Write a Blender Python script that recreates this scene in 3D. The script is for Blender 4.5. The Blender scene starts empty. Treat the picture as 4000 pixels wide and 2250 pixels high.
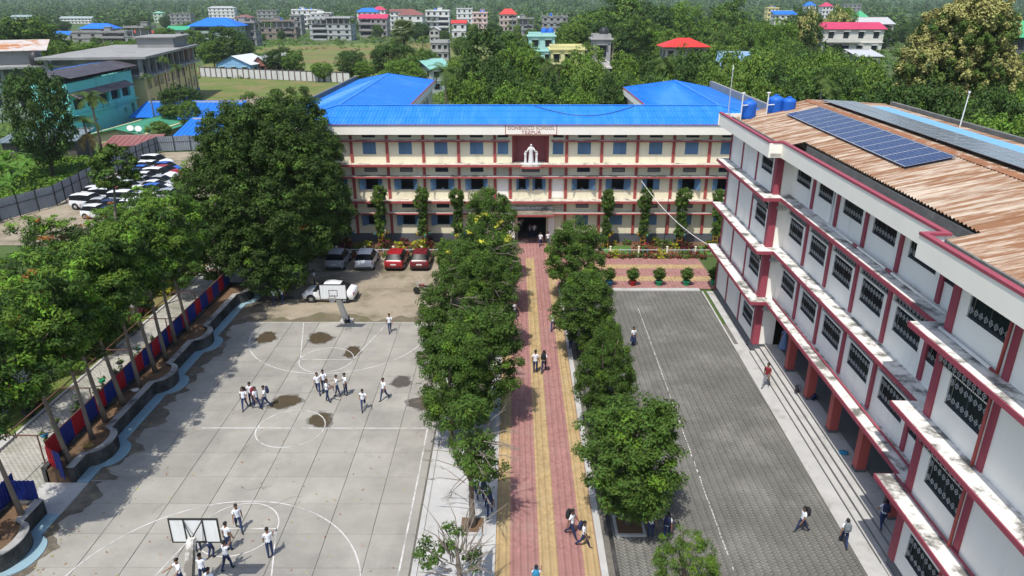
import bpy, bmesh, math, random
import numpy as np
from mathutils import Vector, Matrix, Euler

random.seed(7)
RNG = np.random.default_rng(11)
scene = bpy.context.scene
C = scene.collection
R = math.radians

# ------------------------------------------------------------------ camera, sky, sun, exposure
CAM_H = 22.0
FPX = 2800.0                     # focal length in pixels of the 4000 px wide photograph
PITCH = math.atan(1121 / FPX)
YAW = 8 * math.cos(PITCH) / FPX
cam_data = bpy.data.cameras.new('camera')
cam_data.sensor_width = 36.0
cam_data.lens = 36.0 * FPX / 4000.0
cam_data.clip_start = 0.5
cam_data.clip_end = 20000.0
cam = bpy.data.objects.new('camera', cam_data)
C.objects.link(cam)
cam.location = (0, 0, CAM_H)
cam.rotation_euler = (math.pi / 2 - PITCH, 0, YAW)
scene.camera = cam

SUN = Vector((-0.21, -0.45, 1.0)).normalized()      # towards the sun
world = bpy.data.worlds.new('World')
scene.world = world
world.use_nodes = True
wn = world.node_tree
bg = wn.nodes['Background']
sky = wn.nodes.new('ShaderNodeTexSky')
sky.sky_type = 'NISHITA'
sky.sun_disc = False
sky.sun_elevation = math.asin(SUN.z)
sky.sun_rotation = math.atan2(SUN.x, SUN.y)
sky.air_density = 1.0
sky.dust_density = 1.6
wn.links.new(sky.outputs[0], bg.inputs[0])
bg.inputs[1].default_value = 0.15
sun_data = bpy.data.lights.new('sun', 'SUN')
sun_data.energy = 3.6
sun_data.angle = R(0.53)
sun_data.color = (1.0, 0.955, 0.88)
sun = bpy.data.objects.new('sun', sun_data)
C.objects.link(sun)
sun.location = (-40, -80, 160)
sun.rotation_euler = (-SUN).to_track_quat('-Z', 'Y').to_euler()

vs = scene.view_settings
vs.view_transform = 'Standard'
vs.look = 'None'
vs.exposure = 0.35
vs.gamma = 1.0
vs.use_curve_mapping = False
scene.cycles.max_bounces = 6
scene.cycles.diffuse_bounces = 3
scene.cycles.glossy_bounces = 2
scene.cycles.transmission_bounces = 4
scene.cycles.transparent_max_bounces = 6
scene.cycles.caustics_reflective = False
scene.cycles.caustics_refractive = False
scene.cycles.use_adaptive_sampling = True
scene.cycles.adaptive_threshold = 0.02
scene.cycles.use_denoising = True

# ------------------------------------------------------------------ measuring helpers (photograph pixels to metres)
def ray(x, y):
    dx, dy = (x - 2000.0) / FPX, -(y - 1125.0) / FPX
    d = Vector((dx, math.cos(PITCH) + dy * math.sin(PITCH), -math.sin(PITCH) + dy * math.cos(PITCH)))
    c, s = math.cos(YAW), math.sin(YAW)
    return Vector((c * d.x - s * d.y, s * d.x + c * d.y, d.z))

def gnd(x, y, z=0.0):
    d = ray(x, y); t = (z - CAM_H) / d.z
    return Vector((d.x * t, d.y * t, z))

def onY(x, y, Y):
    d = ray(x, y); t = Y / d.y
    return Vector((d.x * t, Y, CAM_H + d.z * t))

K = 4000.0 / 2576.0               # many positions were read off a 2576 px wide view
def gk(x, y, z=0.0): return gnd(x * K, y * K, z)
def yk(x, y, Y): return onY(x * K, y * K, Y)

# ------------------------------------------------------------------ materials
def mat(name, col, rough=0.7, var=0.12, scale=1.0, spec=0.3, metal=0.0, bump=0.0, bscale=20.0, island=0.0, objrand=0.0,
        dirt=None, dscale=0.5, dlo=0.55, dhi=0.75, stretch=(1, 1, 1), world_co=True, trans=0.0, hue=0.0):
    m = bpy.data.materials.new(name); m.use_nodes = True
    nt = m.node_tree; N = nt.nodes; L = nt.links
    b = N['Principled BSDF']
    b.inputs['Roughness'].default_value = rough
    b.inputs['Metallic'].default_value = metal
    b.inputs['Specular IOR Level'].default_value = spec
    if world_co:
        src = N.new('ShaderNodeNewGeometry').outputs['Position']
    else:
        src = N.new('ShaderNodeTexCoord').outputs['Object']
    mp = N.new('ShaderNodeMapping'); mp.inputs['Scale'].default_value = stretch
    L.new(src, mp.inputs[0])
    def noise(sc, det=5.0, ro=0.6):
        n = N.new('ShaderNodeTexNoise'); n.inputs['Scale'].default_value = sc
        n.inputs['Detail'].default_value = det; n.inputs['Roughness'].default_value = ro
        L.new(mp.outputs[0], n.inputs['Vector']); return n.outputs['Fac']
    val = None
    def mul_add(src_out, amount, centre=0.5):
        mr = N.new('ShaderNodeMath'); mr.operation = 'MULTIPLY_ADD'
        L.new(src_out, mr.inputs[0]); mr.inputs[1].default_value = amount * 2; mr.inputs[2].default_value = 1 - amount * 2 * centre
        return mr.outputs[0]
    def mult(a, c):
        if a is None: return c
        q = N.new('ShaderNodeMath'); q.operation = 'MULTIPLY'; L.new(a, q.inputs[0]); L.new(c, q.inputs[1]); return q.outputs[0]
    if var:
        val = mult(val, mul_add(noise(scale), var * 1.6))
    if island:
        gi = N.new('ShaderNodeNewGeometry'); val = mult(val, mul_add(gi.outputs['Random Per Island'], island))
    if objrand:
        oi = N.new('ShaderNodeObjectInfo'); val = mult(val, mul_add(oi.outputs['Random'], objrand))
    base = N.new('ShaderNodeHueSaturation'); base.inputs['Color'].default_value = (*col, 1)
    if val is not None: L.new(val, base.inputs['Value'])
    if hue:
        gi = N.new('ShaderNodeNewGeometry'); h = N.new('ShaderNodeMath'); h.operation = 'MULTIPLY_ADD'
        L.new(gi.outputs['Random Per Island'], h.inputs[0]); h.inputs[1].default_value = hue; h.inputs[2].default_value = 0.5 - hue / 2
        L.new(h.outputs[0], base.inputs['Hue'])
    out = base.outputs[0]
    if dirt is not None:
        cr = N.new('ShaderNodeMapRange'); cr.inputs['From Min'].default_value = dlo; cr.inputs['From Max'].default_value = dhi
        L.new(noise(dscale, 8.0, 0.68), cr.inputs['Value'])
        mx = N.new('ShaderNodeMixRGB'); L.new(cr.outputs[0], mx.inputs[0]); L.new(out, mx.inputs[1]); mx.inputs[2].default_value = (*dirt, 1)
        out = mx.outputs[0]
    L.new(out, b.inputs['Base Color'])
    if bump:
        bp = N.new('ShaderNodeBump'); bp.inputs['Strength'].default_value = bump; bp.inputs['Distance'].default_value = 0.02
        L.new(noise(bscale), bp.inputs['Height']); L.new(bp.outputs[0], b.inputs['Normal'])
    if trans:
        tr = N.new('ShaderNodeBsdfTranslucent'); L.new(out, tr.inputs['Color'])
        ms = N.new('ShaderNodeMixShader'); ms.inputs[0].default_value = trans
        L.new(b.outputs[0], ms.inputs[1]); L.new(tr.outputs[0], ms.inputs[2])
        L.new(ms.outputs[0], N['Material Output'].inputs['Surface'])
    return m

def leafmat(name, col, trans=0.22, var=0.25, isl=0.34, scale=0.6, hue=0.035, rough=0.6, spec=0.14):
    return mat(name, col, rough=rough, var=var, scale=scale, island=isl, trans=trans, hue=hue, spec=spec, objrand=0.10)

M = {}
M['cream'] = mat('cream_wall_paint', (0.80, 0.74, 0.55), 0.8, 0.07, 0.6, dirt=(0.50, 0.46, 0.36), dscale=0.9, dlo=0.54, dhi=0.85, stretch=(1, 1, 0.16))
M['white'] = mat('white_wall_paint', (0.88, 0.85, 0.78), 0.8, 0.05, 0.7, dirt=(0.56, 0.55, 0.52), dscale=1.1, dlo=0.56, dhi=0.85, stretch=(1, 1, 0.14))
M['fascia'] = mat('fascia_paint', (0.86, 0.83, 0.74), 0.75, 0.04, 0.6, dirt=(0.62, 0.58, 0.50), dscale=0.8, dlo=0.64, dhi=0.95, stretch=(1, 1, 0.3))
M['trim'] = mat('red_trim_paint', (0.36, 0.078, 0.072), 0.65, 0.10, 1.2, dirt=(0.20, 0.09, 0.08), dscale=2.0, dlo=0.6, dhi=0.8)
M['trim2'] = mat('maroon_trim_paint', (0.31, 0.062, 0.088), 0.6, 0.08, 1.2, dirt=(0.22, 0.08, 0.09), dscale=2.0, dlo=0.6, dhi=0.85)
M['ledge'] = mat('stained_ledge', (0.55, 0.50, 0.43), 0.9, 0.18, 2.0, dirt=(0.10, 0.095, 0.085), dscale=1.6, dlo=0.50, dhi=0.66)
M['ledgew'] = mat('whitewashed_ledge', (0.70, 0.68, 0.63), 0.9, 0.14, 2.0, dirt=(0.16, 0.155, 0.14), dscale=1.1, dlo=0.47, dhi=0.60)
M['plinth'] = mat('grey_plinth', (0.10, 0.11, 0.125), 0.8, 0.15, 1.0, dirt=(0.22, 0.21, 0.19), dscale=1.5, dlo=0.62, dhi=0.8)
M['shutter'] = mat('blue_shutter_paint', (0.10, 0.195, 0.32), 0.55, 0.10, 1.5, objrand=0.12, dirt=(0.17, 0.23, 0.30), dscale=2, dlo=0.6, dhi=0.8)
M['frame'] = mat('grey_window_frame', (0.09, 0.10, 0.12), 0.6, 0.08, 2.0)
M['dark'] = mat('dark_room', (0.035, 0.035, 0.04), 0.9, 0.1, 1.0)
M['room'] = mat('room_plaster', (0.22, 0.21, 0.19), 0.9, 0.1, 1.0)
M['glass'] = mat('dark_window_glass', (0.008, 0.010, 0.011), 0.3, 0.0, spec=0.12)
M['glassgreen'] = mat('green_blind_glass', (0.012, 0.030, 0.027), 0.3, 0.15, 4.0, spec=0.15)
M['sandr'] = mat('reddish_joint_sand', (0.27, 0.165, 0.13), 1.0, 0.2, 3.0)
M['sandg'] = mat('grey_joint_sand', (0.13, 0.127, 0.114), 1.0, 0.2, 3.0)
M['grille'] = mat('grille_paint', (0.52, 0.55, 0.56), 0.5, 0.05, 2.0, metal=0.0)
M['bars'] = mat('dark_iron', (0.03, 0.03, 0.034), 0.5, 0.05, 2.0)
M['blueroof'] = mat('blue_steel_roof', (0.018, 0.20, 0.72), 0.45, 0.10, 0.6, spec=0.4, dirt=(0.055, 0.26, 0.60), dscale=0.5, dlo=0.46, dhi=0.72, stretch=(2.2, 0.35, 1))
M['blueroof2'] = mat('faded_blue_steel_roof', (0.035, 0.24, 0.70), 0.4, 0.12, 0.3, spec=0.6, dirt=(0.10, 0.32, 0.66), dscale=0.2, dlo=0.5, dhi=0.8)
M['rust'] = mat('rusted_roof_sheet', (0.45, 0.375, 0.295), 0.8, 0.14, 1.0, objrand=0.07, dirt=(0.225, 0.112, 0.058), dscale=1.5, dlo=0.41, dhi=0.56, stretch=(0.085, 2.9, 1.0))
M['gutter'] = mat('mouldy_gutter', (0.15, 0.15, 0.142), 0.95, 0.3, 1.5, dirt=(0.30, 0.29, 0.27), dscale=1.2, dlo=0.58, dhi=0.75)
M['pv'] = mat('solar_cell', (0.016, 0.034, 0.115), 0.2, 0.12, 3.0, spec=0.3, objrand=0.08)
M['pvgrey'] = mat('sky_sheen_solar_cell', (0.085, 0.10, 0.12), 0.2, 0.12, 3.0, spec=0.8, objrand=0.08)  # sky reflection put into the base colour, paler than the other cells
M['alu'] = mat('aluminium', (0.55, 0.57, 0.58), 0.45, 0.05, 2.0, metal=0.4)
M['court'] = mat('court_concrete', (0.30, 0.286, 0.252), 0.9, 0.20, 0.55, objrand=0.08, bump=0.25, bscale=9, dirt=(0.195, 0.187, 0.172), dscale=0.16, dlo=0.48, dhi=0.72)
M['joint'] = mat('joint_soil', (0.15, 0.14, 0.12), 1.0, 0.3, 3.0)
M['conc'] = mat('pale_concrete', (0.42, 0.415, 0.40), 0.9, 0.16, 0.9, bump=0.2, bscale=8, dirt=(0.26, 0.25, 0.225), dscale=0.7, dlo=0.54, dhi=0.74)
M['concd'] = mat('old_concrete', (0.085, 0.083, 0.08), 0.95, 0.3, 1.2, bump=0.3, bscale=6, dirt=(0.028, 0.028, 0.027), dscale=0.9, dlo=0.38, dhi=0.6)
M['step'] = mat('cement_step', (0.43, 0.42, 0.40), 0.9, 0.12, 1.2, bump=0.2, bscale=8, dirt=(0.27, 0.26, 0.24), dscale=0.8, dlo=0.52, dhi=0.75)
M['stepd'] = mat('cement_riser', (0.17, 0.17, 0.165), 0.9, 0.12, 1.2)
M['dirt'] = mat('packed_earth', (0.30, 0.255, 0.19), 1.0, 0.20, 0.5, bump=0.4, bscale=5, dirt=(0.155, 0.135, 0.085), dscale=0.28, dlo=0.46, dhi=0.62)
M['soil'] = mat('bare_soil', (0.135, 0.085, 0.05), 1.0, 0.3, 1.5, bump=0.6, bscale=7, dirt=(0.22, 0.13, 0.07), dscale=1.2, dlo=0.55, dhi=0.7)
M['pavr'] = mat('red_paving_block', (0.335, 0.17, 0.155), 0.85, 0.16, 1.0, island=0.14, objrand=0.0, bump=0.2, bscale=30, dirt=(0.34, 0.22, 0.19), dscale=0.6, dlo=0.5, dhi=0.75)
M['pavy'] = mat('yellow_paving_block', (0.41, 0.295, 0.15), 0.85, 0.16, 1.0, island=0.14, bump=0.2, bscale=30, dirt=(0.42, 0.33, 0.19), dscale=0.6, dlo=0.5, dhi=0.75)
M['pavg'] = mat('grey_paving_block', (0.15, 0.147, 0.132), 0.9, 0.22, 0.5, island=0.045, bump=0.2, bscale=30, dirt=(0.25, 0.245, 0.22), dscale=0.22, dlo=0.50, dhi=0.72)
M['pavw'] = mat('pale_paving_block', (0.40, 0.385, 0.345), 0.9, 0.15, 0.8, island=0.10, dirt=(0.20, 0.20, 0.145), dscale=0.4, dlo=0.5, dhi=0.68)
M['damp'] = mat('damp_concrete', (0.165, 0.155, 0.138), 0.7, 0.2, 1.5)
M['line'] = mat('white_line_paint', (0.56, 0.55, 0.53), 0.8, 0.2, 2.5, dirt=(0.30, 0.29, 0.27), dscale=0.9, dlo=0.46, dhi=0.62)
M['bluepaint'] = mat('pale_blue_floor_paint', (0.235, 0.365, 0.43), 0.75, 0.12, 1.0, dirt=(0.24, 0.30, 0.32), dscale=1.1, dlo=0.52, dhi=0.72)
M['grass'] = mat('short_grass', (0.115, 0.155, 0.035), 1.0, 0.3, 0.7, bump=0.6, bscale=12, dirt=(0.21, 0.165, 0.075), dscale=0.12, dlo=0.47, dhi=0.63)
M['lawn'] = mat('green_lawn', (0.075, 0.15, 0.03), 1.0, 0.3, 2.0, bump=0.6, bscale=14)
M['ground'] = mat('wild_ground', (0.065, 0.105, 0.028), 1.0, 0.35, 0.08, dirt=(0.12, 0.10, 0.05), dscale=0.02, dlo=0.54, dhi=0.70)
M['sheetr'] = mat('red_sheet_metal', (0.40, 0.012, 0.022), 0.5, 0.08, 1.5, dirt=(0.26, 0.02, 0.03), dscale=1.5, dlo=0.55, dhi=0.8)
M['sheetb'] = mat('navy_sheet_metal', (0.012, 0.030, 0.20), 0.5, 0.08, 1.5, dirt=(0.03, 0.05, 0.18), dscale=1.5, dlo=0.55, dhi=0.8)
M['sheetg'] = mat('grey_sheet_metal', (0.24, 0.27, 0.31), 0.5, 0.10, 0.8, objrand=0.06, metal=0.2, dirt=(0.17, 0.17, 0.16), dscale=0.8, dlo=0.58, dhi=0.8)
M['iron'] = mat('rusty_iron', (0.14, 0.07, 0.05), 0.8, 0.2, 3.0)
M['bark'] = mat('grey_bark', (0.17, 0.14, 0.11), 0.95, 0.3, 3.0, bump=0.8, bscale=14, stretch=(1, 1, 0.3))
M['barkd'] = mat('dark_bark', (0.085, 0.068, 0.05), 0.95, 0.3, 3.0, bump=0.8, bscale=14, stretch=(1, 1, 0.3))
M['barkw'] = mat('whitewashed_bark', (0.5, 0.5, 0.48), 0.9, 0.15, 3.0)
M['brickw'] = mat('whitewashed_brick', (0.58, 0.58, 0.57), 0.9, 0.12, 1.0, island=0.07, dirt=(0.36, 0.35, 0.34), dscale=0.7, dlo=0.58, dhi=0.8)
M['cement'] = mat('raw_cement', (0.27, 0.27, 0.262), 0.95, 0.16, 0.4, dirt=(0.14, 0.14, 0.135), dscale=0.25, dlo=0.52, dhi=0.72)
M['rubber'] = mat('black_rubber', (0.018, 0.018, 0.018), 0.8, 0.1, 3.0)
M['blackmetal'] = mat('black_steel', (0.03, 0.028, 0.026), 0.55, 0.1, 3.0)
M['statue'] = mat('white_statue', (0.68, 0.68, 0.68), 0.6, 0.08, 2.0)
M['tile'] = mat('maroon_tile', (0.34, 0.085, 0.10), 0.35, 0.10, 2.0, island=0.12, spec=0.5)
M['pink'] = mat('pink_niche_paint', (0.42, 0.13, 0.13), 0.7, 0.08, 1.0)
M['skin'] = mat('skin', (0.22, 0.115, 0.07), 0.55, 0.06, 8.0, objrand=0.18)
M['shirt'] = mat('white_shirt', (0.74, 0.77, 0.82), 0.85, 0.04, 8.0)
M['trouser'] = mat('navy_trouser', (0.022, 0.036, 0.095), 0.85, 0.1, 8.0, objrand=0.15)
M['shoe'] = mat('black_shoe', (0.014, 0.013, 0.013), 0.4, 0.1, 8.0)
M['hair'] = mat('black_hair', (0.012, 0.010, 0.009), 0.5, 0.1, 20.0)
M['redshirt'] = mat('maroon_shirt', (0.20, 0.02, 0.03), 0.85, 0.1, 8.0)
M['greytrouser'] = mat('grey_trouser', (0.20, 0.21, 0.23), 0.85, 0.1, 8.0)
M['robe'] = mat('blue_robe', (0.17, 0.25, 0.42), 0.85, 0.1, 6.0)
for nm, c in dict(bagblack=(0.02, 0.02, 0.022), bagnavy=(0.02, 0.028, 0.07), bagblue=(0.03, 0.20, 0.34), baggrey=(0.16, 0.18, 0.20), bagred=(0.22, 0.035, 0.05), baggreen=(0.10, 0.42, 0.30)).items():
    M[nm] = mat(nm + '_fabric', c, 0.85, 0.15, 9.0)
for nm, c in dict(cwhite=(0.72, 0.73, 0.74), csilver=(0.36, 0.37, 0.39), cred=(0.30, 0.012, 0.018), cmaroon=(0.13, 0.012, 0.018), cblue=(0.018, 0.10, 0.45), cgrey=(0.12, 0.13, 0.14), cnavy=(0.02, 0.03, 0.085)).items():
    M[nm] = mat(nm + '_car_paint', c, 0.22, 0.03, 1.0, spec=0.6)
M['lampred'] = mat('red_lamp_lens', (0.35, 0.01, 0.01), 0.15, 0.0, spec=0.6)
M['lampclear'] = mat('clear_lamp_lens', (0.55, 0.56, 0.58), 0.1, 0.0, spec=0.6)
M['plate'] = mat('number_plate', (0.62, 0.62, 0.60), 0.5, 0.04, 10.0)
M['tankblue'] = mat('blue_tarpaulin', (0.018, 0.13, 0.56), 0.5, 0.15, 3.0, bump=1.0, bscale=6)
M['tankblack'] = mat('black_tank_plastic', (0.03, 0.032, 0.035), 0.45, 0.1, 3.0)
M['tankgreen'] = mat('green_tank_plastic', (0.02, 0.30, 0.13), 0.45, 0.1, 3.0)
M['whitepipe'] = mat('white_pipe', (0.70, 0.70, 0.68), 0.5, 0.06, 3.0)
M['yellowmetal'] = mat('yellow_metal', (0.50, 0.28, 0.02), 0.5, 0.1, 3.0)
M['water'] = mat('muddy_water', (0.085, 0.066, 0.042), 0.10, 0.15, 1.5, spec=0.6)
# foliage
M['lf_mango'] = leafmat('mango_leaves', (0.042, 0.074, 0.015))
M['lf_alley'] = leafmat('alley_leaves', (0.065, 0.118, 0.020))
M['lf_fresh'] = leafmat('fresh_leaves', (0.122, 0.212, 0.025))
M['lf_feather'] = leafmat('feather_leaves', (0.058, 0.114, 0.019))
M['lf_bright'] = leafmat('bright_leaves', (0.115, 0.197, 0.027))
M['lf_dark'] = leafmat('dark_leaves', (0.042, 0.075, 0.018))
M['lf_mid'] = leafmat('mid_leaves', (0.078, 0.137, 0.025))
M['lf_light'] = leafmat('light_leaves', (0.110, 0.180, 0.030))
M['lf_teak'] = leafmat('teak_leaves', (0.120, 0.180, 0.040))
M['lf_flower'] = leafmat('teak_flower', (0.345, 0.335, 0.115), trans=0.15)
M['lf_palm'] = leafmat('palm_leaves', (0.089, 0.142, 0.032))
M['lf_dry'] = leafmat('dry_fronds', (0.328, 0.240, 0.073))
M['lf_orange'] = leafmat('orange_new_leaves', (0.306, 0.125, 0.031))
M['lf_croton'] = leafmat('croton_leaves', (0.152, 0.140, 0.032), hue=0.10)
M['lf_maroon'] = leafmat('maroon_leaves', (0.117, 0.026, 0.031))
M['lf_redhedge'] = leafmat('red_hedge_leaves', (0.234, 0.065, 0.043), hue=0.08)
M['lf_yellow'] = leafmat('yellow_hedge_leaves', (0.415, 0.393, 0.042))
M['lf_pinkfl'] = leafmat('pink_flowers', (0.491, 0.066, 0.125))
M['lf_vine'] = leafmat('vine_leaves', (0.146, 0.268, 0.028))
M['lf_banana'] = leafmat('banana_leaves', (0.103, 0.207, 0.032), trans=0.35)
M['lb_mid'] = leafmat('background_mid_leaves', (0.103, 0.180, 0.032))
M['lb_dark'] = leafmat('background_dark_leaves', (0.056, 0.103, 0.025))
M['lb_light'] = leafmat('background_light_leaves', (0.152, 0.235, 0.040))
M['lb_bright'] = leafmat('background_bright_leaves', (0.142, 0.246, 0.034))
M['lf_far'] = leafmat('far_wood_leaves', (0.089, 0.147, 0.048), scale=0.02, var=0.3)
M['twig'] = mat('dead_twig', (0.20, 0.17, 0.14), 0.95, 0.2, 4.0)

# ------------------------------------------------------------------ mesh helpers
class MB:
    """Collects faces; build() links them as one mesh object."""
    def __init__(s): s.v = []; s.f = []; s.m = []
    def add(s, verts, faces, mi=0):
        o = len(s.v); s.v += [tuple(p) for p in verts]
        s.f += [tuple(i + o for i in f) for f in faces]; s.m += [mi] * len(faces); return s
    def box(s, x0, x1, y0, y1, z0, z1, mi=0):
        return s.add([(x0, y0, z0), (x1, y0, z0), (x1, y1, z0), (x0, y1, z0), (x0, y0, z1), (x1, y0, z1), (x1, y1, z1), (x0, y1, z1)],
                     [(0, 3, 2, 1), (4, 5, 6, 7), (0, 1, 5, 4), (1, 2, 6, 5), (2, 3, 7, 6), (3, 0, 4, 7)], mi)
    def quad(s, a, b, c, d, mi=0): return s.add([a, b, c, d], [(0, 1, 2, 3)], mi)
    def prism(s, poly, z0, z1, mi=0):
        n = len(poly)
        return s.add([(x, y, z0) for x, y in poly] + [(x, y, z1) for x, y in poly],
                     [tuple(range(n - 1, -1, -1)), tuple(range(n, 2 * n))] + [(i, (i + 1) % n, n + (i + 1) % n, n + i) for i in range(n)], mi)
    def bar(s, a, b, w=0.03, h=None, mi=0, up=(0, 0, 1)):
        a, b = Vector(a), Vector(b); d = (b - a).normalized(); u = Vector(up)
        if abs(d.dot(u)) > 0.98: u = Vector((1, 0, 0))
        r = d.cross(u).normalized(); q = r.cross(d); h = w if h is None else h
        r *= w / 2; q *= h / 2
        return s.add([a - r - q, a + r - q, a + r + q, a - r + q, b - r - q, b + r - q, b + r + q, b - r + q],
                     [(0, 3, 2, 1), (4, 5, 6, 7), (0, 1, 5, 4), (1, 2, 6, 5), (2, 3, 7, 6), (3, 0, 4, 7)], mi)
    def tube(s, pts, rad, n=6, mi=0, cap=True):
        pts = [Vector(p) for p in pts]; rad = rad if isinstance(rad, (list, tuple)) else [rad] * len(pts)
        vs, fs = [], []
        for i, p in enumerate(pts):
            d = (pts[min(i + 1, len(pts) - 1)] - pts[max(i - 1, 0)]).normalized()
            u = Vector((0, 0, 1)) if abs(d.z) < 0.95 else Vector((1, 0, 0))
            r = d.cross(u).normalized(); q = r.cross(d)
            for k in range(n):
                a = 2 * math.pi * k / n
                vs.append(p + (r * math.cos(a) + q * math.sin(a)) * rad[i])
        for i in range(len(pts) - 1):
            for k in range(n):
                fs.append((i * n + k, i * n + (k + 1) % n, (i + 1) * n + (k + 1) % n, (i + 1) * n + k))
        if cap: fs += [tuple(range(n - 1, -1, -1)), tuple(range((len(pts) - 1) * n, len(pts) * n))]
        return s.add(vs, fs, mi)
    def lathe(s, prof, n=12, c=(0, 0), mi=0):
        vs, fs = [], []
        for r, z in prof:
            for k in range(n):
                a = 2 * math.pi * k / n; vs.append((c[0] + r * math.cos(a), c[1] + r * math.sin(a), z))
        for i in range(len(prof) - 1):
            for k in range(n): fs.append((i * n + k, i * n + (k + 1) % n, (i + 1) * n + (k + 1) % n, (i + 1) * n + k))
        fs += [tuple(range(n - 1, -1, -1)), tuple(range((len(prof) - 1) * n, len(prof) * n))]
        return s.add(vs, fs, mi)
    def mesh(s, name, mats=None, smooth=False):
        me = bpy.data.meshes.new(name); me.from_pydata(s.v, [], s.f)
        for m_ in (mats if isinstance(mats, (list, tuple)) else [mats] if mats is not None else []):
            me.materials.append(M[m_] if isinstance(m_, str) else m_)
        if any(s.m): me.polygons.foreach_set('material_index', s.m)
        if smooth: me.polygons.foreach_set('use_smooth', [True] * len(s.f))
        me.update(); return me
    def build(s, name, mats, parent=None, loc=(0, 0, 0), rot=(0, 0, 0), smooth=False):
        return obj(name, s.mesh(name, mats, smooth), parent, loc, rot)

def obj(name, me, parent=None, loc=(0, 0, 0), rot=(0, 0, 0), scale=None):
    o = bpy.data.objects.new(name, me); C.objects.link(o); o.parent = parent
    o.location = loc; o.rotation_euler = rot
    if scale is not None: o.scale = scale if isinstance(scale, (list, tuple)) else (scale,) * 3
    return o

def tag(o, label, cat, group=None):
    o['label'] = label; o['category'] = cat
    if group: o['group'] = group
    return o

def kind(o, k): o['kind'] = k; return o

def empty(name, loc=(0, 0, 0), rz=0.0):
    o = bpy.data.objects.new(name, None); C.objects.link(o); o.location = loc; o.rotation_euler = (0, 0, rz)
    o.empty_display_size = 0.3
    return o

def copy_tree(o, parent=None):
    c = o.copy(); C.objects.link(c); c.parent = parent
    for ch in o.children: copy_tree(ch, c)
    return c

def np_mesh(name, verts, faces, mats, mi=None, smooth=False):
    """verts (n,3), faces (m,4) numpy arrays of quads"""
    me = bpy.data.meshes.new(name)
    verts = np.ascontiguousarray(verts, np.float32); faces = np.ascontiguousarray(faces, np.int32)
    k = faces.shape[1]
    me.vertices.add(len(verts)); me.vertices.foreach_set('co', verts.ravel())
    me.loops.add(faces.size); me.loops.foreach_set('vertex_index', faces.ravel())
    me.polygons.add(len(faces)); me.polygons.foreach_set('loop_start', np.arange(0, faces.size, k, dtype=np.int32))
    for m_ in (mats if isinstance(mats, (list, tuple)) else [mats]): me.materials.append(M[m_] if isinstance(m_, str) else m_)
    if mi is not None: me.polygons.foreach_set('material_index', np.ascontiguousarray(mi, np.int32))
    if smooth: me.polygons.foreach_set('use_smooth', np.ones(len(faces), bool))
    me.update(calc_edges=True); me.validate(); return me
# ------------------------------------------------------------------ the setting: ground, court, path, yard
def sheet(name, pts, z, m, parent=None):
    mb = MB(); mb.add([(x, y, z) for x, y in pts], [tuple(range(len(pts)))])
    return kind(mb.build(name, m, parent), 'structure')

def rect(x0, x1, y0, y1): return [(x0, y0), (x1, y0), (x1, y1), (x0, y1)]

sheet('ground', rect(-2660, 2660, -110, 3430), -0.06, 'ground')
sheet('packed_earth_yard', rect(-24.5, -1.2, 47.9, 64.5), -0.02, 'dirt')
sheet('walkway_base', rect(-30.0, 26.0, 2.0, 47.9), -0.03, 'joint')
sheet('garden_soil', rect(-22.0, 20.5, 62.9, 68.0), -0.012, 'soil')

# basketball court made of cast slabs
court = sheet('basketball_court', rect(-20.86, -4.3, 6.9, 48.2), -0.004, 'joint')
XS = [-20.86, -18.3, -16.27, -14.3, -12.31, -10.29, -8.29, -6.29, -4.33]
YS = [6.95 + 2.0575 * i for i in range(21)]
YS[-1] = 48.15
slab = MB(); c = 0.005
slab.add([(-.5, -.5, 0), (.5, -.5, 0), (.5, .5, 0), (-.5, .5, 0), (-.5 + c, -.5 + c, 1), (.5 - c, -.5 + c, 1), (.5 - c, .5 - c, 1), (-.5 + c, .5 - c, 1)],
         [(4, 5, 6, 7), (0, 1, 5, 4), (1, 2, 6, 5), (2, 3, 7, 6), (3, 0, 4, 7)])
slab_me = slab.mesh('concrete_slab', 'court')
for i in range(8):
    for j in range(20):
        if YS[j + 1] < 20.5: continue
        x0, x1, y0, y1 = XS[i], XS[i + 1], YS[j], YS[j + 1]
        obj('concrete_slab', slab_me, court, ((x0 + x1) / 2, (y0 + y1) / 2, 0.0), (random.uniform(-.0015, .0015), random.uniform(-.0015, .0015), random.uniform(-.003, .003)),
            (x1 - x0 - random.uniform(.006, .022), y1 - y0 - random.uniform(.008, .024), 0.03))
kind(MB().box(-20.86, -4.33, 6.9, 20.6, -0.003, 0.028).build('near_court_apron', 'court', court), 'structure')

LZ = 0.040
def strip(mb, pts, w, closed=False):
    n = len(pts); vs = []
    for i, p in enumerate(pts):
        a = Vector(pts[(i - 1) % n] if closed or i else pts[0]); b = Vector(pts[(i + 1) % n] if closed or i < n - 1 else pts[-1])
        d = (b - a).normalized(); nrm = Vector((-d.y, d.x)) * w / 2
        vs += [(p[0] + nrm.x, p[1] + nrm.y, LZ), (p[0] - nrm.x, p[1] - nrm.y, LZ)]
    fs = [(2 * i, 2 * i + 1, 2 * ((i + 1) % n) + 1, 2 * ((i + 1) % n)) for i in range(n if closed else n - 1)]
    mb.add(vs, fs)
CXC, CYC = -12.35, 33.95
def arc(cx, cy, r, a0, a1, n=48): return [(cx + r * math.cos(R(a0 + (a1 - a0) * i / n)), cy + r * math.sin(R(a0 + (a1 - a0) * i / n))) for i in range(n + 1)]
def paint(pts, w=0.06, closed=False):
    mb = MB(); strip(mb, pts, w, closed); mb.build('painted_line', 'line', court)
paint([(-17.3, CYC), (-4.75, CYC)], 0.075)
paint(arc(CXC, CYC, 1.86, 0, 360, 56)[:-1], 0.065, True)
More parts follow.
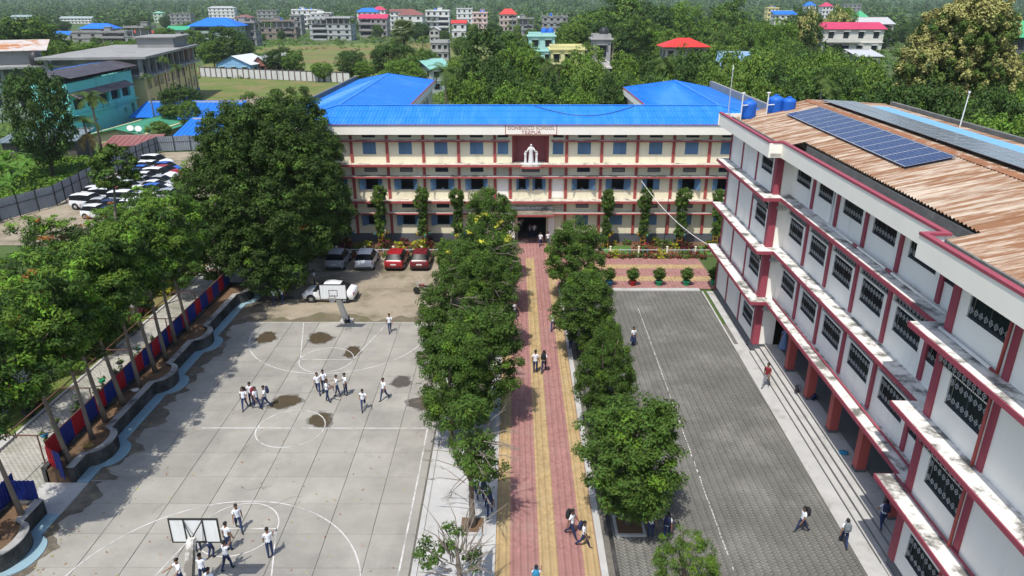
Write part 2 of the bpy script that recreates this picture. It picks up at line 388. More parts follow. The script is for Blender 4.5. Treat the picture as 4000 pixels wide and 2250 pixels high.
paint([(-4.75, 20.2), (-4.74, 30), (-4.78, 36), (-4.75, 41)], 0.075)
for sgn in (1, -1):
    base = CYC + sgn * 14.0
    paint([(CXC - 3.1, base), (CXC - 1.72, CYC + sgn * 8.15)], 0.06)
    paint([(CXC + 3.1, base), (CXC + 1.72, CYC + sgn * 8.15)], 0.06)
    paint([(CXC - 1.72, CYC + sgn * 8.15), (CXC + 1.72, CYC + sgn * 8.15)], 0.06)
    paint(arc(CXC, CYC + sgn * 8.15, 1.75, 0, 360, 48)[:-1], 0.055, True)
    paint([(CXC - 6.3, base), (CXC + 5.2, base)], 0.05)
    hy = CYC + sgn * 12.5
    paint(arc(CXC, hy, 6.25, 180 if sgn > 0 else 0, 360 if sgn > 0 else 180, 60), 0.06)

for q in range(9):                                          # hairline cracks
    x, y = random.uniform(-19, -6), random.uniform(21, 46); a = random.uniform(0, 6.28); pts = []
    for i in range(random.randint(6, 14)):
        pts.append((x, y)); a += random.uniform(-.5, .5); x += .16 * math.cos(a); y += .16 * math.sin(a)
    mb = MB(); strip(mb, pts, .014); mb.build('crack', 'joint', court)
# standing water on the court
PUD = [((645, 505), 112, 55, 'shallow brown puddle by the far free throw circle, left of the key line'), ((970, 645), 85, 50, 'small puddle crossing the right hand line of the far key'),
       ((105, 500), 100, 50, 'half dried puddle on the far left of the court'), ((300, 1145), 145, 63, 'wide brown puddle beside the boys at the left'),
       ((655, 1330), 110, 75, 'puddle lying on the top of the centre circle'), ((1462, 945), 100, 50, 'grey puddle right of the boy walking alone'),
       ((1690, 1160), 140, 70, 'large dark puddle at the right edge of the court under the trees')]
for k, ((zx, zy), hw, hh, lab) in enumerate(PUD):
    c0 = gnd(1000 + zx / 2.574, 1126 + zy / 2.574); a = gnd(1000 + (zx + hw) / 2.574, 1126 + zy / 2.574); b = gnd(1000 + zx / 2.574, 1126 + (zy - hh) / 2.574)
    rx, ry = a.x - c0.x, b.y - c0.y
    ph = [random.uniform(0, 6.28) for _ in range(4)]
    pts = []
    for i in range(40):
        t = 2 * math.pi * i / 40
        q = 1 + 0.10 * math.sin(2 * t + ph[0]) + 0.08 * math.sin(3 * t + ph[1]) + 0.05 * math.sin(7 * t + ph[2]) + 0.04 * math.sin(11 * t + ph[3])
        pts.append((c0.x + rx * q * math.cos(t), c0.y + ry * q * math.sin(t)))
    mb = MB(); n = len(pts)
    mb.add([(x, y, 0.036) for x, y in pts] + [(c0.x + (x - c0.x) * .94, c0.y + (y - c0.y) * .94, 0.0385) for x, y in pts],
           [tuple(range(n, 2 * n))] + [(i, (i + 1) % n, n + (i + 1) % n, n + i) for i in range(n)])
    pu = tag(mb.build('puddle', 'water'), lab, 'puddle', 'puddles on the court')
    hp_ = [(c0.x + (x - c0.x) * (1.16 + .10 * math.sin(5 * i / 40 * 6.28 + ph[1]) + .05 * math.sin(13 * i / 40 * 6.28)), c0.y + (y - c0.y) * (1.16 + .10 * math.sin(5 * i / 40 * 6.28 + ph[1]) + .05 * math.sin(13 * i / 40 * 6.28))) for i, (x, y) in enumerate(pts)]
    MB().add([(x, y, 0.0345) for x, y in hp_], [tuple(range(n))]).build('damp_edge', 'damp', pu)

# walkway between court and path, kerbs
sheet('side_walkway', rect(-4.05, -1.25, 12, 47.9), 0.0, 'conc')
kind(MB().box(-1.28, -0.78, 12, 63.0, -0.05, 0.075).build('path_kerb', 'conc'), 'structure')
kind(MB().box(-4.24, -4.0, 12, 48.0, -0.05, 0.06).build('court_kerb', 'conc'), 'structure')
kind(MB().box(3.63, 3.92, 12, 54.6, -0.05, 0.09).build('path_kerb', 'conc'), 'structure')
kind(MB().box(4.22, 4.40, 12, 54.4, -0.05, 0.05).build('drain_edge', 'concd'), 'structure')
kind(MB().box(4.0, 15.2, 54.2, 54.75, -0.05, 0.10).build('yard_kerb', 'conc'), 'structure')

# herringbone paving
def herringbone(x0, x1, y0, y1, keep, a=0.22, b=0.11):
    """brick centres, half extents and angle (45 degree herringbone) inside a rectangle"""
    out = []; s = math.sqrt(0.5)
    cx, cy = (x0 + x1) / 2, (y0 + y1) / 2
    n = int((max(x1 - x0, y1 - y0)) / b * 0.75 * 1.42) + 4
    ii, jj = np.meshgrid(np.arange(-n, n), np.arange(-n, n), indexing='ij')
    ii, jj = ii.ravel(), jj.ravel()
    md = (ii - jj) % 4
    res = []
    for hor in (True, False):
        sel = md == (0 if hor else 3)
        u = ii[sel] * b + (b if hor else b / 2); v = jj[sel] * b + (b / 2 if hor else b)
        X = cx + (u - v) * s; Y = cy + (u + v) * s
        ok = (X > x0) & (X < x1) & (Y > y0) & (Y < y1)
        X, Y = X[ok], Y[ok]
        k = keep(X, Y); ok = k >= 0
        res.append(np.stack([X[ok], Y[ok], np.full(ok.sum(), 45.0 if hor else 135.0), k[ok]], 1))
    return np.concatenate(res)

def paver_mesh(name, P, mats, a=0.22, b=0.11, zb=0.0, zt=0.022, gap=0.007):
    if a > .25 and mats == ['pavg']: gap = 0.004
    n = len(P); ang = np.radians(P[:, 2]); ca, sa = np.cos(ang), np.sin(ang)
    hl, hw = (a - gap) / 2, (b - gap) / 2; i = 0.005 if gap > .005 else .002
    loc = np.array([[-hl, -hw], [hl, -hw], [hl, hw], [-hl, hw], [-hl + i, -hw + i], [hl - i, -hw + i], [hl - i, hw - i], [-hl + i, hw - i]])
    V = np.zeros((n, 8, 3))
    V[:, :, 0] = P[:, 0:1] + ca[:, None] * loc[:, 0] - sa[:, None] * loc[:, 1]
    V[:, :, 1] = P[:, 1:2] + sa[:, None] * loc[:, 0] + ca[:, None] * loc[:, 1]
    V[:, :4, 2] = zb; V[:, 4:, 2] = zt + RNG.uniform(-.003, .003, (n, 1)) * (1.0 if gap > .005 else .4)
    F = np.array([[4, 5, 6, 7], [0, 1, 5, 4], [1, 2, 6, 5], [2, 3, 7, 6], [3, 0, 4, 7]])
    faces = (F[None] + 8 * np.arange(n)[:, None, None]).reshape(-1, 4)
    return np_mesh(name, V.reshape(-1, 3), faces, mats, np.repeat(P[:, 3].astype(int), 5))

def lay(base, P, mats, a=0.22, b=0.11, ymin=22.7, part_name='paving_block', z=0.0):
    order = np.argsort(np.where(P[:, 1] < ymin, 1e6, np.hypot(P[:, 0] - 1.0, P[:, 1])))
    near, rest = P[order[:300]], P[order[300:]]
    prot = {}
    for k in range(len(mats)):
        prot[k] = paver_mesh(part_name, np.array([[0, 0, 0, 0]]), [mats[k]], a, b)
    for x, y, an, k in near:
        obj(part_name, prot[int(k)], base, (x, y, z), (0, 0, R(an)))
    o = obj('further_paving', paver_mesh('further_paving', rest, mats, a, b), base, (0, 0, z)); kind(o, 'stuff')

def keep_path(X, Y):
    k = np.where((X < -0.13) | ((X > 1.11) & (X < 1.81)) | (X > 2.99), 1, 0)
    k = np.where((Y > 62.3) & (X > -0.3) & (X < 3.2), 0, k)
    ck = np.where(((Y > 59.6) & (Y < 60.6)) | ((Y > 56.6) & (Y < 57.7)), 1, 0)
    inp = (X > -0.74) & (X < 3.60)
    inc = (X >= 3.60) & (Y > 54.85) & (Y < 62.35)
    return np.where(inp, k, np.where(inc, ck, -1))
path = sheet('brick_path', [(-0.78, 12), (3.64, 12), (3.64, 54.8), (17.0, 54.8), (17.0, 62.5), (3.64, 62.5), (3.64, 68.6), (-0.78, 68.6)], 0.0, 'sandr')
lay(path, np.concatenate([herringbone(-0.8, 3.7, 19.5, 68.4, keep_path), herringbone(3.55, 16.9, 54.8, 62.4, lambda X, Y: np.where(X >= 3.60, keep_path(X, Y), -1))]), ['pavr', 'pavy'], z=0.002)

RBX, RBA = 15.1, R(1.3)          # the long building on the right stands at a slight angle
def rbx(x, y): return RBX + x + y * math.tan(RBA)
yard = sheet('paved_yard', [(4.4, 12), (rbx(-1.0, 12), 12), (rbx(-1.0, 54.3), 54.3), (4.4, 54.3)], 0.0, 'sandg')
def keep_yard(X, Y): return np.where(X < RBX - 1.04 + Y * math.tan(RBA), 0, -1)
lay(yard, herringbone(4.42, 15.4, 19.5, 54.18, keep_yard, 0.26, 0.13), ['pavg'], 0.26, 0.13, z=0.002)
mb = MB(); y = 20.0
while y < 50.8:
    l = random.uniform(.14, .26); x = 9.14 + (y - 23) * 0.0165 + random.uniform(-.015, .015); w = random.uniform(.018, .03)
    if random.random() < 0.9: mb.add([(x - w, y, .033), (x + w, y, .033), (x + w, y + l, .033), (x - w, y + l, .033)], [(0, 1, 2, 3)])
    y += l + random.uniform(.02, .10)
kind(mb.build('dashed_yard_line', 'line', yard), 'stuff')
mb = MB(); mb.box(rbx(-1.02, 33) - 0, rbx(-.18, 33), 12, 12.1, 0, .01)
ap = MB(); ap.add([(rbx(-1.02, 12), 12, .03), (rbx(-.1, 12), 12, .03), (rbx(-.1, 44.5), 44.5, .03), (rbx(-1.02, 44.5), 44.5, .03)], [(0, 1, 2, 3)])
ap.add([(rbx(-.62, 44.5), 44.5, .03), (rbx(0.02, 44.5), 44.5, .03), (rbx(0.02, 54.2), 54.2, .03), (rbx(-.62, 54.2), 54.2, .03)], [(0, 1, 2, 3)])
ap.add([(rbx(-1.02, 44.5), 44.5, .03), (rbx(-.9, 44.5), 44.5, .03), (rbx(-.9, 54.2), 54.2, .03), (rbx(-1.02, 54.2), 54.2, .03)], [(0, 1, 2, 3)])
kind(ap.build('building_apron', 'conc'), 'structure')

# ------------------------------------------------------------------ left side: blue strip, planter, fence, pale walkway, grass
BUL = [24.1, 31.5, 38.8, 44.4, 52.6]
def bulge(y): return max([0.0] + [0.72 * math.sqrt(max(0.0, 1 - ((y - c) / 1.15) ** 2)) for c in BUL])
def ys(a, b, step=0.12): n = max(2, int((b - a) / step)); return [a + (b - a) * i / n for i in range(n + 1)]
def ribbon(mb, ylist, x_in, x_out, z0, z1):
    n = len(ylist); vs = []
    for y in ylist: vs += [(x_in(y), y, z0), (x_out(y), y, z0), (x_in(y), y, z1), (x_out(y), y, z1)]
    fs = []
    for i in range(n - 1):
        a, b = 4 * i, 4 * i + 4
        fs += [(a + 2, a + 3, b + 3, b + 2), (a + 1, b + 1, b + 3, a + 3), (a, a + 2, b + 2, b)]
    fs += [(0, 1, 3, 2), (4 * n - 4, 4 * n - 2, 4 * n - 1, 4 * n - 3)]
    mb.add(vs, fs)
for a, b in ((29.15, 54.0), (12.0, 26.75)):
    mb = MB(); ribbon(mb, ys(a, b), lambda y: -21.5 + bulge(y), lambda y: -20.88 + bulge(y), -0.05, 0.075)
    kind(mb.build('blue_painted_strip', 'bluepaint'), 'structure')
    s = 'long' if a > 20 else 'short'
    pl = empty('planter', (-22.6, a, 0))
    tag(pl, f'{s} curved concrete planter bed with mouldy wall beside the blue strip' if s == 'long' else 'mouldy planter bed at the lower left corner before the fence opening', 'planter')
    mb = MB(); ribbon(mb, ys(a, b), lambda y: -21.82 + bulge(y), lambda y: -21.48 + bulge(y), -0.05, 0.86)
    mb.box(-22.9, -21.8, b - 0.25, b, -0.05, 0.84); w = mb.build('wall', 'concd', pl, (22.6, -a, 0))
    mb = MB(); ribbon(mb, ys(a, b - .02), lambda y: -21.84 + bulge(y), lambda y: -21.46 + bulge(y), 0.86, 0.91)
    mb.build('coping', mat('mossy_coping_' + s, (0.33, 0.325, 0.31), 0.95, 0.25, 1.5, dirt=(0.09, 0.09, 0.086), dscale=0.8, dlo=0.46, dhi=0.64), pl, (22.6, -a, 0))
    mb = MB(); ribbon(mb, ys(a, b - .2), lambda y: -22.9, lambda y: -21.80 + bulge(y), 0.0, 0.72); mb.build('soil', 'soil', pl, (22.6, -a, 0))
    mb = MB().box(-23.08, -22.80, a, b, 0.0, 0.86); mb.build('footing', 'concd', pl, (22.6, -a, 0))
sheet('gateway_ramp', rect(-23.1, -20.88, 26.78, 29.12), 0.01, 'conc')

def corr_panel(w, h, amp=0.02, pitch=0.2):
    n = max(2, int(w / pitch * 4)); mb = MB(); vs = []
    for i in range(n + 1):
        y = w * i / n; x = amp * (1 if (i % 4) in (1, 2) else -1)
        vs += [(x, y, 0), (x, y, h), (x - 0.006, y, 0), (x - 0.006, y, h)]
    fs = []
    for i in range(n):
        a, b = 4 * i, 4 * i + 4
        fs += [(a, b, b + 1, a + 1), (a + 2, a + 3, b + 3, b + 2), (a + 1, b + 1, b + 3, a + 3)]
    mb.add(vs, fs); return mb
fence = empty('sheet_fence', (-22.95, 29.6, .36)); tag(fence, 'long fence of red and navy corrugated sheets behind the planter', 'fence')
pm = {('r', 'L'): corr_panel(.95, 1.2).mesh('red_panel', 'sheetr'), ('b', 'L'): corr_panel(1.25, 1.2).mesh('navy_panel', 'sheetb')}
y, k = 29.7, 0
while y < 53.5:
    c_ = 'rb'[k % 2]; o = obj('panel', pm[(c_, 'L')], fence, (random.uniform(-.01, .01), y - 29.6, 0.42)); y += .95 if c_ == 'r' else 1.25; k += 1
MB().bar((0.04, 0, 1.64), (0.04, 24.2, 1.64), 0.05).build('top_rail', 'iron', fence)
fence2 = empty('sheet_fence', (-22.95, 14, .36)); tag(fence2, 'red and navy sheet fence in the lower left corner before the opening', 'fence')
y, k = 0.0, 0
while y < 12.0:
    c_ = 'rb'[k % 2]; obj('panel', pm[(c_, 'L')], fence2, (0, y, 0.42)); y += .95 if c_ == 'r' else 1.25; k += 1
gate = empty('sheet_gate', (-22.9, 26.75, .1), R(-28)); tag(gate, 'open navy sheet gate leaf swung out at the fence opening', 'gate')
g1 = corr_panel(1.25, 1.55).mesh('gate_leaf', 'sheetb'); obj('leaf', g1, gate, (0, 0, .25), (0, 0, R(-62)))
MB().bar((0, 0, 0), (0, 0, 1.9), .07).build('gate_post', 'iron', gate)
gate2 = empty('sheet_gate', (-22.95, 29.6, .1)); tag(gate2, 'narrow red and navy gate leaf at the end of the long fence', 'gate')
obj('leaf', corr_panel(.6, 1.5).mesh('gate_leaf', 'sheetr'), gate2, (0, 0, .2), (0, 0, R(-120))); obj('leaf', corr_panel(.6, 1.5).mesh('gate_leaf', 'sheetb'), gate2, (.52, -.3, .2), (0, 0, R(-120)))

# pale block walkway, kerb, grass strip
walk = sheet('block_walkway', rect(-27.1, -23.0, 12, 62), -0.012, 'joint')
def keep_w(X, Y): return np.where(True, 0, 0) + 0 * X.astype(int)
nx, ny = 15, 360
gx, gy = np.meshgrid(np.arange(nx), np.arange(ny), indexing='ij')
PX = -27.0 + gx.ravel() * 0.265 + 0.13 + 0.0; PY = 14.0 + gy.ravel() * 0.133
PX = PX + np.where(gy.ravel() % 2, 0.065, -0.065)
PW = np.stack([PX, PY, np.zeros_like(PX), np.zeros_like(PX)], 1)
PW = PW[PW[:, 1] > 24]
dd = np.argsort(np.where((PW[:, 1] < 28.5), 1e6, np.hypot(PW[:, 0], PW[:, 1])))
wm = paver_mesh('paving_block', np.array([[0, 0, 0, 0]]), ['pavw'], .26, .13)
for x, y, _, _ in PW[dd[:300]]: obj('paving_block', wm, walk, (x, y, -.01))
kind(obj('further_paving', paver_mesh('further_paving', PW[dd[300:]], ['pavw'], .26, .13), walk, (0, 0, -.01)), 'stuff')
kind(MB().box(-27.28, -27.1, 12, 62, -.05, .06).build('walkway_kerb', 'conc'), 'structure')
sheet('grass_strip', rect(-29.2, -27.28, 12, 62), 0.015, 'grass')
bw = empty('brick_wall', (-29.3, 28, 0)); tag(bw, 'whitewashed brick wall with red pillars along the grass strip', 'wall')
MB().box(-.12, .10, 0, 34, 0, 2.2).build('wall_core', 'brickw', bw)
nb = MB()
for r_ in range(26):
    for q in range(60):
        y0 = 2.0 + q * .24 + (0.12 if r_ % 2 else 0); nb.box(.10, .116, y0, y0 + .222, .05 + r_ * .082, .05 + r_ * .082 + .07)
kind(nb.build('brickwork', 'brickw', bw), 'stuff')
MB().box(-.2, .2, -.05, 34.05, 2.2, 2.32).build('coping', 'conc', bw)
for i in range(14): MB().box(-.2, .2, .4 + i * 2.58, .75 + i * 2.58, 0, 2.2).build('pillar', 'trim', bw)
tag(MB().box(-28.6, -27.0, 30.6, 33.1, .0, .16).build('drain_cover', 'conc'), 'flat concrete drain cover lying on the grass strip', 'slab')
tag(MB().box(-28.0, -26.7, 27.5, 29.2, .0, .22).build('drain_cover', 'conc'), 'concrete slab at the left picture edge below the drain cover', 'slab')

# pipe frame over the walkway with hanging planters
pf = empty('pipe_frame', (-23.15, 28, 0)); tag(pf, 'rusty pipe frame standing over the pale block walkway', 'pipe frame')
for i in range(6):
    y = 1.6 + i * 4.6
    MB().bar((0, y, 0), (0, y, 2.4), .05).build('post', 'iron', pf)
    MB().bar((0, y, 2.4), (-1.5, y - .05, 2.45), .05).build('cross_bar', 'iron', pf)
    MB().bar((0, y, 2.4), (.3, y + 1.1, 2.0), .04).build('brace', 'iron', pf)
MB().bar((-1.5, 0, 2.45), (-1.5, 27, 2.45), .05).build('long_pipe', 'iron', pf)

# grey sheet fence of the car lot
FL = [(-56.2, 66), (-55.0, 73.8), (-52.9, 80.4), (-54.0, 91.0), (-55.4, 104.7), (-55.7, 112.2), (-47.5, 114.0)]
gf = empty('lot_fence', (-54, 90, 0)); tag(gf, 'long grey corrugated sheet fence round the car lot', 'fence')
gpm = corr_panel(1.1, 2.3, .025, .28).mesh('grey_panel', 'sheetg'); post_me = MB().box(-.04, .04, -.04, .04, 0, 2.45).mesh('fence_post', 'bars')
for (xa, ya), (xb, yb) in zip(FL, FL[1:]):
    L_ = math.hypot(xb - xa, yb - ya); n = max(1, round(L_ / 1.12)); an = math.atan2(yb - ya, xb - xa) - math.pi / 2
    for i in range(n):
        t = i / n; x, y = xa + (xb - xa) * t + 54, ya + (yb - ya) * t - 90
        obj('panel', gpm, gf, (x, y, .1 + random.uniform(-.05, .05)), (0, 0, an), (1, L_ / n / 1.1 * .985, 1))
        if i % 2 == 0: obj('post', post_me, gf, (x + .09 * math.cos(an), y + .09 * math.sin(an), 0))
    MB().bar((xa + 54.06, ya - 90, 1.5), (xb + 54.06, yb - 90, 1.5), .05).build('rail', 'bars', gf)
sheet('car_lot', [(-55, 66), (-29.8, 66), (-29.8, 61), (-24.6, 61), (-24.6, 108), (-47, 113), (-55.5, 112)], -0.02, 'dirt')

# dirt washed along the blue strip, grime at the court edge
def blotch(name, m_, z, a, b, x_in, reach, seed, parent=None):
    rg_ = random.Random(seed); n = int((b - a) / .25); ph = [rg_.uniform(0, 6) for _ in range(5)]; mb = MB(); vs = []
    for i in range(n + 1):
        y = a + (b - a) * i / n; w = reach * (.55 + .30 * math.sin(y * .9 + ph[0]) + .22 * math.sin(y * 2.3 + ph[1]) + .13 * math.sin(y * 5.1 + ph[2]) + .08 * math.sin(y * 11 + ph[3])); w = max(.05, w)
        vs += [(x_in(y), y, z), (x_in(y) + w, y, z)]
    mb.add(vs, [(2 * i, 2 * i + 1, 2 * i + 3, 2 * i + 2) for i in range(n)]); return kind(mb.build(name, m_, parent), 'stuff')
M['grime'] = mat('court_grime', (0.115, 0.10, 0.078), 1.0, 0.3, 1.2, bump=.4, bscale=9, dirt=(0.19, 0.165, 0.125), dscale=0.8, dlo=0.48, dhi=0.62)
blotch('washed_soil', 'grime', .037, 29.3, 53.5, lambda y: -20.87 + bulge(y), 1.25, 3)
blotch('washed_soil', 'grime', .037, 20.5, 29.2, lambda y: -20.87 + (bulge(y) if y < 26.7 else 0), 1.1, 4)
blotch('washed_soil', 'grime', -.010, 47.4, 62.4, lambda y: -20.8, 3.2, 6)
mbx = MB(); pts_ = []
for i in range(60):
    x = -20.5 + 16.2 * i / 59; pts_ += [(x, 48.17, .001), (x, 49.2 + .5 * math.sin(x * .8) + .3 * math.sin(x * 2.1 + 1) + .15 * math.sin(x * 5), .001)]
mbx.add(pts_, [(2 * i, 2 * i + 1, 2 * i + 3, 2 * i + 2) for i in range(59)]); kind(mbx.build('damp_earth', mat('damp_earth', (0.15, 0.125, 0.085), 1.0, .3, 1.0, dirt=(0.11, 0.115, 0.05), dscale=.6, dlo=.5, dhi=.65)), 'stuff')
# ------------------------------------------------------------------ building helpers
def holes_wall(mb, P, u0, u1, v0, v1, holes, depth, mi=0, mr=None):
    """wall face with openings; P(u, v, d) gives a point, d = depth behind the face"""
    mr = mi if mr is None else mr
    us = sorted({u0, u1, *[h[0] for h in holes], *[h[1] for h in holes]}); vs_ = sorted({v0, v1, *[h[2] for h in holes], *[h[3] for h in holes]})
    us = [u for u in us if u0 <= u <= u1]; vs_ = [v for v in vs_ if v0 <= v <= v1]
    for a, b in zip(us, us[1:]):
        for c_, d_ in zip(vs_, vs_[1:]):
            um, vm = (a + b) / 2, (c_ + d_) / 2
            if any(h[0] < um < h[1] and h[2] < vm < h[3] for h in holes): continue
            mb.quad(P(a, c_, 0), P(b, c_, 0), P(b, d_, 0), P(a, d_, 0), mi)
    for a, b, c_, d_ in holes:
        mb.quad(P(a, c_, 0), P(b, c_, 0), P(b, c_, depth), P(a, c_, depth), mr); mb.quad(P(a, d_, 0), P(b, d_, 0), P(b, d_, depth), P(a, d_, depth), mr)
        mb.quad(P(a, c_, 0), P(a, d_, 0), P(a, d_, depth), P(a, c_, depth), mr); mb.quad(P(b, c_, 0), P(b, d_, 0), P(b, d_, depth), P(b, c_, depth), mr)

# ------------------------------------------------------------------ the long classroom block on the right
RB = empty('classroom_block', (RBX, 0, 0), -RBA)
tag(RB, 'four storey white classroom block with maroon trim and rusty roof on the right', 'building')
FZ = [0.6, 4.02, 7.46, 10.88]; LEDGE = [3.80, 7.24, 10.66]; TOPZ = 13.35
# a window with its grille, drawn once: local y along, z up, facing -x
def grille_mesh(w, h, rows, n):
    mb = MB()
    nb = int(w / 0.11)
    for i in range(1, nb):
        y = w * i / nb; mb.box(-.008, .008, y - .006, y + .006, 0.0, h, 1)
    for rz in rows:
        for i in range(n):
            cy = w * (i + .5) / n; dy, dz = w / n * .36, h * .105 if h > .8 else h * .3
            p = [(0, cy, rz - dz), (0, cy + dy, rz), (0, cy, rz + dz), (0, cy - dy, rz)]
            for a, b in zip(p, p[1:] + p[:1]): mb.bar(a, b, .018, .015, 0)
            mb.bar(tuple((Vector(p[0]) + Vector(p[1])) / 2), tuple((Vector(p[2]) + Vector(p[3])) / 2), .015, .012, 0)
            mb.bar(tuple((Vector(p[1]) + Vector(p[2])) / 2), tuple((Vector(p[3]) + Vector(p[0])) / 2), .015, .012, 0)
    return mb
def frame_mesh(w, h, t=.06, d=.10):
    mb = MB(); mb.box(0, d, 0, w, 0, t); mb.box(0, d, 0, w, h - t, h); mb.box(0, d, 0, t, t, h - t); mb.box(0, d, w - t, w, t, h - t); mb.box(.02, .06, w / 2 - .02, w / 2 + .02, t, h - t)
    return mb
WW, WH = 2.25, 1.16
G_ME = grille_mesh(WW, WH, (WH * .24, WH * .76), 8).mesh('grille', ['grille', 'bars'])
F_ME = frame_mesh(WW, WH).mesh('frame', 'frame')
P_ME = MB().box(.12, .135, .06, WW - .06, .06, WH - .06).mesh('pane', 'glass')
P2_ME = MB().box(.12, .135, .06, WW - .06, .06, WH - .06).mesh('pane', 'glassgreen')
def vent_parts(w): return (grille_mesh(w, .42, (.21,), 10).mesh('vent_grille', ['grille', 'bars']), MB().box(.1, .115, 0, w, 0, .42).mesh('vent_pane', 'glass'))
VG, VP = vent_parts(3.0)
VG2, VP2 = vent_parts(.72)
def rb_window(x, y0, z0, pane=None, cream=False):
    w = obj('window', F_ME, RB, (x + .05, y0, z0))
    obj('grille', G_ME, w, (-.02, 0, 0)); obj('pane', pane or P_ME, w)
    MB().box(-.07, .04, -.08, WW + .08, -.07, -.0).build('sill', 'white', w)
def rb_vent(x, y0, z0, w=3.0):
    v = obj('vent_window', VP if w > 1 else VP2, RB, (x + .04, y0, z0)); obj('grille', VG if w > 1 else VG2, v, (.03, 0, 0))
PX_ = lambda x: (lambda u, v, d: (x + d, u, v))
PILM = [26.05, 29.5, 32.95, 36.35, 39.75]
winsA = [(44.25, 44.25 + WW)]; winsB = [(20.4, 20.4 + WW)]
bays = [23.75] + PILM + [43.4]
mw = [((a + b) / 2 - WW / 2 + .0) for a, b in zip(bays, bays[1:])]
# walls, floor by floor
for f in range(4):
    z0 = FZ[f]; z1 = FZ[f + 1] if f < 3 else 13.42
    sill = z0 + (0.83 if f == 0 else 1.04)
    nm = 'wall'
    mb = MB()
    hz = [(winsA[0][0], winsA[0][1], sill, sill + WH)]
    holes_wall(mb, PX_(0.0), 43.4, 54.0, z0 if f else 0.0, z1, hz, .3)
    mb.quad((0, 43.4, z0 if f else 0), (1.3, 43.4, z0 if f else 0), (1.3, 43.4, z1), (0, 43.4, z1))     # return towards the camera
    mb.quad((0, 54, z0 if f else 0), (11.5, 54, z0 if f else 0), (11.5, 54, z1), (0, 54, z1))
    mb.build('wall', 'white', RB)
    rb_window(0, winsA[0][0], sill, P_ME)
    mb = MB()
    hz = [(winsB[0][0], winsB[0][1], sill, sill + WH), (9.6, 9.6 + WW, sill, sill + WH)]
    holes_wall(mb, PX_(0.0), 6.0, 23.6, z0 if f else 0.0, z1, hz, .3); mb.quad((0, 23.6, z0 if f else 0), (1.3, 23.6, z0 if f else 0), (1.3, 23.6, z1), (0, 23.6, z1))
    mb.build('wall', 'white', RB)
    rb_window(0, winsB[0][0], sill, P2_ME)
    if f:
        mb = MB(); hz = [(y, y + WW, sill, sill + WH) for y in mw]
        if f < 3: hz += [(a + .22, b - .18, z0 + 2.27, z0 + 2.69) for a, b in zip(bays, bays[1:])]
        holes_wall(mb, PX_(1.0), 23.6, 43.4, z0 - .0, z1, hz, .3); mb.build('wall', 'white', RB)
        for i, y in enumerate(mw):
            rb_window(1.0, y, sill, P_ME if (i + f) % 3 else P2_ME)
            if f < 3:
                v = obj('vent_window', VP, RB, (1.05, bays[i] + .24, z0 + 2.27), (0, 0, 0), (1, (bays[i + 1] - bays[i] - .44) / 3.0, 1)); obj('grille', VG, v, (.02, 0, 0))
        for y in PILM: MB().box(.90, 1.003, y - .13, y + .13, z0 + .1, z1 - .03 if f == 3 else z1 - .22).build('pilaster', 'trim2', RB)
    if f < 3:
        rb_vent(-.16, 44.1, z0 + 2.27, 3.0); rb_vent(-.16, 20.45, z0 + 2.27, 3.0)
        v = obj('vent_window', VP2, RB, (.98, 43.33, z0 + 2.40), (0, 0, R(90))); obj('grille', VG2, v, (-.03, 0, 0))
    for y, w in ((43.42, .42), (47.2, .16), (50.65, .16), (53.85, .16), (19.85, .30), (16.6, .2), (13.2, .2), (23.2, .42), (9.0, .2)):
        MB().box(-.07, .003, y, y + w, z0 if f else .6, z1 - (.24 if f < 3 else .03)).build('pilaster', 'trim2', RB)
    MB().box(-.07, .36, 43.33, 43.41, z0 if f else .6, z1 - .24 if f < 3 else z1 - .03).build('pilaster', 'trim2', RB)
# plinths, ground floor arcade, steps
for a, b in ((43.35, 54.03), (6.0, 23.65)): MB().box(-.035, 1.0, a, b, 0.0, .6).build('plinth', 'plinth', RB)
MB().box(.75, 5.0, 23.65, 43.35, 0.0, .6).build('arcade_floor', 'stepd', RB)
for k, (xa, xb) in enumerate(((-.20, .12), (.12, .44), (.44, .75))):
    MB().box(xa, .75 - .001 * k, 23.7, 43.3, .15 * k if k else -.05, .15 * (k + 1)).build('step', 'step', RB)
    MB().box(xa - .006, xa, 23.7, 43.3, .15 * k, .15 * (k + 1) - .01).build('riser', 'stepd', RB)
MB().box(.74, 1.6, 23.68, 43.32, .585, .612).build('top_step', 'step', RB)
MB().box(-.20, -.04, 6.0, 23.7, -.05, .15).build('step', 'step', RB)
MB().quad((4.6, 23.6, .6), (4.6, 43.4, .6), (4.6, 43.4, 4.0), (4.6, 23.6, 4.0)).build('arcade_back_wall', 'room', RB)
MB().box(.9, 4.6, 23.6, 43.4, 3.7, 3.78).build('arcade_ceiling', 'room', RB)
for y in PILM:
    col = MB().box(.95, 1.42, y - .22, y + .22, .6, 3.72).build('column', 'trim', RB)
    MB().box(.93, 1.44, y - .24, y + .24, .6, .75).build('column_base', 'plinth', col)
for y in (26.2, 31.2, 36.2, 41.2): MB().box(4.52, 4.6, y, y + 1.1, .6, 2.8).build('door', 'shutter', RB)
# ledges and their maroon edges
for z in LEDGE:
    for nm, x0, x1, y0, y1 in (('A', -.82, 1.0, 42.58, 54.5), ('M', .20, 1.0, 24.48, 42.58), ('B', -.82, 1.0, 6.0, 24.48)):
        MB().box(x0, x1, y0, y1, z + .03, z + .22).build('ledge', 'ledgew', RB)
        MB().box(x0 - .045, x0, y0 - (.045 if nm == 'A' else 0), y1, z, z + .20).build('ledge_trim', 'trim2', RB)
    MB().box(-.82, .155, 42.535, 42.58, z, z + .20).build('ledge_trim', 'trim2', RB)
    MB().box(-.865, 1.0, 24.48, 24.525, z, z + .20).build('ledge_trim', 'trim2', RB)
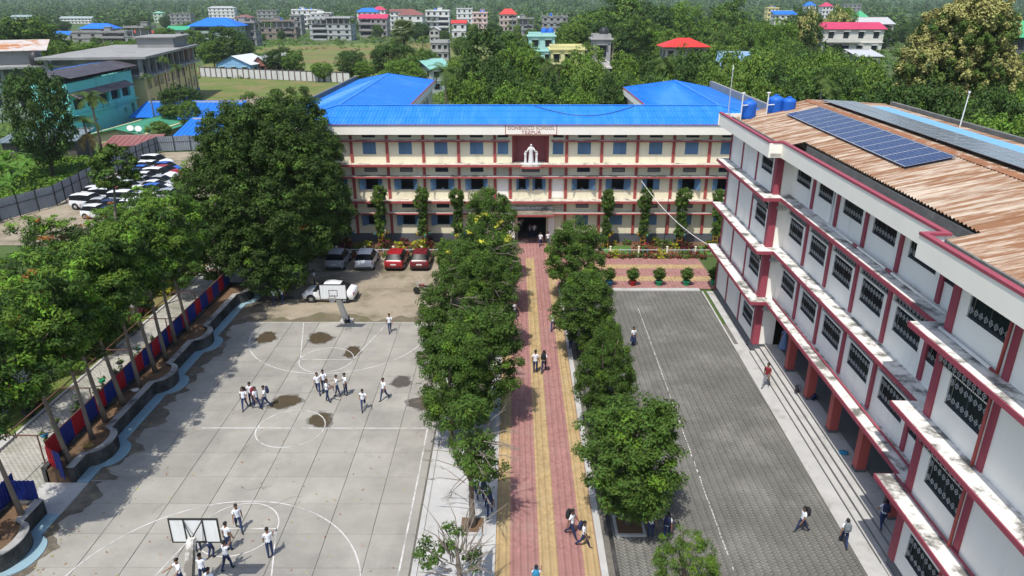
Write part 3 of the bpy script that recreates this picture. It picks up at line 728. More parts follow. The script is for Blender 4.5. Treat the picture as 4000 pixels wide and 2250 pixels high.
# roof edge
for nm, x0, y0, y1 in (('A', -.95, 42.5, 54.7), ('M', -.20, 24.7, 42.5), ('B', -1.05, 6.0, 24.7)):
    MB().box(x0, x0 + .12, y0 if nm != 'M' else y0, y1, TOPZ, 14.20).build('fascia', 'fascia', RB)
    MB().box(x0 - .03, x0 + .20, y0, y1, 14.20, 14.31).build('fascia_cap', 'trim2', RB)
    MB().box(x0 + .12, 1.6, y0, y1, TOPZ + .02, TOPZ + .25).build('gutter', 'gutter', RB)
MB().box(-.83, -.2, 42.5, 42.62, TOPZ, 14.20).build('fascia', 'fascia', RB); MB().box(-.75, 0.0, 42.47, 42.70, 14.202, 14.308).build('fascia_cap', 'trim2', RB)
MB().box(-.93, -.2, 24.58, 24.70, TOPZ, 14.20).build('fascia', 'fascia', RB); MB().box(-.85, -.0, 24.50, 24.73, 14.202, 14.308).build('fascia_cap', 'trim2', RB)
MB().box(-1.0, 11.5, 54.58, 54.7, TOPZ, 14.20).build('fascia', 'fascia', RB)
MB().box(11.5, 11.75, 6.0, 54.7, 13.4, 15.1).build('parapet', 'gutter', RB)
MB().box(11.4, 11.49, 6.0, 54.0, 0, 13.4).build('wall', 'white', RB)
# gutter inner wall under the eave
for x, y0, y1 in ((.05, 42.7, 54.5), (1.45, 24.6, 42.7), (.0, 6.0, 24.6)): MB().box(x - .14, x - .04, y0, y1, 13.6, 14.02).build('eave_wall', 'gutter', RB)
# corrugated roof: one sheet 0.82 m wide made once per length, laid side by side
RIDX, RIDZ = 5.6, 15.12
SL = (RIDZ - 14.22) / (RIDX - 1.45)
def corr_sheet(x0, z0, x1, z1, w=.82, waves=3, amp=.045):
    n = waves * 6; vs, fs = [], []
    for i in range(n + 1):
        y = w * 1.02 * i / n; dz = amp * math.cos(2 * math.pi * waves * i / n)
        for t in (0, .5, 1): vs.append((x0 + (x1 - x0) * t, y, z0 + (z1 - z0) * t + dz))
    for i in range(n):
        a, b = 3 * i, 3 * i + 3
        fs += [(a, a + 1, b + 1, b), (a + 1, a + 2, b + 2, b + 1)]
    mb = MB(); mb.add(vs, fs); return mb
sh_mid = corr_sheet(1.30, RIDZ - SL * (RIDX - 1.30), RIDX + .1, RIDZ + .02).mesh('roof_sheet', 'rust', True)
sh_end = corr_sheet(-.1, RIDZ - SL * (RIDX + .1), RIDX + .1, RIDZ + .02).mesh('roof_sheet', 'rust', True)
sh_far = corr_sheet(RIDX - .1, RIDZ + .02, 11.4, RIDZ - .05 * (11.4 - RIDX)).mesh('roof_sheet', 'rust', True)
y = 6.0
while y < 54.6:
    mid = 24.2 < y < 42.6
    obj('roof_sheet', sh_mid if mid else sh_end, RB, (0, y, random.uniform(-.006, .006)), (0, 0, random.uniform(-.004, .004)))
    obj('roof_sheet', sh_far, RB, (0, y, random.uniform(-.006, .006)))
    y += .82
rc = MB(); rc.add([(RIDX - .3, 6, RIDZ - .01), (RIDX, 6, RIDZ + .09), (RIDX + .3, 6, RIDZ + .0), (RIDX - .3, 55, RIDZ - .01), (RIDX, 55, RIDZ + .09), (RIDX + .3, 55, RIDZ + .0)], [(0, 1, 4, 3), (1, 2, 5, 4)])
rc.build('ridge_cap', mat('rusted_ridge', (0.27, 0.12, 0.06), 0.85, 0.25, 2.0, dirt=(0.5, 0.42, 0.34), dscale=1.2, dlo=0.55, dhi=0.7), RB)
MB().add([(8.8, 30, RIDZ - .05 * 3.2 + .06), (10.6, 30, RIDZ - .05 * 5.0 + .06), (10.6, 53.0, RIDZ - .05 * 5.0 + .06), (8.8, 53.0, RIDZ - .05 * 3.2 + .06)], [(0, 1, 2, 3)]).build('blue_roof_strip', mat('light_blue_sheet', (0.17, 0.38, 0.58), 0.6, 0.08, 1.0), RB)
# pipes on the ledges and down the walls
def pipe(pts, r, m, nm='drain_pipe'): MB().tube(pts, r, 8).build(nm, m, RB, smooth=True)
pipe([(.80, 36.62, 13.3), (.80, 36.62, 11.15), (.70, 36.5, 11.02), (.70, 24.9, 10.98)], .055, 'whitepipe')
pipe([(.70, 33.3, 11.0), (.70, 32.8, 11.0)], .075, 'trim2', 'pipe_coupling'); pipe([(.70, 29.8, 11.0), (.70, 29.3, 11.0)], .075, 'trim2', 'pipe_coupling')
pipe([(-.15, 23.7, 10.98), (-.15, 20.6, 10.97)], .065, 'whitepipe'); pipe([(-.15, 20.6, 10.97), (-.15, 20.25, 10.97), (-.15, 20.2, 13.2)], .06, 'trim')
for z0, z1 in ((.65, 3.7), (4.05, 7.2), (7.5, 10.6)): pipe([(-.14, 20.22, z0), (-.14, 20.22, z1)], .06, 'trim')
pipe([(-.35, 22.6, 13.5), (-.35, 22.6, 13.05), (-.3, 22.3, 12.95), (-.16, 20.5, 12.9)], .05, 'whitepipe')
pipe([(.72, 43.0, 4.10), (.72, 24.6, 4.10)], .05, 'trim2'); pipe([(-.12, 24.3, 4.10), (-.12, 10, 4.10)], .05, 'trim2')
pipe([(-.12, 43.3, 4.10), (-.12, 53.8, 4.10)], .04, 'trim2')
pipe([(-.1, 53.7, 13.2), (-.1, 53.7, .3)], .05, 'trim2')

# solar panels
def solar(name, label, x0, x1, zf, y0, y1, n, m, cells=(6, 10), rows=1):
    root = empty(name, (RBX, 0, 0), -RBA); tag(root, label, 'solar panels')
    w = (y1 - y0) / n; mid = (y0 + y1) / 2
    for r_ in range(rows):
        xa, xb = x0 + (x1 - x0) * r_ / rows + .03, x0 + (x1 - x0) * (r_ + 1) / rows - .03
        za, zb = zf(xa), zf(xb)
        pm_ = MB(); pm_.add([(xa, .02, za), (xb, .02, zb), (xb, w - .02, zb), (xa, w - .02, za), (xa, .02, za - .04), (xb, .02, zb - .04), (xb, w - .02, zb - .04), (xa, w - .02, za - .04)], [(0, 1, 2, 3), (0, 4, 5, 1), (1, 5, 6, 2), (2, 6, 7, 3), (3, 7, 4, 0)])
        pme = pm_.mesh('panel', m)
        fr = MB()
        for ya, yb in ((0, .035), (w - .035, w)): fr.add([(xa, ya, za + .006), (xb, ya, zb + .006), (xb, yb, zb + .006), (xa, yb, za + .006)], [(0, 1, 2, 3)])
        for a, b in ((xa, xa + .04), (xb - .04, xb)): fr.add([(a, 0, zf(a) + .006), (b, 0, zf(b) + .006), (b, w, zf(b) + .006), (a, w, zf(a) + .006)], [(0, 1, 2, 3)])
        cl = MB()
        for i in range(1, cells[0]):
            q = w * i / cells[0]; cl.add([(xa, q - .004, za + .004), (xb, q - .004, zb + .004), (xb, q + .004, zb + .004), (xa, q + .004, za + .004)], [(0, 1, 2, 3)])
        for i in range(1, cells[1]):
            q = xa + (xb - xa) * i / cells[1]; cl.add([(q - .004, 0, zf(q) + .004), (q + .004, 0, zf(q) + .004), (q + .004, w, zf(q) + .004), (q - .004, w, zf(q) + .004)], [(0, 1, 2, 3)])
        fme = fr.mesh('frame', 'alu'); cme = cl.mesh('cell_grid', 'alu')
        for i in range(n):
            p = obj('panel', pme, root, (0, y0 + w * i, 0)); obj('frame', fme, p); obj('cell_grid', cme, p)
    for yy in (y0 + .5, mid, y1 - .5):
        MB().bar((x0 + .1, yy, zf(x0) - .08), (x1 - .1, yy, zf(x1) - .08), .06).build('mounting_rail', 'alu', root)
    return root
solar('solar_array', 'blue solar panel row lying on the rusty slope facing the yard', 2.75, 5.10, lambda x: RIDZ - SL * (RIDX - x) + .16, 34.0, 51.2, 14, 'pv')
solar('solar_array', 'long grey solar panel array beyond the ridge of the rusty roof', 6.0, 8.5, lambda x: RIDZ + .24 - .05 * (x - 6.0), 22.0, 53.6, 30, 'pvgrey', rows=2)

# things on the far end of that roof
def rbp(x, y, z): return (RBX + x * math.cos(RBA) + y * math.sin(RBA), -x * math.sin(RBA) + y * math.cos(RBA), z)
def tank(loc, r, h, m, label, group=None, n=16):
    t = empty('water_tank', loc); tag(t, label, 'water tank', group)
    pr = [(r * .9, 0), (r, .06), (r * .97, h * .2), (r, h * .25), (r * .97, h * .45), (r, h * .5), (r * .97, h * .7), (r, h * .75), (r * .85, h * .88), (r * .35, h * .97)]
    MB().lathe(pr, n).build('body', m, t, smooth=True); MB().lathe([(r * .3, h * .95), (r * .3, h * 1.04), (r * .1, h * 1.06)], 10).build('lid', m, t)
    return t
tank(rbp(.75, 53.2, 14.05), .52, 1.35, 'tankblue', 'blue wrapped water tank at the left end of the rusty roof', 'blue tanks on the roof')
tank(rbp(2.75, 53.6, 14.35), .55, 1.30, 'tankblue', 'blue wrapped water tank second from the roof end', 'blue tanks on the roof')
tank(rbp(3.6, 53.3, 14.4), .50, 1.15, 'tankblue', 'blue wrapped water tank closest to the solar panels', 'blue tanks on the roof')
for k, (x, y, lab) in enumerate(((.05, 52.6, 'white roof pipe with a tee top left of the blue tanks'), (1.95, 52.9, 'white roof pipe with a tee top between the blue tanks'))):
    pp = empty('vent_pipe', rbp(x, y, 14.0)); tag(pp, lab, 'pipe')
    MB().tube([(0, 0, 0), (0, 0, 1.9)], .045, 8).build('riser', 'whitepipe', pp); MB().tube([(-.12, 0, 1.9), (.12, 0, 1.9)], .06, 8).build('tee', 'whitepipe', pp)
    MB().tube([(0, 0, 1.05), (.55, .2, 1.05)], .04, 8).build('branch', 'whitepipe', pp)
pl_ = empty('mast', rbp(-.55, 53.8, 14.0)); tag(pl_, 'thin grey mast rising at the end of the rusty roof', 'mast')
MB().tube([(0, 0, 0), (0, 0, 3.4)], [.045, .03], 6).build('pole', 'alu', pl_); MB().lathe([(.05, 3.4), (.02, 3.75)], 6).build('tip', 'whitepipe', pl_)
ms = empty('mast', rbp(11.0, 44.5, 14.2)); tag(ms, 'slim white pole at the back parapet of the solar roof', 'mast')
MB().tube([(0, 0, 0), (.15, 0, 2.7)], [.04, .03], 6).build('pole', 'whitepipe', ms); MB().lathe([(.07, 2.68), (.07, 2.8)], 8, (.15, 0)).build('tip', 'whitepipe', ms)
# ------------------------------------------------------------------ the main school building
SB = empty('school_building', (1.6, 67.3, 0))
tag(SB, 'long three storey cream school building with blue shutters and bright blue roof', 'building')
def sbl(x, y, z=0.0): return (x - 1.6, y - 67.3, z)          # world to local
WX0, WX1, WY = -22.0, 25.2, 67.3
PIL = [-21.9, -18.6, -15.25, -11.9, -8.5, -5.2, -1.8, 4.95, 8.25, 11.6, 14.98, 18.35, 21.7, 25.0]
BAY = [(a + b) / 2 for a, b in zip(PIL, PIL[1:])]
BAY = [b for b in BAY if not (0 < b < 3)]
WIN = {0: (1.72, 2.86), 1: (5.22, 6.40), 2: (8.62, 9.80)}
VEN = {0: (3.42, 3.90), 1: (6.92, 7.36), 2: (10.18, 10.56)}
HW = 0.62
def sb_build(mb, nm, m, smooth=False): return mb.build(nm, m, SB, (-1.6, -67.3, 0), smooth=smooth)
PYf = lambda u, v, d: (u, WY + d, v)
holes = []
for b in BAY:
    for f in range(3): holes += [(b - HW, b + HW, *WIN[f]), (b - HW, b + HW, *VEN[f])]
for sx in (-1.03, 4.15): holes += [(sx - .5, sx + .5, *WIN[2]), (sx - .5, sx + .5, 10.18, 10.56)]
holes += [(.45, 1.15, *WIN[1]), (2.0, 2.7, *WIN[1]), (.75, 2.45, 6.92, 7.36), (.35, 3.15, 0.0, 2.95)]
holes += [(-.18, 3.30, 7.72, 10.35)]
mb = MB(); holes_wall(mb, PYf, WX0, WX1, 0.0, 11.4, holes, .28)
mb.box(WX0, WX0 + .2, WY + .002, 76.0, 0, 11.4); mb.box(WX1 - .2, WX1, WY + .002, 76.0, 0, 11.4); mb.box(WX0, WX1, 75.9, 76.0, 0, 11.4)
sb_build(mb, 'wall', 'cream')
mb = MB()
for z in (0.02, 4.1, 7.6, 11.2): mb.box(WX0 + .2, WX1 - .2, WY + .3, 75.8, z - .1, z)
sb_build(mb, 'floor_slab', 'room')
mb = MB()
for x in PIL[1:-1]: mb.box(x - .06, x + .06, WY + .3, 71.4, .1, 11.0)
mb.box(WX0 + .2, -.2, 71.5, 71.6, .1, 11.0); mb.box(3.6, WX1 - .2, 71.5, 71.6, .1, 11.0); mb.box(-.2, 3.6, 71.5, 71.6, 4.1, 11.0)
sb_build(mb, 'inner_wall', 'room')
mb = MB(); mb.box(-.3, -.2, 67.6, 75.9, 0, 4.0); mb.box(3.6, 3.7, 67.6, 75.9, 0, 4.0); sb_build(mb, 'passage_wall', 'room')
for a, b in ((WX0 - .02, .3), (3.2, WX1)): sb_build(MB().box(a, b, WY - .04, WY, 0, .85), 'plinth', 'plinth')
for x in PIL:
    for z0, z1 in ((.85, 2.93), (3.07, 4.12), (4.32, 6.47), (6.62, 7.62), (7.82, 9.88), (10.0, 10.6)):
        sb_build(MB().box(x - .13, x + .13, WY - .12, WY + .0, z0, z1), 'pilaster', 'trim')
for x in (-.33, 3.45):
    for z0, z1 in ((4.32, 6.47), (6.62, 7.62)): sb_build(MB().box(x - .13, x + .13, WY - .12, WY, z0, z1), 'pilaster', 'trim')
# ledges
for z0, z1, out, m in ((2.93, 3.07, .62, 'fascia'), (4.12, 4.32, .92, 'ledge'), (6.47, 6.62, .62, 'ledgew'), (7.62, 7.82, .92, 'ledge'), (9.88, 10.0, .5, 'ledgew')):
    segs = [(WX0 - .1, -.35), (3.5, WX1 + .1)] if z0 in (2.93, 9.88) else [(WX0 - .1, WX1 + .1)]
    for a, b in segs:
        sb_build(MB().box(a, b, WY - out, WY - .001, z0 + .02, z1), 'ledge', m)
        sb_build(MB().box(a, b, WY - out - .05, WY - out, z0 - .03, z1 - .02), 'ledge_trim', 'trim')
sb_build(MB().box(WX0 - .3, WX1 + .3, 66.30, 66.42, 10.6, 11.46), 'fascia', 'fascia')
sb_build(MB().box(WX0 - .3, WX1 + .3, 66.27, 66.45, 11.46, 11.55), 'fascia_cap', 'trim')
sb_build(MB().box(WX0 - .3, WX1 + .3, 66.42, WY, 10.62, 10.72), 'soffit', 'ledgew')
# sign painted on the fascia
for x in (-.78, 3.92): sb_build(MB().box(x - .03, x + .03, 66.275, 66.30, 10.62, 11.45), 'sign_border', 'trim')
sb_build(MB().box(-.78, 3.92, 66.278, 66.30, 10.605, 10.65), 'sign_border', 'trim')
M['letter'] = mat('faded_red_lettering', (0.40, 0.17, 0.15), 0.7, 0.15, 6.0)
def lettering(txt, cx, z, width, size):
    cu = bpy.data.curves.new('sign_lettering', 'FONT'); cu.body = txt; cu.align_x = 'CENTER'; cu.size = size; cu.extrude = .004; cu.offset = .006; cu.space_character = 1.12
    tmp = bpy.data.objects.new('lettering_curve', cu); C.objects.link(tmp); bpy.context.view_layer.update()
    me = bpy.data.meshes.new_from_object(tmp.evaluated_get(bpy.context.evaluated_depsgraph_get())); bpy.data.objects.remove(tmp)
    me.materials.clear(); me.materials.append(M['letter']); o = obj('sign_lettering', me, SB); kind(o, 'stuff')
    o.location = sbl(cx, 66.288, z); o.rotation_euler = (math.pi / 2, 0, 0)
    bpy.context.view_layer.update()
    o.scale.x = width / max(o.dimensions.x, .01)
    return o
lettering('DONBOSCO SCHOOL', 1.58, 11.08, 4.25, .42)
lettering('TEZPUR', 1.58, 10.70, 1.80, .40)

# windows
leaf_me = MB(); leaf_me.box(0, HW - .01, -.02, .02, 0, 1.14, 0)
for a in (.08, .34): leaf_me.box(a, a + .2, -.03, .03, .08, 1.06, 0)
leaf_me = leaf_me.mesh('shutter', 'shutter')
fr = MB()
for a, b, c_, d_ in ((-HW, HW, 0, .05), (-HW, HW, 1.11, 1.16), (-HW, -HW + .05, .05, 1.11), (HW - .05, HW, .05, 1.11)): fr.box(a, b, .03, .12, c_, d_)
frame_w = fr.mesh('frame', 'shutter')
bw_ = MB()
for i in range(1, 10): bw_.box(-HW, HW, .13, .145, .05 + i * .106, .062 + i * .106)
bars_w = bw_.mesh('bars', 'bars')
vf = MB()
for a, b, c_, d_ in ((-HW, HW, 0, .05), (-HW, HW, .40, .45), (-HW, -HW + .05, .05, .40), (HW - .05, HW, .05, .40)): vf.box(a, b, .02, .12, c_, d_)
vent_f = vf.mesh('vent_window', 'frame')
vsl = MB()
for i in range(4): vsl.add([(-HW + .05, .05, .06 + i * .09), (HW - .05, .05, .06 + i * .09), (HW - .05, .12, .12 + i * .09), (-HW + .05, .12, .12 + i * .09)], [(0, 1, 2, 3)])
vent_s = vsl.mesh('louvre', 'frame')
vent_c = MB().box(-HW + .05, HW - .05, .06, .09, .05, .40).mesh('shut_panel', mat('vent_panel', (0.20, 0.20, 0.20), 0.7, 0.1, 2.0))
sill_me = MB().box(-HW - .06, HW + .06, -.06, .02, -.06, 0).mesh('sill', 'cream')
def sb_window(x, z, state, sx=1.0):
    w = obj('window', frame_w, SB, sbl(x, WY, z), (0, 0, 0), (sx, 1, 1)); obj('sill', sill_me, w)
    if state != 'shut': obj('bars', bars_w, w)
    if state == 'shut':
        obj('shutter', leaf_me, w, (-HW + .005, .0, .01)); obj('shutter', leaf_me, w, (HW - .005, .0, .01), (0, 0, math.pi))
    else:
        for s in (-1, 1):
            if state == 'half' and s == 1:
                obj('shutter', leaf_me, w, (HW - .005, .0, .01), (0, 0, math.pi)); continue
            a = R(random.uniform(128, 158))
            if s < 0: obj('shutter', leaf_me, w, (-HW, -.03, .01), (0, 0, -a))
            else: obj('shutter', leaf_me, w, (HW, -.03, .01), (0, 0, math.pi + a))
def sb_vent(x, z, shut, sx=1.0):
    v = obj('vent_window', vent_f, SB, sbl(x, WY, z), (0, 0, 0), (sx, 1, .85)); obj('louvre' if not shut else 'shut_panel', vent_s if not shut else vent_c, v)
for i, b in enumerate(BAY):
    sb_window(b, WIN[2][0], 'shut'); sb_vent(b, VEN[2][0], False)
    sb_window(b, WIN[1][0], 'half' if abs(b - 13.3) < 1 else 'open'); sb_vent(b, VEN[1][0], i in (2, 3, 7, 8, 9))
    sb_window(b, WIN[0][0], 'open' if b < -6 else 'shut'); sb_vent(b, VEN[0][0], b > 6)
for sx in (-1.03, 4.15):
    sb_window(sx, WIN[2][0], 'shut', .8); sb_vent(sx, VEN[2][0], False, .8)
sb_window(.8, WIN[1][0], 'open', .56); sb_window(2.35, WIN[1][0], 'open', .56); sb_vent(1.6, VEN[1][0], True, 1.37)
# pale lattice screens beside the centre bay
for sx in (-1.07, 4.2):
    for z0, n in ((6.72, 2), (3.25, 2)):
        mb = MB()
        for i in range(6): mb.box(sx - .55 + i * .21, sx - .53 + i * .21, WY - .04, WY - .005, z0, z0 + .8)
        for i in range(5): mb.box(sx - .55, sx + .52, WY - .035, WY - .006, z0 + i * .19, z0 + .02 + i * .19)
        sb_build(mb, 'lattice_screen', 'cement')
    sb_build(MB().box(sx - .52, sx + .52, WY - .05, WY - .003, 4.45, 6.4), 'white_panel', 'white')
# niche
mb = MB(); mb.quad((.25, 68.5, 7.72), (2.87, 68.5, 7.72), (2.87, 68.5, 10.35), (.25, 68.5, 10.35)); sb_build(mb, 'niche_back', 'joint')
tl = MB().box(0, .245, -.014, 0, 0, .115).mesh('tile', 'tile')
for r_ in range(22):
    for q in range(11):
        xx = .26 + q * .253 - (.12 if r_ % 2 else 0)
        if xx < .2: xx = .26
        obj('tile', tl, SB, sbl(xx, 68.497, 7.74 + r_ * .119))
mb = MB(); mb.quad((-.18, WY, 7.72), (.25, 68.5, 7.72), (.25, 68.5, 10.35), (-.18, WY, 10.35)); mb.quad((2.87, 68.5, 7.72), (3.30, WY, 7.72), (3.30, WY, 10.35), (2.87, 68.5, 10.35))
mb.box(-.2, 3.3, WY + .29, 68.6, 10.34, 10.42); sb_build(mb, 'niche_side', 'pink')
sb_build(MB().box(-.2, 3.32, 67.0, 68.5, 7.60, 7.72), 'niche_floor', 'ledge')
pb = [(1.6 + 1.05 * math.cos(a), 66.55 - .45 * math.sin(a)) for a in [math.pi * i / 12 for i in range(13)]]
sb_build(MB().prism([(2.65, 67.2)] + pb + [(.55, 67.2)], 7.60, 7.84), 'balcony', 'ledge'); 
sb_build(MB().prism([(2.70, 67.2)] + [(1.6 + 1.1 * math.cos(a), 66.55 - .5 * math.sin(a)) for a in [math.pi * i / 12 for i in range(13)]] + [(.5, 67.2)], 7.48, 7.66), 'balcony_trim', 'trim')
# canopy and entrance
sb_build(MB().box(-.35, 3.75, 65.35, 67.29, 3.02, 3.30), 'canopy', mat('mossy_canopy', (0.24, 0.21, 0.165), 0.95, 0.3, 2.0, dirt=(0.11, 0.09, 0.065), dscale=1.4, dlo=0.45, dhi=0.65))
sb_build(MB().box(-.40, 3.80, 65.29, 65.35, 3.10, 3.24), 'canopy_trim', 'trim')
sb_build(MB().box(-.35, 3.75, 67.0, 67.28, 3.30, 3.62), 'canopy_rim', 'ledgew')
sb_build(MB().box(3.3, 3.9, 66.8, 67.26, 0, 2.95), 'entrance_panel', 'white'); sb_build(MB().box(-.5, .1, 66.8, 67.26, 0, 2.95), 'entrance_panel', 'white')
# roof
EZ, RZ, RY = 11.50, 12.62, 71.0
RX = [(-22.4, -17.0, -11.3), (14.3, 19.9, 25.6)]
def ribbed(nm, corners, along, m='blueroof', rib=.33):
    """sloping polygon plus raised ribs running up the slope; along = axis index of the eave"""
    mb = MB(); mb.add(corners, [tuple(range(len(corners)))])
    nrm = (Vector(corners[1]) - Vector(corners[0])).cross(Vector(corners[2]) - Vector(corners[0])).normalized()
    if nrm.z < 0: nrm = -nrm
    P = [Vector(c_) for c_ in corners]
    lo, hi = min(p[along] for p in P), max(p[along] for p in P)
    q = lo + rib / 2
    while q < hi:
        ts = []
        for a, b in zip(P, P[1:] + P[:1]):
            if (a[along] - q) * (b[along] - q) < 0: ts.append(a.lerp(b, (q - a[along]) / (b[along] - a[along])))
        if len(ts) >= 2:
            a, b = ts[0] + nrm * .02, ts[1] + nrm * .02
            if (a - b).length > .1: mb.bar(a, b, .06, .05, 0, nrm)
        q += rib
    if len(P) == 4 and rib < 1:                             # laps where the sheets overlap
        for t in (.36, .70):
            mb.bar(P[0].lerp(P[3], t) + nrm * .012, P[1].lerp(P[2], t) + nrm * .012, .05, .03, 0, nrm)
    return sb_build(mb, nm, m)
(xa, xr, xb), (xc, xs, xd) = RX
ribbed('roof_slope', [(xa, 66.2, EZ), (xd, 66.2, EZ), (xs, RY, RZ), (xr, RY, RZ)], 0)
ribbed('roof_slope', [(xb, 75.8, EZ), (xc, 75.8, EZ), (xc + .6, RY, RZ - .003), (xb - .6, RY, RZ - .003)], 0)
for (a, r_, b), yr in ((RX[0], 101.0), (RX[1], 92.0)):
    ye = yr + 5.0
    ribbed('roof_slope', [(a, 66.2, EZ), (r_, RY, RZ), (r_, yr, RZ + .25), (a, ye, EZ)], 1, 'blueroof2' if a < 0 else 'blueroof')
    ribbed('roof_slope', [(b, ye, EZ), (r_, yr, RZ + .25), (r_, RY, RZ), (b, 75.8 if a < 0 else 66.2, EZ)] if a > 0 else [(b, ye, EZ), (r_, yr, RZ + .25), (r_, RY, RZ), (b, 75.8, EZ)], 1, 'blueroof2')
    ribbed('roof_slope', [(a, ye, EZ), (r_, yr, RZ + .25), (b, ye, EZ)], 0, 'blueroof')
    for p, q in (((r_, RY, RZ), (r_, yr, RZ + .25)), ((r_, yr, RZ + .25), (a, ye, EZ)), ((r_, yr, RZ + .25), (b, ye, EZ)), ((r_, RY, RZ), (a if a < 0 else b, 66.2, EZ))):
        sb_build(MB().bar((p[0], p[1], p[2] + .04), (q[0], q[1], q[2] + .04), .30, .05), 'ridge_cap', 'blueroof')
    mb = MB(); mb.box(a + .4, b - .4, 76.01, ye - .3, 0, 11.3); sb_build(mb, 'wing_wall', 'cream')
    side = b if a < 0 else a
    s = 1 if a < 0 else -1
    sb_build(MB().box(side - .06, side + .06, 75.9, ye + .1, 10.65, 11.44), 'fascia', 'fascia'); sb_build(MB().box(side - .09, side + .09, 75.9, ye + .1, 11.44, 11.52), 'fascia_cap', 'trim')
    for zz in (4.2, 7.7): sb_build(MB().box(min(side - .4 * s, side + .4 * s), max(side - .4 * s, side + .4 * s), 76.1, ye - .3, zz - .1, zz + .1), 'ledge', 'ledge')
    for k in range(7):
        yy = 77.5 + k * 3.4
        sb_build(MB().box(side - s * .42 - .04, side - s * .42 + .04, yy, yy + .25, .2, 10.6), 'pilaster', 'trim')
        for z0 in (1.7, 5.2, 8.6):
            o = sb_build(MB().box(side - s * .41 - .03, side - s * .41 + .03, yy + 1.0, yy + 2.2, z0, z0 + 1.15), 'window', 'shutter')
    out = a if a < 0 else b
    sb_build(MB().box(out - .15 - .2 * s, out + .15 - .2 * s, 70.0, ye + .3, 10.4, 12.05 if a < 0 else 12.3), 'parapet', 'gutter' if a < 0 else 'cement')
sb_build(MB().bar((xr, RY, RZ + .04), (xs, RY, RZ + .04), .34, .05), 'ridge_cap', 'blueroof')

# statue group in the niche
st = empty('statue', (1.6, 66.75, 7.84)); tag(st, 'white statue of a robed figure with two children in the red niche', 'statue')
def robed(name, x, h, parent, wide=1.0, y=0.0):
    mb = MB(); n = 20
    prof = [(.21, 0), (.215, .10), (.18, .35), (.155, .58), (.16, .68), (.185, .80), (.15, .84), (.06, .865), (.05, .88)]
    vs, fs = [], []
    for r_, t in prof:
        for k in range(n):
            a = 2 * math.pi * k / n; fold = 1 + (.06 * math.cos(6 * a) if t < .6 else 0)
            vs.append((x + r_ * h * .62 * fold * wide * math.cos(a) * (1.25 if .6 < t < .86 else 1.0), y + r_ * h * .5 * fold * math.sin(a), t * h))
    for i in range(len(prof) - 1):
        for k in range(n): fs.append((i * n + k, i * n + (k + 1) % n, (i + 1) * n + (k + 1) % n, (i + 1) * n + k))
    fs.append(tuple(range(n - 1, -1, -1))); mb.add(vs, fs)
    hp = [(.001, .875), (.038, .885), (.052, .91), (.056, .94), (.05, .97), (.03, .992), (.001, 1.0)]
    mb.lathe([(r_ * h, t * h) for r_, t in hp], 12, (x, y - .01))
    return mb.build(name, 'statue', parent, smooth=True)
robed('robed_figure', 0, 1.85, st)
for s in (-1, 1):
    robed('child_figure', s * .52, 1.22, st, .8, -.05)
    MB().tube([(s * .20, 0, 1.48), (s * .36, -.10, 1.22), (s * .46, -.16, 1.02)], [.07, .06, .045], 8).build('arm', 'statue', st, smooth=True)
MB().prism([(1.0 * math.cos(a), -.02 + .36 * math.sin(a)) for a in [2 * math.pi * i / 20 for i in range(20)]], -.001, .06).build('base', 'statue', st)

# cable from the school to the classroom block, pole in the garden
mb = MB(); pts = []
p0, p1 = Vector((12.0, 66.4, 6.3)), Vector((16.35, 53.9, 3.6))
for i in range(25):
    t = i / 24; p = p0.lerp(p1, t); p.z -= 1.9 * 4 * t * (1 - t) * .42; pts.append(p)
tag(MB().tube(pts, .024, 6).build('cable', 'whitepipe'), 'thick white cable sagging between the school and the classroom block', 'cable')
gp = gnd(2000 + 1520 / 2.574, 563 + 1060 / 2.574)
gpo = empty('garden_pole', gp); tag(gpo, 'thin dark pole standing in the flower garden right of the entrance', 'pole')
MB().tube([(0, 0, 0), (.1, 0, 5.0)], [.04, .03], 6).build('shaft', 'bars', gpo)
mb = MB(); pts = []
for i in range(20):
    t = i / 19; pts.append((4.6 + 6.6 * t, 68.5 - 1.2 * math.sin(math.pi * t) + .8 * t, 0))
pts = [(x, y - 0.3, EZ + (y - .3 - 66.2) * (RZ - EZ) / (RY - 66.2) + .09) for x, y, _ in [(2.0 + 9.6 * i / 24, 70.9 - 2.4 * math.sin(math.pi * i / 24), 0) for i in range(25)]]
tag(MB().tube(pts, .03, 5).build('roof_wire', 'bars'), 'dark wire lying in a curve on the blue roof', 'wire')
# ------------------------------------------------------------------ foliage
def unit(v): return v / np.maximum(np.linalg.norm(v, axis=1, keepdims=True), 1e-6)
def leaf_quads(P, Nrm, L, W, rng, hang=0.0):
    """one rhombus per leaf"""
    n = len(P); t = rng.normal(size=(n, 3)); t[:, 2] -= hang
    t = unit(t - Nrm * (t * Nrm).sum(1, keepdims=True)); b = np.cross(Nrm, t)
    l = (L * rng.uniform(.7, 1.3, n))[:, None] / 2; w = (W * rng.uniform(.7, 1.3, n))[:, None] / 2
    V = np.stack([P - t * l, P + b * w, P + t * l, P - b * w], 1)
    return V.reshape(-1, 3), np.arange(4 * n).reshape(-1, 4)

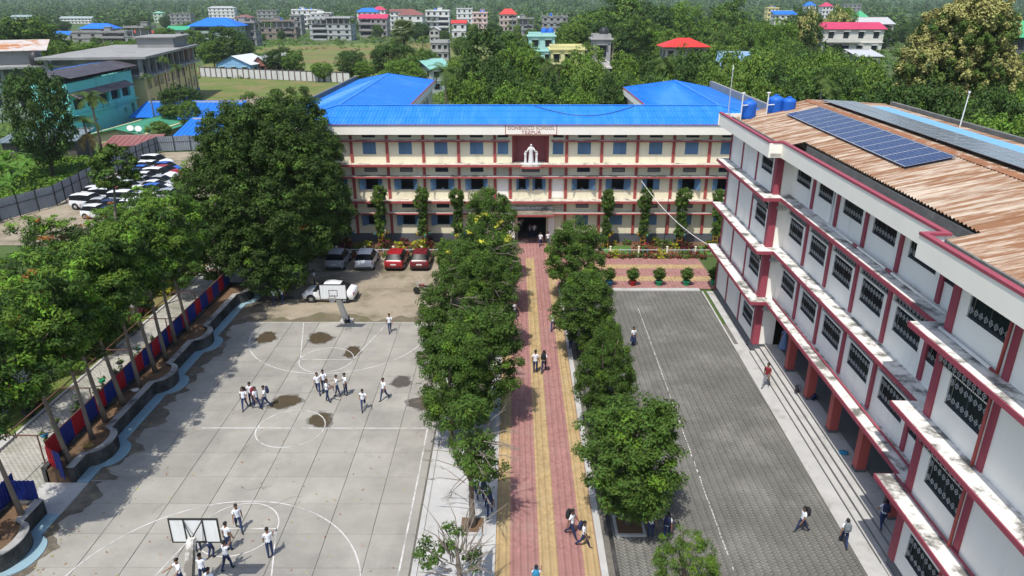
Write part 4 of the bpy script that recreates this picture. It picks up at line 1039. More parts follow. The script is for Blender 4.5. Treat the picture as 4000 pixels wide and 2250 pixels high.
def crown_mesh(name, blobs, mats, probs, seed, dens=1.0, clump=.6, per=60, L=.22, W=.09, hang=0.2, inner=.18, top_mat=None, flat=.7, r_lo=.74):
    rng = np.random.default_rng(seed); CC, CD = [], []
    B = np.array(blobs, float)
    for i, (cx, cy, cz, rx, ry, rz) in enumerate(B):
        area = 4 * math.pi * ((rx * ry) ** 1.6 / 3 + (rx * rz) ** 1.6 / 3 + (ry * rz) ** 1.6 / 3) ** (1 / 1.6)
        n = max(6, int(dens * area)); d = unit(rng.normal(size=(n, 3)))
        f = rng.uniform(r_lo, 1.04, n); k = rng.random(n) < inner; f[k] = rng.uniform(.25, .7, k.sum())
        p = np.array([cx, cy, cz]) + d * f[:, None] * np.array([rx, ry, rz])
        keep = np.ones(n, bool)
        for j, (qx, qy, qz, sx, sy, sz) in enumerate(B):
            if j != i: keep &= (((p - [qx, qy, qz]) / [sx, sy, sz]) ** 2).sum(1) > .42
        CC.append(p[keep]); CD.append(d[keep])
    CC, CD = np.concatenate(CC), np.concatenate(CD); n = len(CC)
    cm = rng.choice(len(probs), n, p=np.array(probs) / sum(probs))
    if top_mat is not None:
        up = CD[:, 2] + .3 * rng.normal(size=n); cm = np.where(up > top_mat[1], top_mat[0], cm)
    cr = clump * rng.uniform(.65, 1.3, n)
    d = unit(rng.normal(size=(n * per, 3)) + np.repeat(CD, per, 0) * .55 + [0, 0, .25])
    off = d * (rng.random(n * per) ** .45)[:, None] * np.repeat(cr, per)[:, None]; off[:, 2] *= flat
    P = np.repeat(CC, per, 0) + off
    Nn = unit(d * .9 + np.array([0, 0, .55]) + rng.normal(size=P.shape) * .45)
    V, F = leaf_quads(P, Nn, L, W, rng, hang)
    return np_mesh(name, V, F, mats, np.repeat(cm, per))

def trunk_mesh(name, h, r, limbs, m, seed, lean=(0, 0), top=.35):
    rng = random.Random(seed); mb = MB(); n = 7; pts, rad = [], []
    for i in range(n):
        t = i / (n - 1); pts.append((lean[0] * t + rng.uniform(-.04, .04) * h * .3 * t, lean[1] * t + rng.uniform(-.04, .04) * h * .3 * t, h * t)); rad.append(r * (1.25 if i == 0 else 1 - (1 - top) * t))
    mb.tube(pts, rad, 8)
    for (z0, x1, y1, z1) in limbs:
        a = Vector((lean[0] * z0 / h, lean[1] * z0 / h, z0)); b = Vector((x1, y1, z1)); m1 = a.lerp(b, .5) + Vector((rng.uniform(-.2, .2), rng.uniform(-.2, .2), .15 * (b - a).length * .5))
        mb.tube([a, m1, b], [r * .55, r * .36, r * .12], 6)
    return mb.mesh(name, m, True)

def tree(name, label, loc, trunk, crown, scale=1.0, rz=None, cat='tree', group=None, tscale=None):
    t = empty(name, loc, random.uniform(0, 6.28) if rz is None else rz)
    t.scale = (scale,) * 3 if not isinstance(scale, (tuple, list)) else scale
    tag(t, label, cat, group)
    if trunk is not None: obj('trunk', trunk, t)
    obj('crown', crown, t)
    return t

def rblobs(rng, c, R_, n, sub=.5):
    """a main ellipsoid with random lumps on it"""
    out = [(*c, *R_)]
    for _ in range(n):
        d = rng.normal(size=3); d /= np.linalg.norm(d); d[2] = d[2] * .8 + .15
        s = rng.uniform(.32, sub)
        out.append((c[0] + d[0] * R_[0] * .78, c[1] + d[1] * R_[1] * .78, c[2] + d[2] * R_[2] * .78, R_[0] * s, R_[1] * s, R_[2] * s))
    return out

# ---- trees of the alley beside the path
ALLEY = []
for k in range(3):
    rg = np.random.default_rng(40 + k)
    bl = rblobs(rg, (0, 0, 3.55), (2.0, 2.0, 2.75), 11, .55)
    ALLEY.append(crown_mesh('alley_crown', bl, ['lf_alley', 'lf_mid', 'lf_fresh'], [.72, .22, .06], 50 + k, dens=2.2, clump=.46, per=120, L=.16, W=.068, hang=.7))
sp = [(-.3, 0, 5.2, 1.3, 1.3, 1.5), (.6, .2, 4.2, 1.2, 1.1, 1.0), (-.9, -.3, 3.6, 1.0, 1.1, .9), (.3, -.2, 6.3, .8, .8, .9), (.2, .9, 3.4, 1.0, .9, .8)]
LIME = crown_mesh('alley_crown', rblobs(np.random.default_rng(46), (0, 0, 3.55), (2.0, 2.0, 2.75), 11, .55), ['lf_fresh', 'lf_bright', 'lf_mid'], [.3, .3, .4], 56, dens=1.3, clump=.42, per=64, L=.22, W=.06, hang=1.5)
SPARSE = crown_mesh('alley_crown', sp, ['lf_alley', 'lf_mid', 'lf_light'], [.6, .3, .1], 60, dens=1.9, clump=.42, per=60, L=.19, W=.07, hang=.8, inner=.3)
ATR = trunk_mesh('trunk', 4.6, .17, [(1.6, 1.0, .3, 3.4), (1.9, -.9, -.3, 3.8), (2.4, .3, -1.0, 4.4), (2.8, -.4, .9, 5.0), (3.4, .6, .4, 6.0), (3.0, -.5, -.2, 6.2)], 'bark', 3)
TWG = MB(); rgw = random.Random(14)
for i in range(22):
    a = rgw.uniform(0, 6.28); z0 = rgw.uniform(2.2, 5.0); r1 = rgw.uniform(2.0, 2.75); z1 = z0 + rgw.uniform(-.3, .9)
    p0 = Vector((.5 * math.cos(a), .5 * math.sin(a), z0)); p2 = Vector((r1 * math.cos(a), r1 * math.sin(a), z1)); TWG.tube([p0, p0.lerp(p2, .6) + Vector((0, 0, .12)), p2], [.03, .02, .008], 4)
    for q in range(3): e_ = p2 + Vector((rgw.uniform(-.3, .3), rgw.uniform(-.3, .3), rgw.uniform(-.1, .3))); TWG.tube([p0.lerp(p2, .72), e_], [.012, .005], 4)
TWGM = TWG.mesh('bare_twigs', 'twig')
def alley(px_c, top, Y, hw, var, label, X=None, dz=0.0, sparse=False):
    c0 = yk(px_c, top, Y); x = c0.x if X is None else X
    h = c0.z; w = hw * K * Y * 1.02 / FPX
    sc = h / 7.25
    if sparse: w *= 1.3; sc *= 1.02
    t_ = tree('alley_tree', label, (x, Y, 0), ATR, SPARSE if sparse else (LIME if 'yellow green tree top' in label else ALLEY[var]), (w / 2.35, w / 2.35, sc), group='trees along the brick path')
    if x < 0: obj('bare_twigs', TWGM, t_)
    return t_
alley(1592, 962, 26.2, 166, 0, 'bushy round tree nearest on the right of the path, over two pupils', 5.2)
alley(1530, 800, 33.6, 82, 1, 'dense tree second on the right of the brick path', 4.95)
alley(1560, 785, 37.4, 44, 2, 'slim leafy tree third on the right of the brick path', 5.4)
alley(1462, 662, 43.0, 92, 2, 'rounded tree fourth on the right of the brick path', 4.6)
alley(1448, 530, 52.0, 84, 0, 'round clipped tree on the right just before the school entrance', 4.75)
alley(1710, 1305, 20.6, 100, 1, 'yellow green tree top cut off by the bottom picture edge', 6.3)
alley(1190, 985, 26.0, 108, 1, 'thin crowned tree in a square bed nearest on the left of the path', -1.85, sparse=True)
alley(1130, 800, 32.3, 100, 2, 'spreading tree at the court edge above the thin crowned tree', -3.3)
alley(1215, 735, 34.6, 118, 0, 'large dense tree in the middle of the row between court and path', -1.6)
alley(1130, 660, 41.0, 90, 1, 'leafy tree at the far court corner in the row left of the path', -4.1)
alley(1240, 620, 43.5, 80, 2, 'tall tree beside the path in the middle of the left row', -1.6)
yt_ = alley(1205, 545, 50.0, 100, 1, 'broad tree with yellow shoots near the parked cars', -2.3)
alley(1238, 458, 56.5, 66, 2, 'dark pointed tree left of the entrance, farthest of the left row', -1.7)
alley(1112, 592, 58.0, 52, 0, 'low bushy tree beside the dark red car', -5.2)
YSH = crown_mesh('fresh_shoots', [(0, 0, 5.2, 2.3, 2.2, 2.2)], ['lf_yellow', 'lf_fresh'], [.5, .5], 63, dens=.35, clump=.3, per=16, L=.24, W=.09, hang=.8)
obj('young_leaves', YSH, yt_)
# dying twiggy tree at the bottom edge
tw = MB(); rg = random.Random(5)
for i in range(46):
    a = rg.uniform(0, 6.28); r0 = rg.uniform(.1, .6); r1 = rg.uniform(.9, 2.0); z0 = rg.uniform(1.6, 3.0); z1 = z0 + rg.uniform(.3, 1.6)
    p0 = (r0 * math.cos(a), r0 * math.sin(a), z0); p2 = (r1 * math.cos(a + rg.uniform(-.5, .5)), r1 * math.sin(a + rg.uniform(-.5, .5)), z1)
    m1 = tuple((Vector(p0) + Vector(p2)) / 2 + Vector((rg.uniform(-.2, .2), rg.uniform(-.2, .2), .15))); tw.tube([p0, m1, p2], [.03, .02, .008], 5)
tw.tube([(0, 0, 0), (.05, .05, 1.4), (-.05, 0, 3.0)], [.16, .12, .06], 7)
dt = empty('dying_tree', (-2.1, 21.4, 0)); tag(dt, 'half dead twiggy tree at the bottom edge left of the path', 'tree')
obj('trunk', tw.mesh('trunk', 'twig'), dt)
obj('crown', crown_mesh('crown', [(-.9, .3, 2.4, .6, .6, .45), (-.3, .6, 2.9, .5, .6, .4), (.5, .2, 2.2, .4, .4, .3), (-1.3, .9, 1.9, .5, .4, .3)], ['lf_alley', 'lf_mid'], [.7, .3], 8, dens=3.2, clump=.28, per=30, L=.2, W=.07, hang=.9), dt)
# square tree beds
def bed(x, y, w, label):
    b = empty('tree_bed', (x, y, 0)); tag(b, label, 'tree bed', 'square tree beds')
    mb = MB()
    for a in ((-w, w, -w, -w + .12), (-w, w, w - .12, w), (-w, -w + .12, -w + .12, w - .12), (w - .12, w, -w + .12, w - .12)): mb.box(*a, -.02, .12)
    mb.build('kerb', 'conc', b); MB().box(-w + .12, w - .12, -w + .12, w - .12, -.02, .07).build('soil', 'soil', b)
bed(-1.85, 26.0, .62, 'square tree bed under the thin crowned tree left of the path'); bed(5.2, 26.0, .68, 'shaded square tree bed under the bushy tree right of the path')

# ---- the big mango tree and its neighbour behind
rg = np.random.default_rng(5)
mb_ = [(0, 0, 9.6, 5.0, 5.0, 4.4), (3.0, -1.0, 8.2, 3.6, 3.6, 3.4), (-3.4, -.6, 7.8, 3.6, 3.6, 3.4), (.4, -3.0, 6.6, 4.2, 3.0, 3.0), (3.0, -1.8, 5.0, 2.8, 2.8, 2.4), (-3.8, -1.5, 4.6, 3.0, 3.0, 2.6), (0, -3.4, 3.8, 3.4, 2.6, 2.2), (1.6, 1.0, 11.6, 3.4, 3.2, 2.6), (-1.8, .6, 11.8, 3.2, 3.0, 2.5), (4.6, .4, 6.0, 2.6, 2.8, 2.6), (-4.6, -1.2, 2.9, 2.4, 2.4, 2.0), (1.2, -4.4, 2.6, 3.0, 1.8, 1.7), (-5.0, .4, 7.0, 2.4, 2.6, 2.6)]
for _ in range(14):
    d = rg.normal(size=3); d /= np.linalg.norm(d); mb_.append((d[0] * 4.4, d[1] * 4.2 - .5, 7.6 + d[2] * 5.0, *([rg.uniform(1.7, 2.4)] * 3)))
BIG = crown_mesh('mango_crown', mb_, ['lf_mango', 'lf_mid', 'lf_bright', 'lf_orange'], [.82, .15, .02, .004], 21, dens=1.6, clump=.58, per=96, L=.22, W=.105, hang=.3, inner=.15)
BIGT = trunk_mesh('trunk', 7.5, .55, [(2.2, 3.4, -1, 6.0), (2.5, -3.2, -1, 6.5), (3, .5, -3, 6.5), (3.4, 1.5, 2, 8.5), (4, -1.5, 1.5, 9.5)], 'barkd', 4)
tree('mango_tree', 'huge dark mango tree shading the parked silver car', (-20.0, 56.2, 0), BIGT, BIG, (.95, .95, 1.02), 0.0)
mb2 = [(0, 0, 10.6, 4.6, 4.4, 4.2), (-2.6, -.5, 8.6, 3.2, 3, 3.2), (2.6, -.6, 8.8, 3.0, 3, 3.4), (.5, -1.5, 12.2, 3.0, 2.8, 2.4), (2.6, 0, 5.5, 2.6, 2.6, 2.8), (-2.4, 0, 5.2, 2.4, 2.4, 2.6)]
for _ in range(9):
    d = rg.normal(size=3); d /= np.linalg.norm(d); mb2.append((d[0] * 4.0, d[1] * 3.8, 9.8 + d[2] * 4.4, *([rg.uniform(1.0, 1.6)] * 3)))
BIG2 = crown_mesh('mango_crown', mb2, ['lf_mid', 'lf_mango', 'lf_light'], [.42, .52, .06], 22, dens=1.5, clump=.53, per=84, L=.21, W=.10, hang=.3)
tree('mango_tree', 'round topped tree rising right behind the huge mango tree', (-20.6, 63.5, 0), BIGT, BIG2, (1.0, 1.0, 1.0), 0.0)

# ---- feathery trees standing in the planter on the left
FEA = []
for k in range(3):
    rg = np.random.default_rng(70 + k)
    bl = [(0, 0, 7.7, 1.7, 1.7, 2.1)]
    for _ in range(9):
        a = rg.uniform(0, 6.28); q = rg.uniform(.9, 2.0); bl.append((q * math.cos(a), q * math.sin(a), rg.uniform(5.5, 9.5), rg.uniform(.75, 1.15), rg.uniform(.75, 1.15), rg.uniform(.6, 1.0)))
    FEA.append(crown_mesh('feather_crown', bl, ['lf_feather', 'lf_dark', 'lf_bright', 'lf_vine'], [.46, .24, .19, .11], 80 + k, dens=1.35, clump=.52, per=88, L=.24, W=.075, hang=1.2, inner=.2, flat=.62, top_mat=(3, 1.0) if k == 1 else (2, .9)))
FTR = [trunk_mesh('trunk', 7.6, .12, [(4.8, 1.1, .4, 6.8), (5.2, -1.0, .3, 7.2), (5.6, .2, -1.0, 7.6), (6.2, -.3, .9, 8.2)], 'bark', 90 + k, lean=(random.uniform(-.7, -.1), random.uniform(-.4, .4))) for k in range(3)]
OT = crown_mesh('orange_tips', [(0, 0, 8.6, 1.9, 1.9, 1.2)], ['lf_orange', 'lf_vine', 'lf_fresh'], [.16, .62, .22], 77, dens=.55, clump=.36, per=40, L=.22, W=.08, hang=.8, flat=.5)
frow = [(-22.12, 24.2, 1.0, 0, 'leaning feathery tree at the lower left corner, trunk beside the blue strip'), (-21.78, 25.7, 1.05, 1, 'feathery tree with thick grey trunk beside the navy gate'), (-21.97, 29.7, 1.05, 2, 'feathery tree whose trunk stands by the scattered papers in the planter'),
        (-22.02, 31.8, 1.0, 0, 'feathery tree third from the fence opening in the planter row'), (-22.22, 33.5, 1.1, 1, 'feathery tree fourth from the fence opening in the planter row'), (-22.12, 35.2, 1.08, 2, 'feathery tree fifth from the fence opening in the planter row'),
        (-22.17, 37.2, 1.1, 0, 'feathery tree sixth from the fence opening behind the second bulge'), (-22.12, 39.1, 1.05, 1, 'feathery tree seventh from the fence opening in the planter row'), (-22.17, 40.7, 1.1, 2, 'feathery tree eighth from the fence opening in the planter row'),
        (-22.46, 42.8, 1.1, 0, 'feathery tree ninth from the fence opening behind the third bulge'), (-22.46, 44.8, 1.08, 1, 'feathery tree tenth from the fence opening close to the mango tree')]
for x, y, s, v, lab in frow:
    t = tree('feather_tree', lab, (x, y, .7), FTR[v], FEA[v], (s * .98, s * .98, s * random.uniform(.88, .97)), random.uniform(-.6, .6) + v, group='feathery trees in the planter')
    if 'papers' in lab: obj('young_leaves', OT, t, (0, 0, .3))
walkside = [(-28.3, 33.5, 1.15, 1, 'broad feathery tree leaning over the brick wall at the left picture edge'), (-28.2, 42.1, .95, 2, 'feathery tree on the grass strip beside the croton bushes'), (-30.8, 38.5, 1.15, 0, 'bright green feathery tree behind the brick wall'),
            (-31.5, 46.5, 1.2, 2, 'feathery tree with reddish tips behind the brick wall towards the car lot'), (-30.5, 53.0, 1.1, 0, 'feathery tree with orange tips left of the mango tree'), (-27.8, 53.2, .9, 1, 'small feathery tree at the far end of the pale walkway')]
for x, y, s, v, lab in walkside:
    t = tree('feather_tree', lab, (x, y, 0), FTR[v], FEA[v], (s * .9, s * .9, s * .70), random.uniform(0, 6), group='feathery trees left of the walkway')
    if 'tips' in lab: obj('young_leaves', OT, t, (0, 0, .2))
# tall slim tree before the car lot
c9 = yk(285, 425, 48.8)
T9 = crown_mesh('slim_crown', [(0, 0, 0, 1.35, 1.35, 1.3), (-.7, 0, -.5, .8, .8, .8), (.7, .2, -.6, .8, .8, .7), (.1, 0, 1.0, .8, .8, .6)], ['lf_mid', 'lf_light', 'lf_mango'], [.5, .2, .3], 31, dens=2.2, clump=.42, per=60, L=.24, W=.12, hang=.6)
t9 = empty('slim_tree', (-28.3, 48.8, 0)); tag(t9, 'tall slim tree with a small crown in front of the parked car lot', 'tree')
MB().tube([(0, 0, 0), (-.2, 0, c9.z * .5), (c9.x + 28.3, 0, c9.z)], [.17, .12, .06], 8).build('trunk', 'bark', t9, smooth=True); MB().tube([(0, 0, .01), (-.03, 0, 1.3)], [.185, .17], 8).build('whitewash', 'barkw', t9)
obj('crown', T9, t9, (c9.x + 28.3, 0, c9.z))

# ---- columns of clipped foliage in front of the school
colb = [(0, 0, 5.15, .62, .62, .7), (.1, 0, 4.5, .55, .55, .5), (-.08, 0, 3.7, .36, .36, .6), (.1, 0, 2.9, .34, .34, .55), (-.05, 0, 2.2, .42, .42, .5), (.05, 0, 1.6, .34, .34, .45)]
COLM = [crown_mesh('column_crown', [(x + random.uniform(-.1, .1), y, z, a * random.uniform(.85, 1.2), b * random.uniform(.85, 1.2), c_) for x, y, z, a, b, c_ in colb], ['lf_alley', 'lf_mid', 'lf_bright'], [.6, .28, .12], 100 + k, dens=11.0, clump=.24, per=44, L=.22, W=.06, hang=2.0, inner=.1) for k in range(3)]
CTR = trunk_mesh('trunk', 5.0, .10, [], 'barkd', 9)
cols = [(1355, 'leftmost'), (1490, 'second'), (1653, 'third'), (1789, 'fourth'), (2369, 'fifth'), (2513, 'sixth'), (2657, 'seventh'), (2796, 'rightmost')]
PYELLOW = MB()
for a in range(4):
    x, y = (.34 * math.cos(a * math.pi / 2 + .4), .34 * math.sin(a * math.pi / 2 + .4))
    PYELLOW.bar((x, y, 0), (x * .8, y * .8, 1.25), .035); PYELLOW.bar((x * .8, y * .8, 1.2), (x * 1.9, y * 1.9, 1.5), .03)
for z in (.4, .8, 1.15):
    pts = [(.33 * math.cos(a * math.pi / 2 + .4) * (1 - z * .15), .33 * math.sin(a * math.pi / 2 + .4) * (1 - z * .15), z) for a in range(4)]
    for a, b in zip(pts, pts[1:] + pts[:1]): PYELLOW.bar(a, b, .03)
PYM = PYELLOW.mesh('plant_stand', 'yellowmetal')
potm = MB().lathe([(.05, 0), (.10, .02), (.13, .18), (.12, .19)], 10)
PTM = [potm.mesh('pot', m_) for m_ in ('bagblue', 'yellowmetal', 'baggreen')]
LITTLE = crown_mesh('small_plant', [(0, 0, .05, .16, .16, .12)], ['lf_mid', 'lf_light', 'lf_croton'], [.5, .3, .2], 12, dens=40, clump=.09, per=8, L=.14, W=.05, hang=1.2)
for i, (px, nth) in enumerate(cols):
    p = onY(px, 930, 65.3)
    nm = f'{nth} column of clipped foliage against the school wall'
    tree('foliage_column', nm, (p.x, 65.4, 0), CTR, COLM[i % 3], (.92, .92, random.uniform(.96, 1.05)), group='foliage columns before the school')
    ps = empty('plant_stand', (p.x, 65.4, 0)); tag(ps, f'yellow metal plant stand round the {nth} foliage column', 'plant stand', 'yellow plant stands')
    obj('rack', PYM, ps)
    for q in range(4):
        a = q * math.pi / 2 + .4; pt = obj('pot', PTM[(i + q) % 3], ps, (.62 * math.cos(a), .62 * math.sin(a), 1.3)); obj('plant', LITTLE, pt, (0, 0, .16))

# ---- flower garden: hedges, beds, posts
def bushmesh(name, r, mats, probs, seed, per=36, L=.12, W=.06, dens=9, clump=.16, hang=.5): return crown_mesh(name, [(0, 0, r[2] * .75, *r)], mats, probs, seed, dens=dens, clump=clump, per=per, L=L, W=W, hang=hang)
HB = {'red': bushmesh('bush', (.55, .4, .38), ['lf_redhedge', 'lf_mid'], [.7, .3], 201), 'green': bushmesh('bush', (.6, .45, .42), ['lf_mid', 'lf_light'], [.6, .4], 202), 'yellow': bushmesh('bush', (.5, .5, .5), ['lf_yellow', 'lf_fresh'], [.75, .25], 203),
      'maroon': bushmesh('bush', (.6, .5, .5), ['lf_maroon', 'lf_dark'], [.85, .15], 204), 'pink': bushmesh('bush', (.6, .4, .3), ['lf_pinkfl', 'lf_mid'], [.5, .5], 205), 'croton': bushmesh('bush', (.8, .8, .75), ['lf_croton', 'lf_maroon', 'lf_yellow', 'lf_mid'], [.45, .2, .1, .25], 206, dens=6, L=.26, W=.08, clump=.28)}
post_c = MB(); post_c.box(-.07, .07, -.07, .07, 0, .92); post_c.prism([(-.09, -.09), (.09, -.09), (.09, .09), (-.09, .09)], .92, .99)
post_cm = post_c.mesh('garden_post', 'cream')
rail_m = MB().box(0, 2.62, -.02, .02, .62, .68).mesh('rail', 'grille')
for side, n0, xs0 in (('right', 6, 8.92 - 2.62 * 1), ('left', 7, -19.0)):
    gfz = empty('garden_fence', (xs0, 62.85, 0)); tag(gfz, f'low garden fence with cream posts {side} of the school entrance', 'fence')
    nn = 5 if side == 'right' else 6
    for i in range(nn):
        obj('post', post_cm, gfz, (i * 2.62, 0, 0)); obj('rail', rail_m, gfz, (i * 2.62, 0, 0))
    for j in range(int(nn * 2.62 / .42)):
        stake = MB().box(-.02, .02, -.015, .015, .3, .80).build('picket', ['grille', 'tankgreen', 'bagblue', 'yellowmetal'][j % 4], gfz, (.2 + j * .42, .0, 0))
def hedge_row(x0, x1, y, seq, step, label_fn, s=1.0):
    x, k = x0, 0
    while x < x1:
        c_ = seq[k % len(seq)]
        t = empty('hedge_bush', (x, y + random.uniform(-.1, .1), 0), random.uniform(0, 6)); sc = s * random.uniform(.85, 1.15); t.scale = (sc, sc, sc)
        tag(t, label_fn(k, c_), 'bush', 'garden hedge bushes'); obj('leaves', HB[c_], t); x += step; k += 1
ORD = ['first', 'second', 'third', 'fourth', 'fifth', 'sixth', 'seventh', 'eighth', 'ninth', 'tenth', 'eleventh', 'twelfth', 'thirteenth', 'fourteenth', 'fifteenth', 'sixteenth', 'seventeenth', 'eighteenth', 'nineteenth', 'twentieth', 'twenty-first', 'twenty-second', 'twenty-third', 'twenty-fourth']
hedge_row(6.4, 17.5, 62.5, ['red', 'green', 'red', 'red', 'yellow', 'red'], .72, lambda k, c_: f'{ORD[k]} low {c_} hedge bush from the entrance along the right garden fence', .85)
hedge_row(-18.8, -6.2, 62.6, ['red', 'green', 'red', 'green'], 1.0, lambda k, c_: f'{ORD[k]} low {c_} hedge bush from the left behind the parked cars', .8)
bedspec = [(-17.2, 64.6, 'maroon', 1.5), (-16.0, 64.2, 'maroon', 1.4), (-14.6, 64.3, 'green', 1.1), (-13.9, 64.8, 'yellow', 1.0), (-13.1, 64.4, 'red', 1.1), (-12.1, 64.9, 'maroon', 1.1), (-10.9, 64.4, 'yellow', 1.1), (-9.9, 64.5, 'red', 1.15), (-9.0, 64.3, 'yellow', 1.3), (-8.5, 65.0, 'yellow', 1.1), (-7.8, 64.4, 'maroon', 1.1), (-6.6, 64.6, 'green', 1.5), (-5.2, 64.4, 'green', 1.6), (-4.0, 64.5, 'green', 1.5), (-10.6, 65.9, 'maroon', .9), (-12.4, 66.2, 'croton', .6), (-8.2, 66.2, 'maroon', .9),
           (7.3, 65.9, 'green', .8), (8.9, 66.3, 'maroon', .6), (9.8, 66.4, 'yellow', .5), (11.0, 66.3, 'green', .8), (11.9, 64.3, 'red', 1.3), (12.7, 64.7, 'pink', 1.2), (12.9, 63.9, 'red', 1.2), (14.4, 65.8, 'green', 1.0), (15.3, 64.6, 'yellow', .8), (15.2, 65.8, 'green', 1.0), (16.1, 64.9, 'maroon', 1.0), (16.5, 64.2, 'maroon', 1.0), (16.9, 63.6, 'maroon', .9), (13.8, 66.4, 'croton', .55), (18.6, 64.6, 'croton', .7)]
cnt = {}
for x, y, c_, s in bedspec:
    side = 'left' if x < 0 else 'right'; k = cnt[(side, c_)] = cnt.get((side, c_), 0) + 1
    t = empty('garden_bush', (x, y, 0), random.uniform(0, 6)); t.scale = (s, s, s)
    tag(t, f'{c_} bush, {ORD[k-1]} of its colour in the garden {side} of the entrance', 'bush', 'bushes in the flower garden'); obj('leaves', HB[c_], t)
sheet('garden_lawn', [(8.3, 63.2), (11.2, 63.2), (11.2, 66.0), (8.3, 66.0)], 0.01, 'lawn'); sheet('garden_lawn', [(17.2, 63.2), (18.6, 63.2), (18.6, 66.0), (17.2, 66.0)], 0.01, 'lawn')
# crotons along the grass strip
for x, y, s, lab in ((-28.2, 42.9, 1.5, 'large red and yellow croton bush on the grass strip before the brick wall'), (-28.1, 46.2, 1.4, 'dark croton bush beyond the largest one on the grass strip'), (-28.2, 53.6, 1.5, 'bright yellow croton bush at the far end of the grass strip'), (-27.9, 36.0, .6, 'small green croton in front of the red wall pillars'), (-28.3, 49.5, 1.1, 'croton bush beside the whitewashed slim trunk')):
    t = empty('croton_bush', (x, y, 0), random.uniform(0, 6)); t.scale = (s,) * 3; tag(t, lab, 'bush', 'croton bushes on the grass strip'); obj('leaves', HB['yellow'] if 'bright' in lab else HB['croton'], t)
tp = empty('plant_pot', (-27.6, 35.1, 0)); tag(tp, 'dark leafy potted plant standing on the grass strip', 'potted plant')
MB().lathe([(.2, 0), (.26, .1), (.3, .5), (.26, .55)], 12).build('pot', 'concd', tp); obj('plant', HB['green'], tp, (0, 0, .5), (0, 0, 0), .8)

# topiary in pots on the cross path
TOP = crown_mesh('topiary', [(0, 0, 1.05, .46, .46, .46)], ['lf_alley', 'lf_mid'], [.7, .3], 301, dens=60, clump=.14, per=34, L=.09, W=.04, hang=.3, inner=.2)
for (px, py, m_, lab) in ((1532, 718, 'bagblue', 'blue pot'), (1591, 718, 'lampred', 'red pot'), (1657, 718, 'tankgreen', 'dark green pot next to the red one'), (1726, 718, 'tankgreen', 'dark green pot nearest the classroom block'), (1795, 716, 'tankgreen', 'pot half hidden by the classroom block corner')):
    p = gk(px, py); t = empty('potted_topiary', p); tag(t, f'ball shaped topiary in a {lab}', 'potted plant', 'topiary balls on the cross path')
    MB().lathe([(.19, 0), (.21, .03), (.27, .36), (.32, .37), (.32, .44), (.27, .44)], 14).build('pot', m_, t, smooth=False); MB().tube([(0, 0, .4), (0, 0, .8)], .035, 6).build('stem', 'bark', t); obj('crown', TOP, t)

# hanging planters under the pipe frame
HANG = crown_mesh('trailing_plant', [(0, 0, -.05, .2, .2, .18), (0, 0, -.32, .14, .14, .3)], ['lf_mid', 'lf_light', 'lf_dark'], [.5, .25, .25], 401, dens=22, clump=.1, per=14, L=.13, W=.045, hang=2.5)
hp = [(-23.55, 30.6, 'bagblue', 'bright blue hanging pot'), (-23.45, 33.0, 'concd', 'first trailing hanging planter from the gate'), (-23.85, 34.0, 'concd', 'second trailing hanging planter from the gate'), (-23.25, 34.9, 'concd', 'third trailing hanging planter'), (-23.65, 36.2, 'tankgreen', 'hanging planter with ferny leaves'), (-23.35, 37.1, 'concd', 'dense long trailing hanging planter'), (-23.75, 38.4, 'bagblack', 'dark round hanging planter'), (-23.25, 39.0, 'concd', 'hanging planter with pale leaves'), (-23.55, 40.2, 'bagblue', 'hanging planter high on the pipe'), (-23.25, 41.6, 'concd', 'far hanging planter beside the second bulge'), (-23.75, 31.8, 'concd', 'hanging planter just past the blue pot')]
for x, y, m_, lab in hp:
    t = empty('hanging_planter', (x, y, 1.75)); tag(t, f'{lab} under the pipe frame', 'hanging plant', 'hanging planters on the pipe frame')
    MB().lathe([(.06, -.1), (.15, -.06), (.18, .08), (.16, .09)], 10).build('pot', m_, t); MB().tube([(0, 0, .08), (0, 0, .68)], .008, 4).build('wire', 'bars', t); obj('plant', HANG, t, (0, 0, .1), (0, 0, random.uniform(0, 6)))
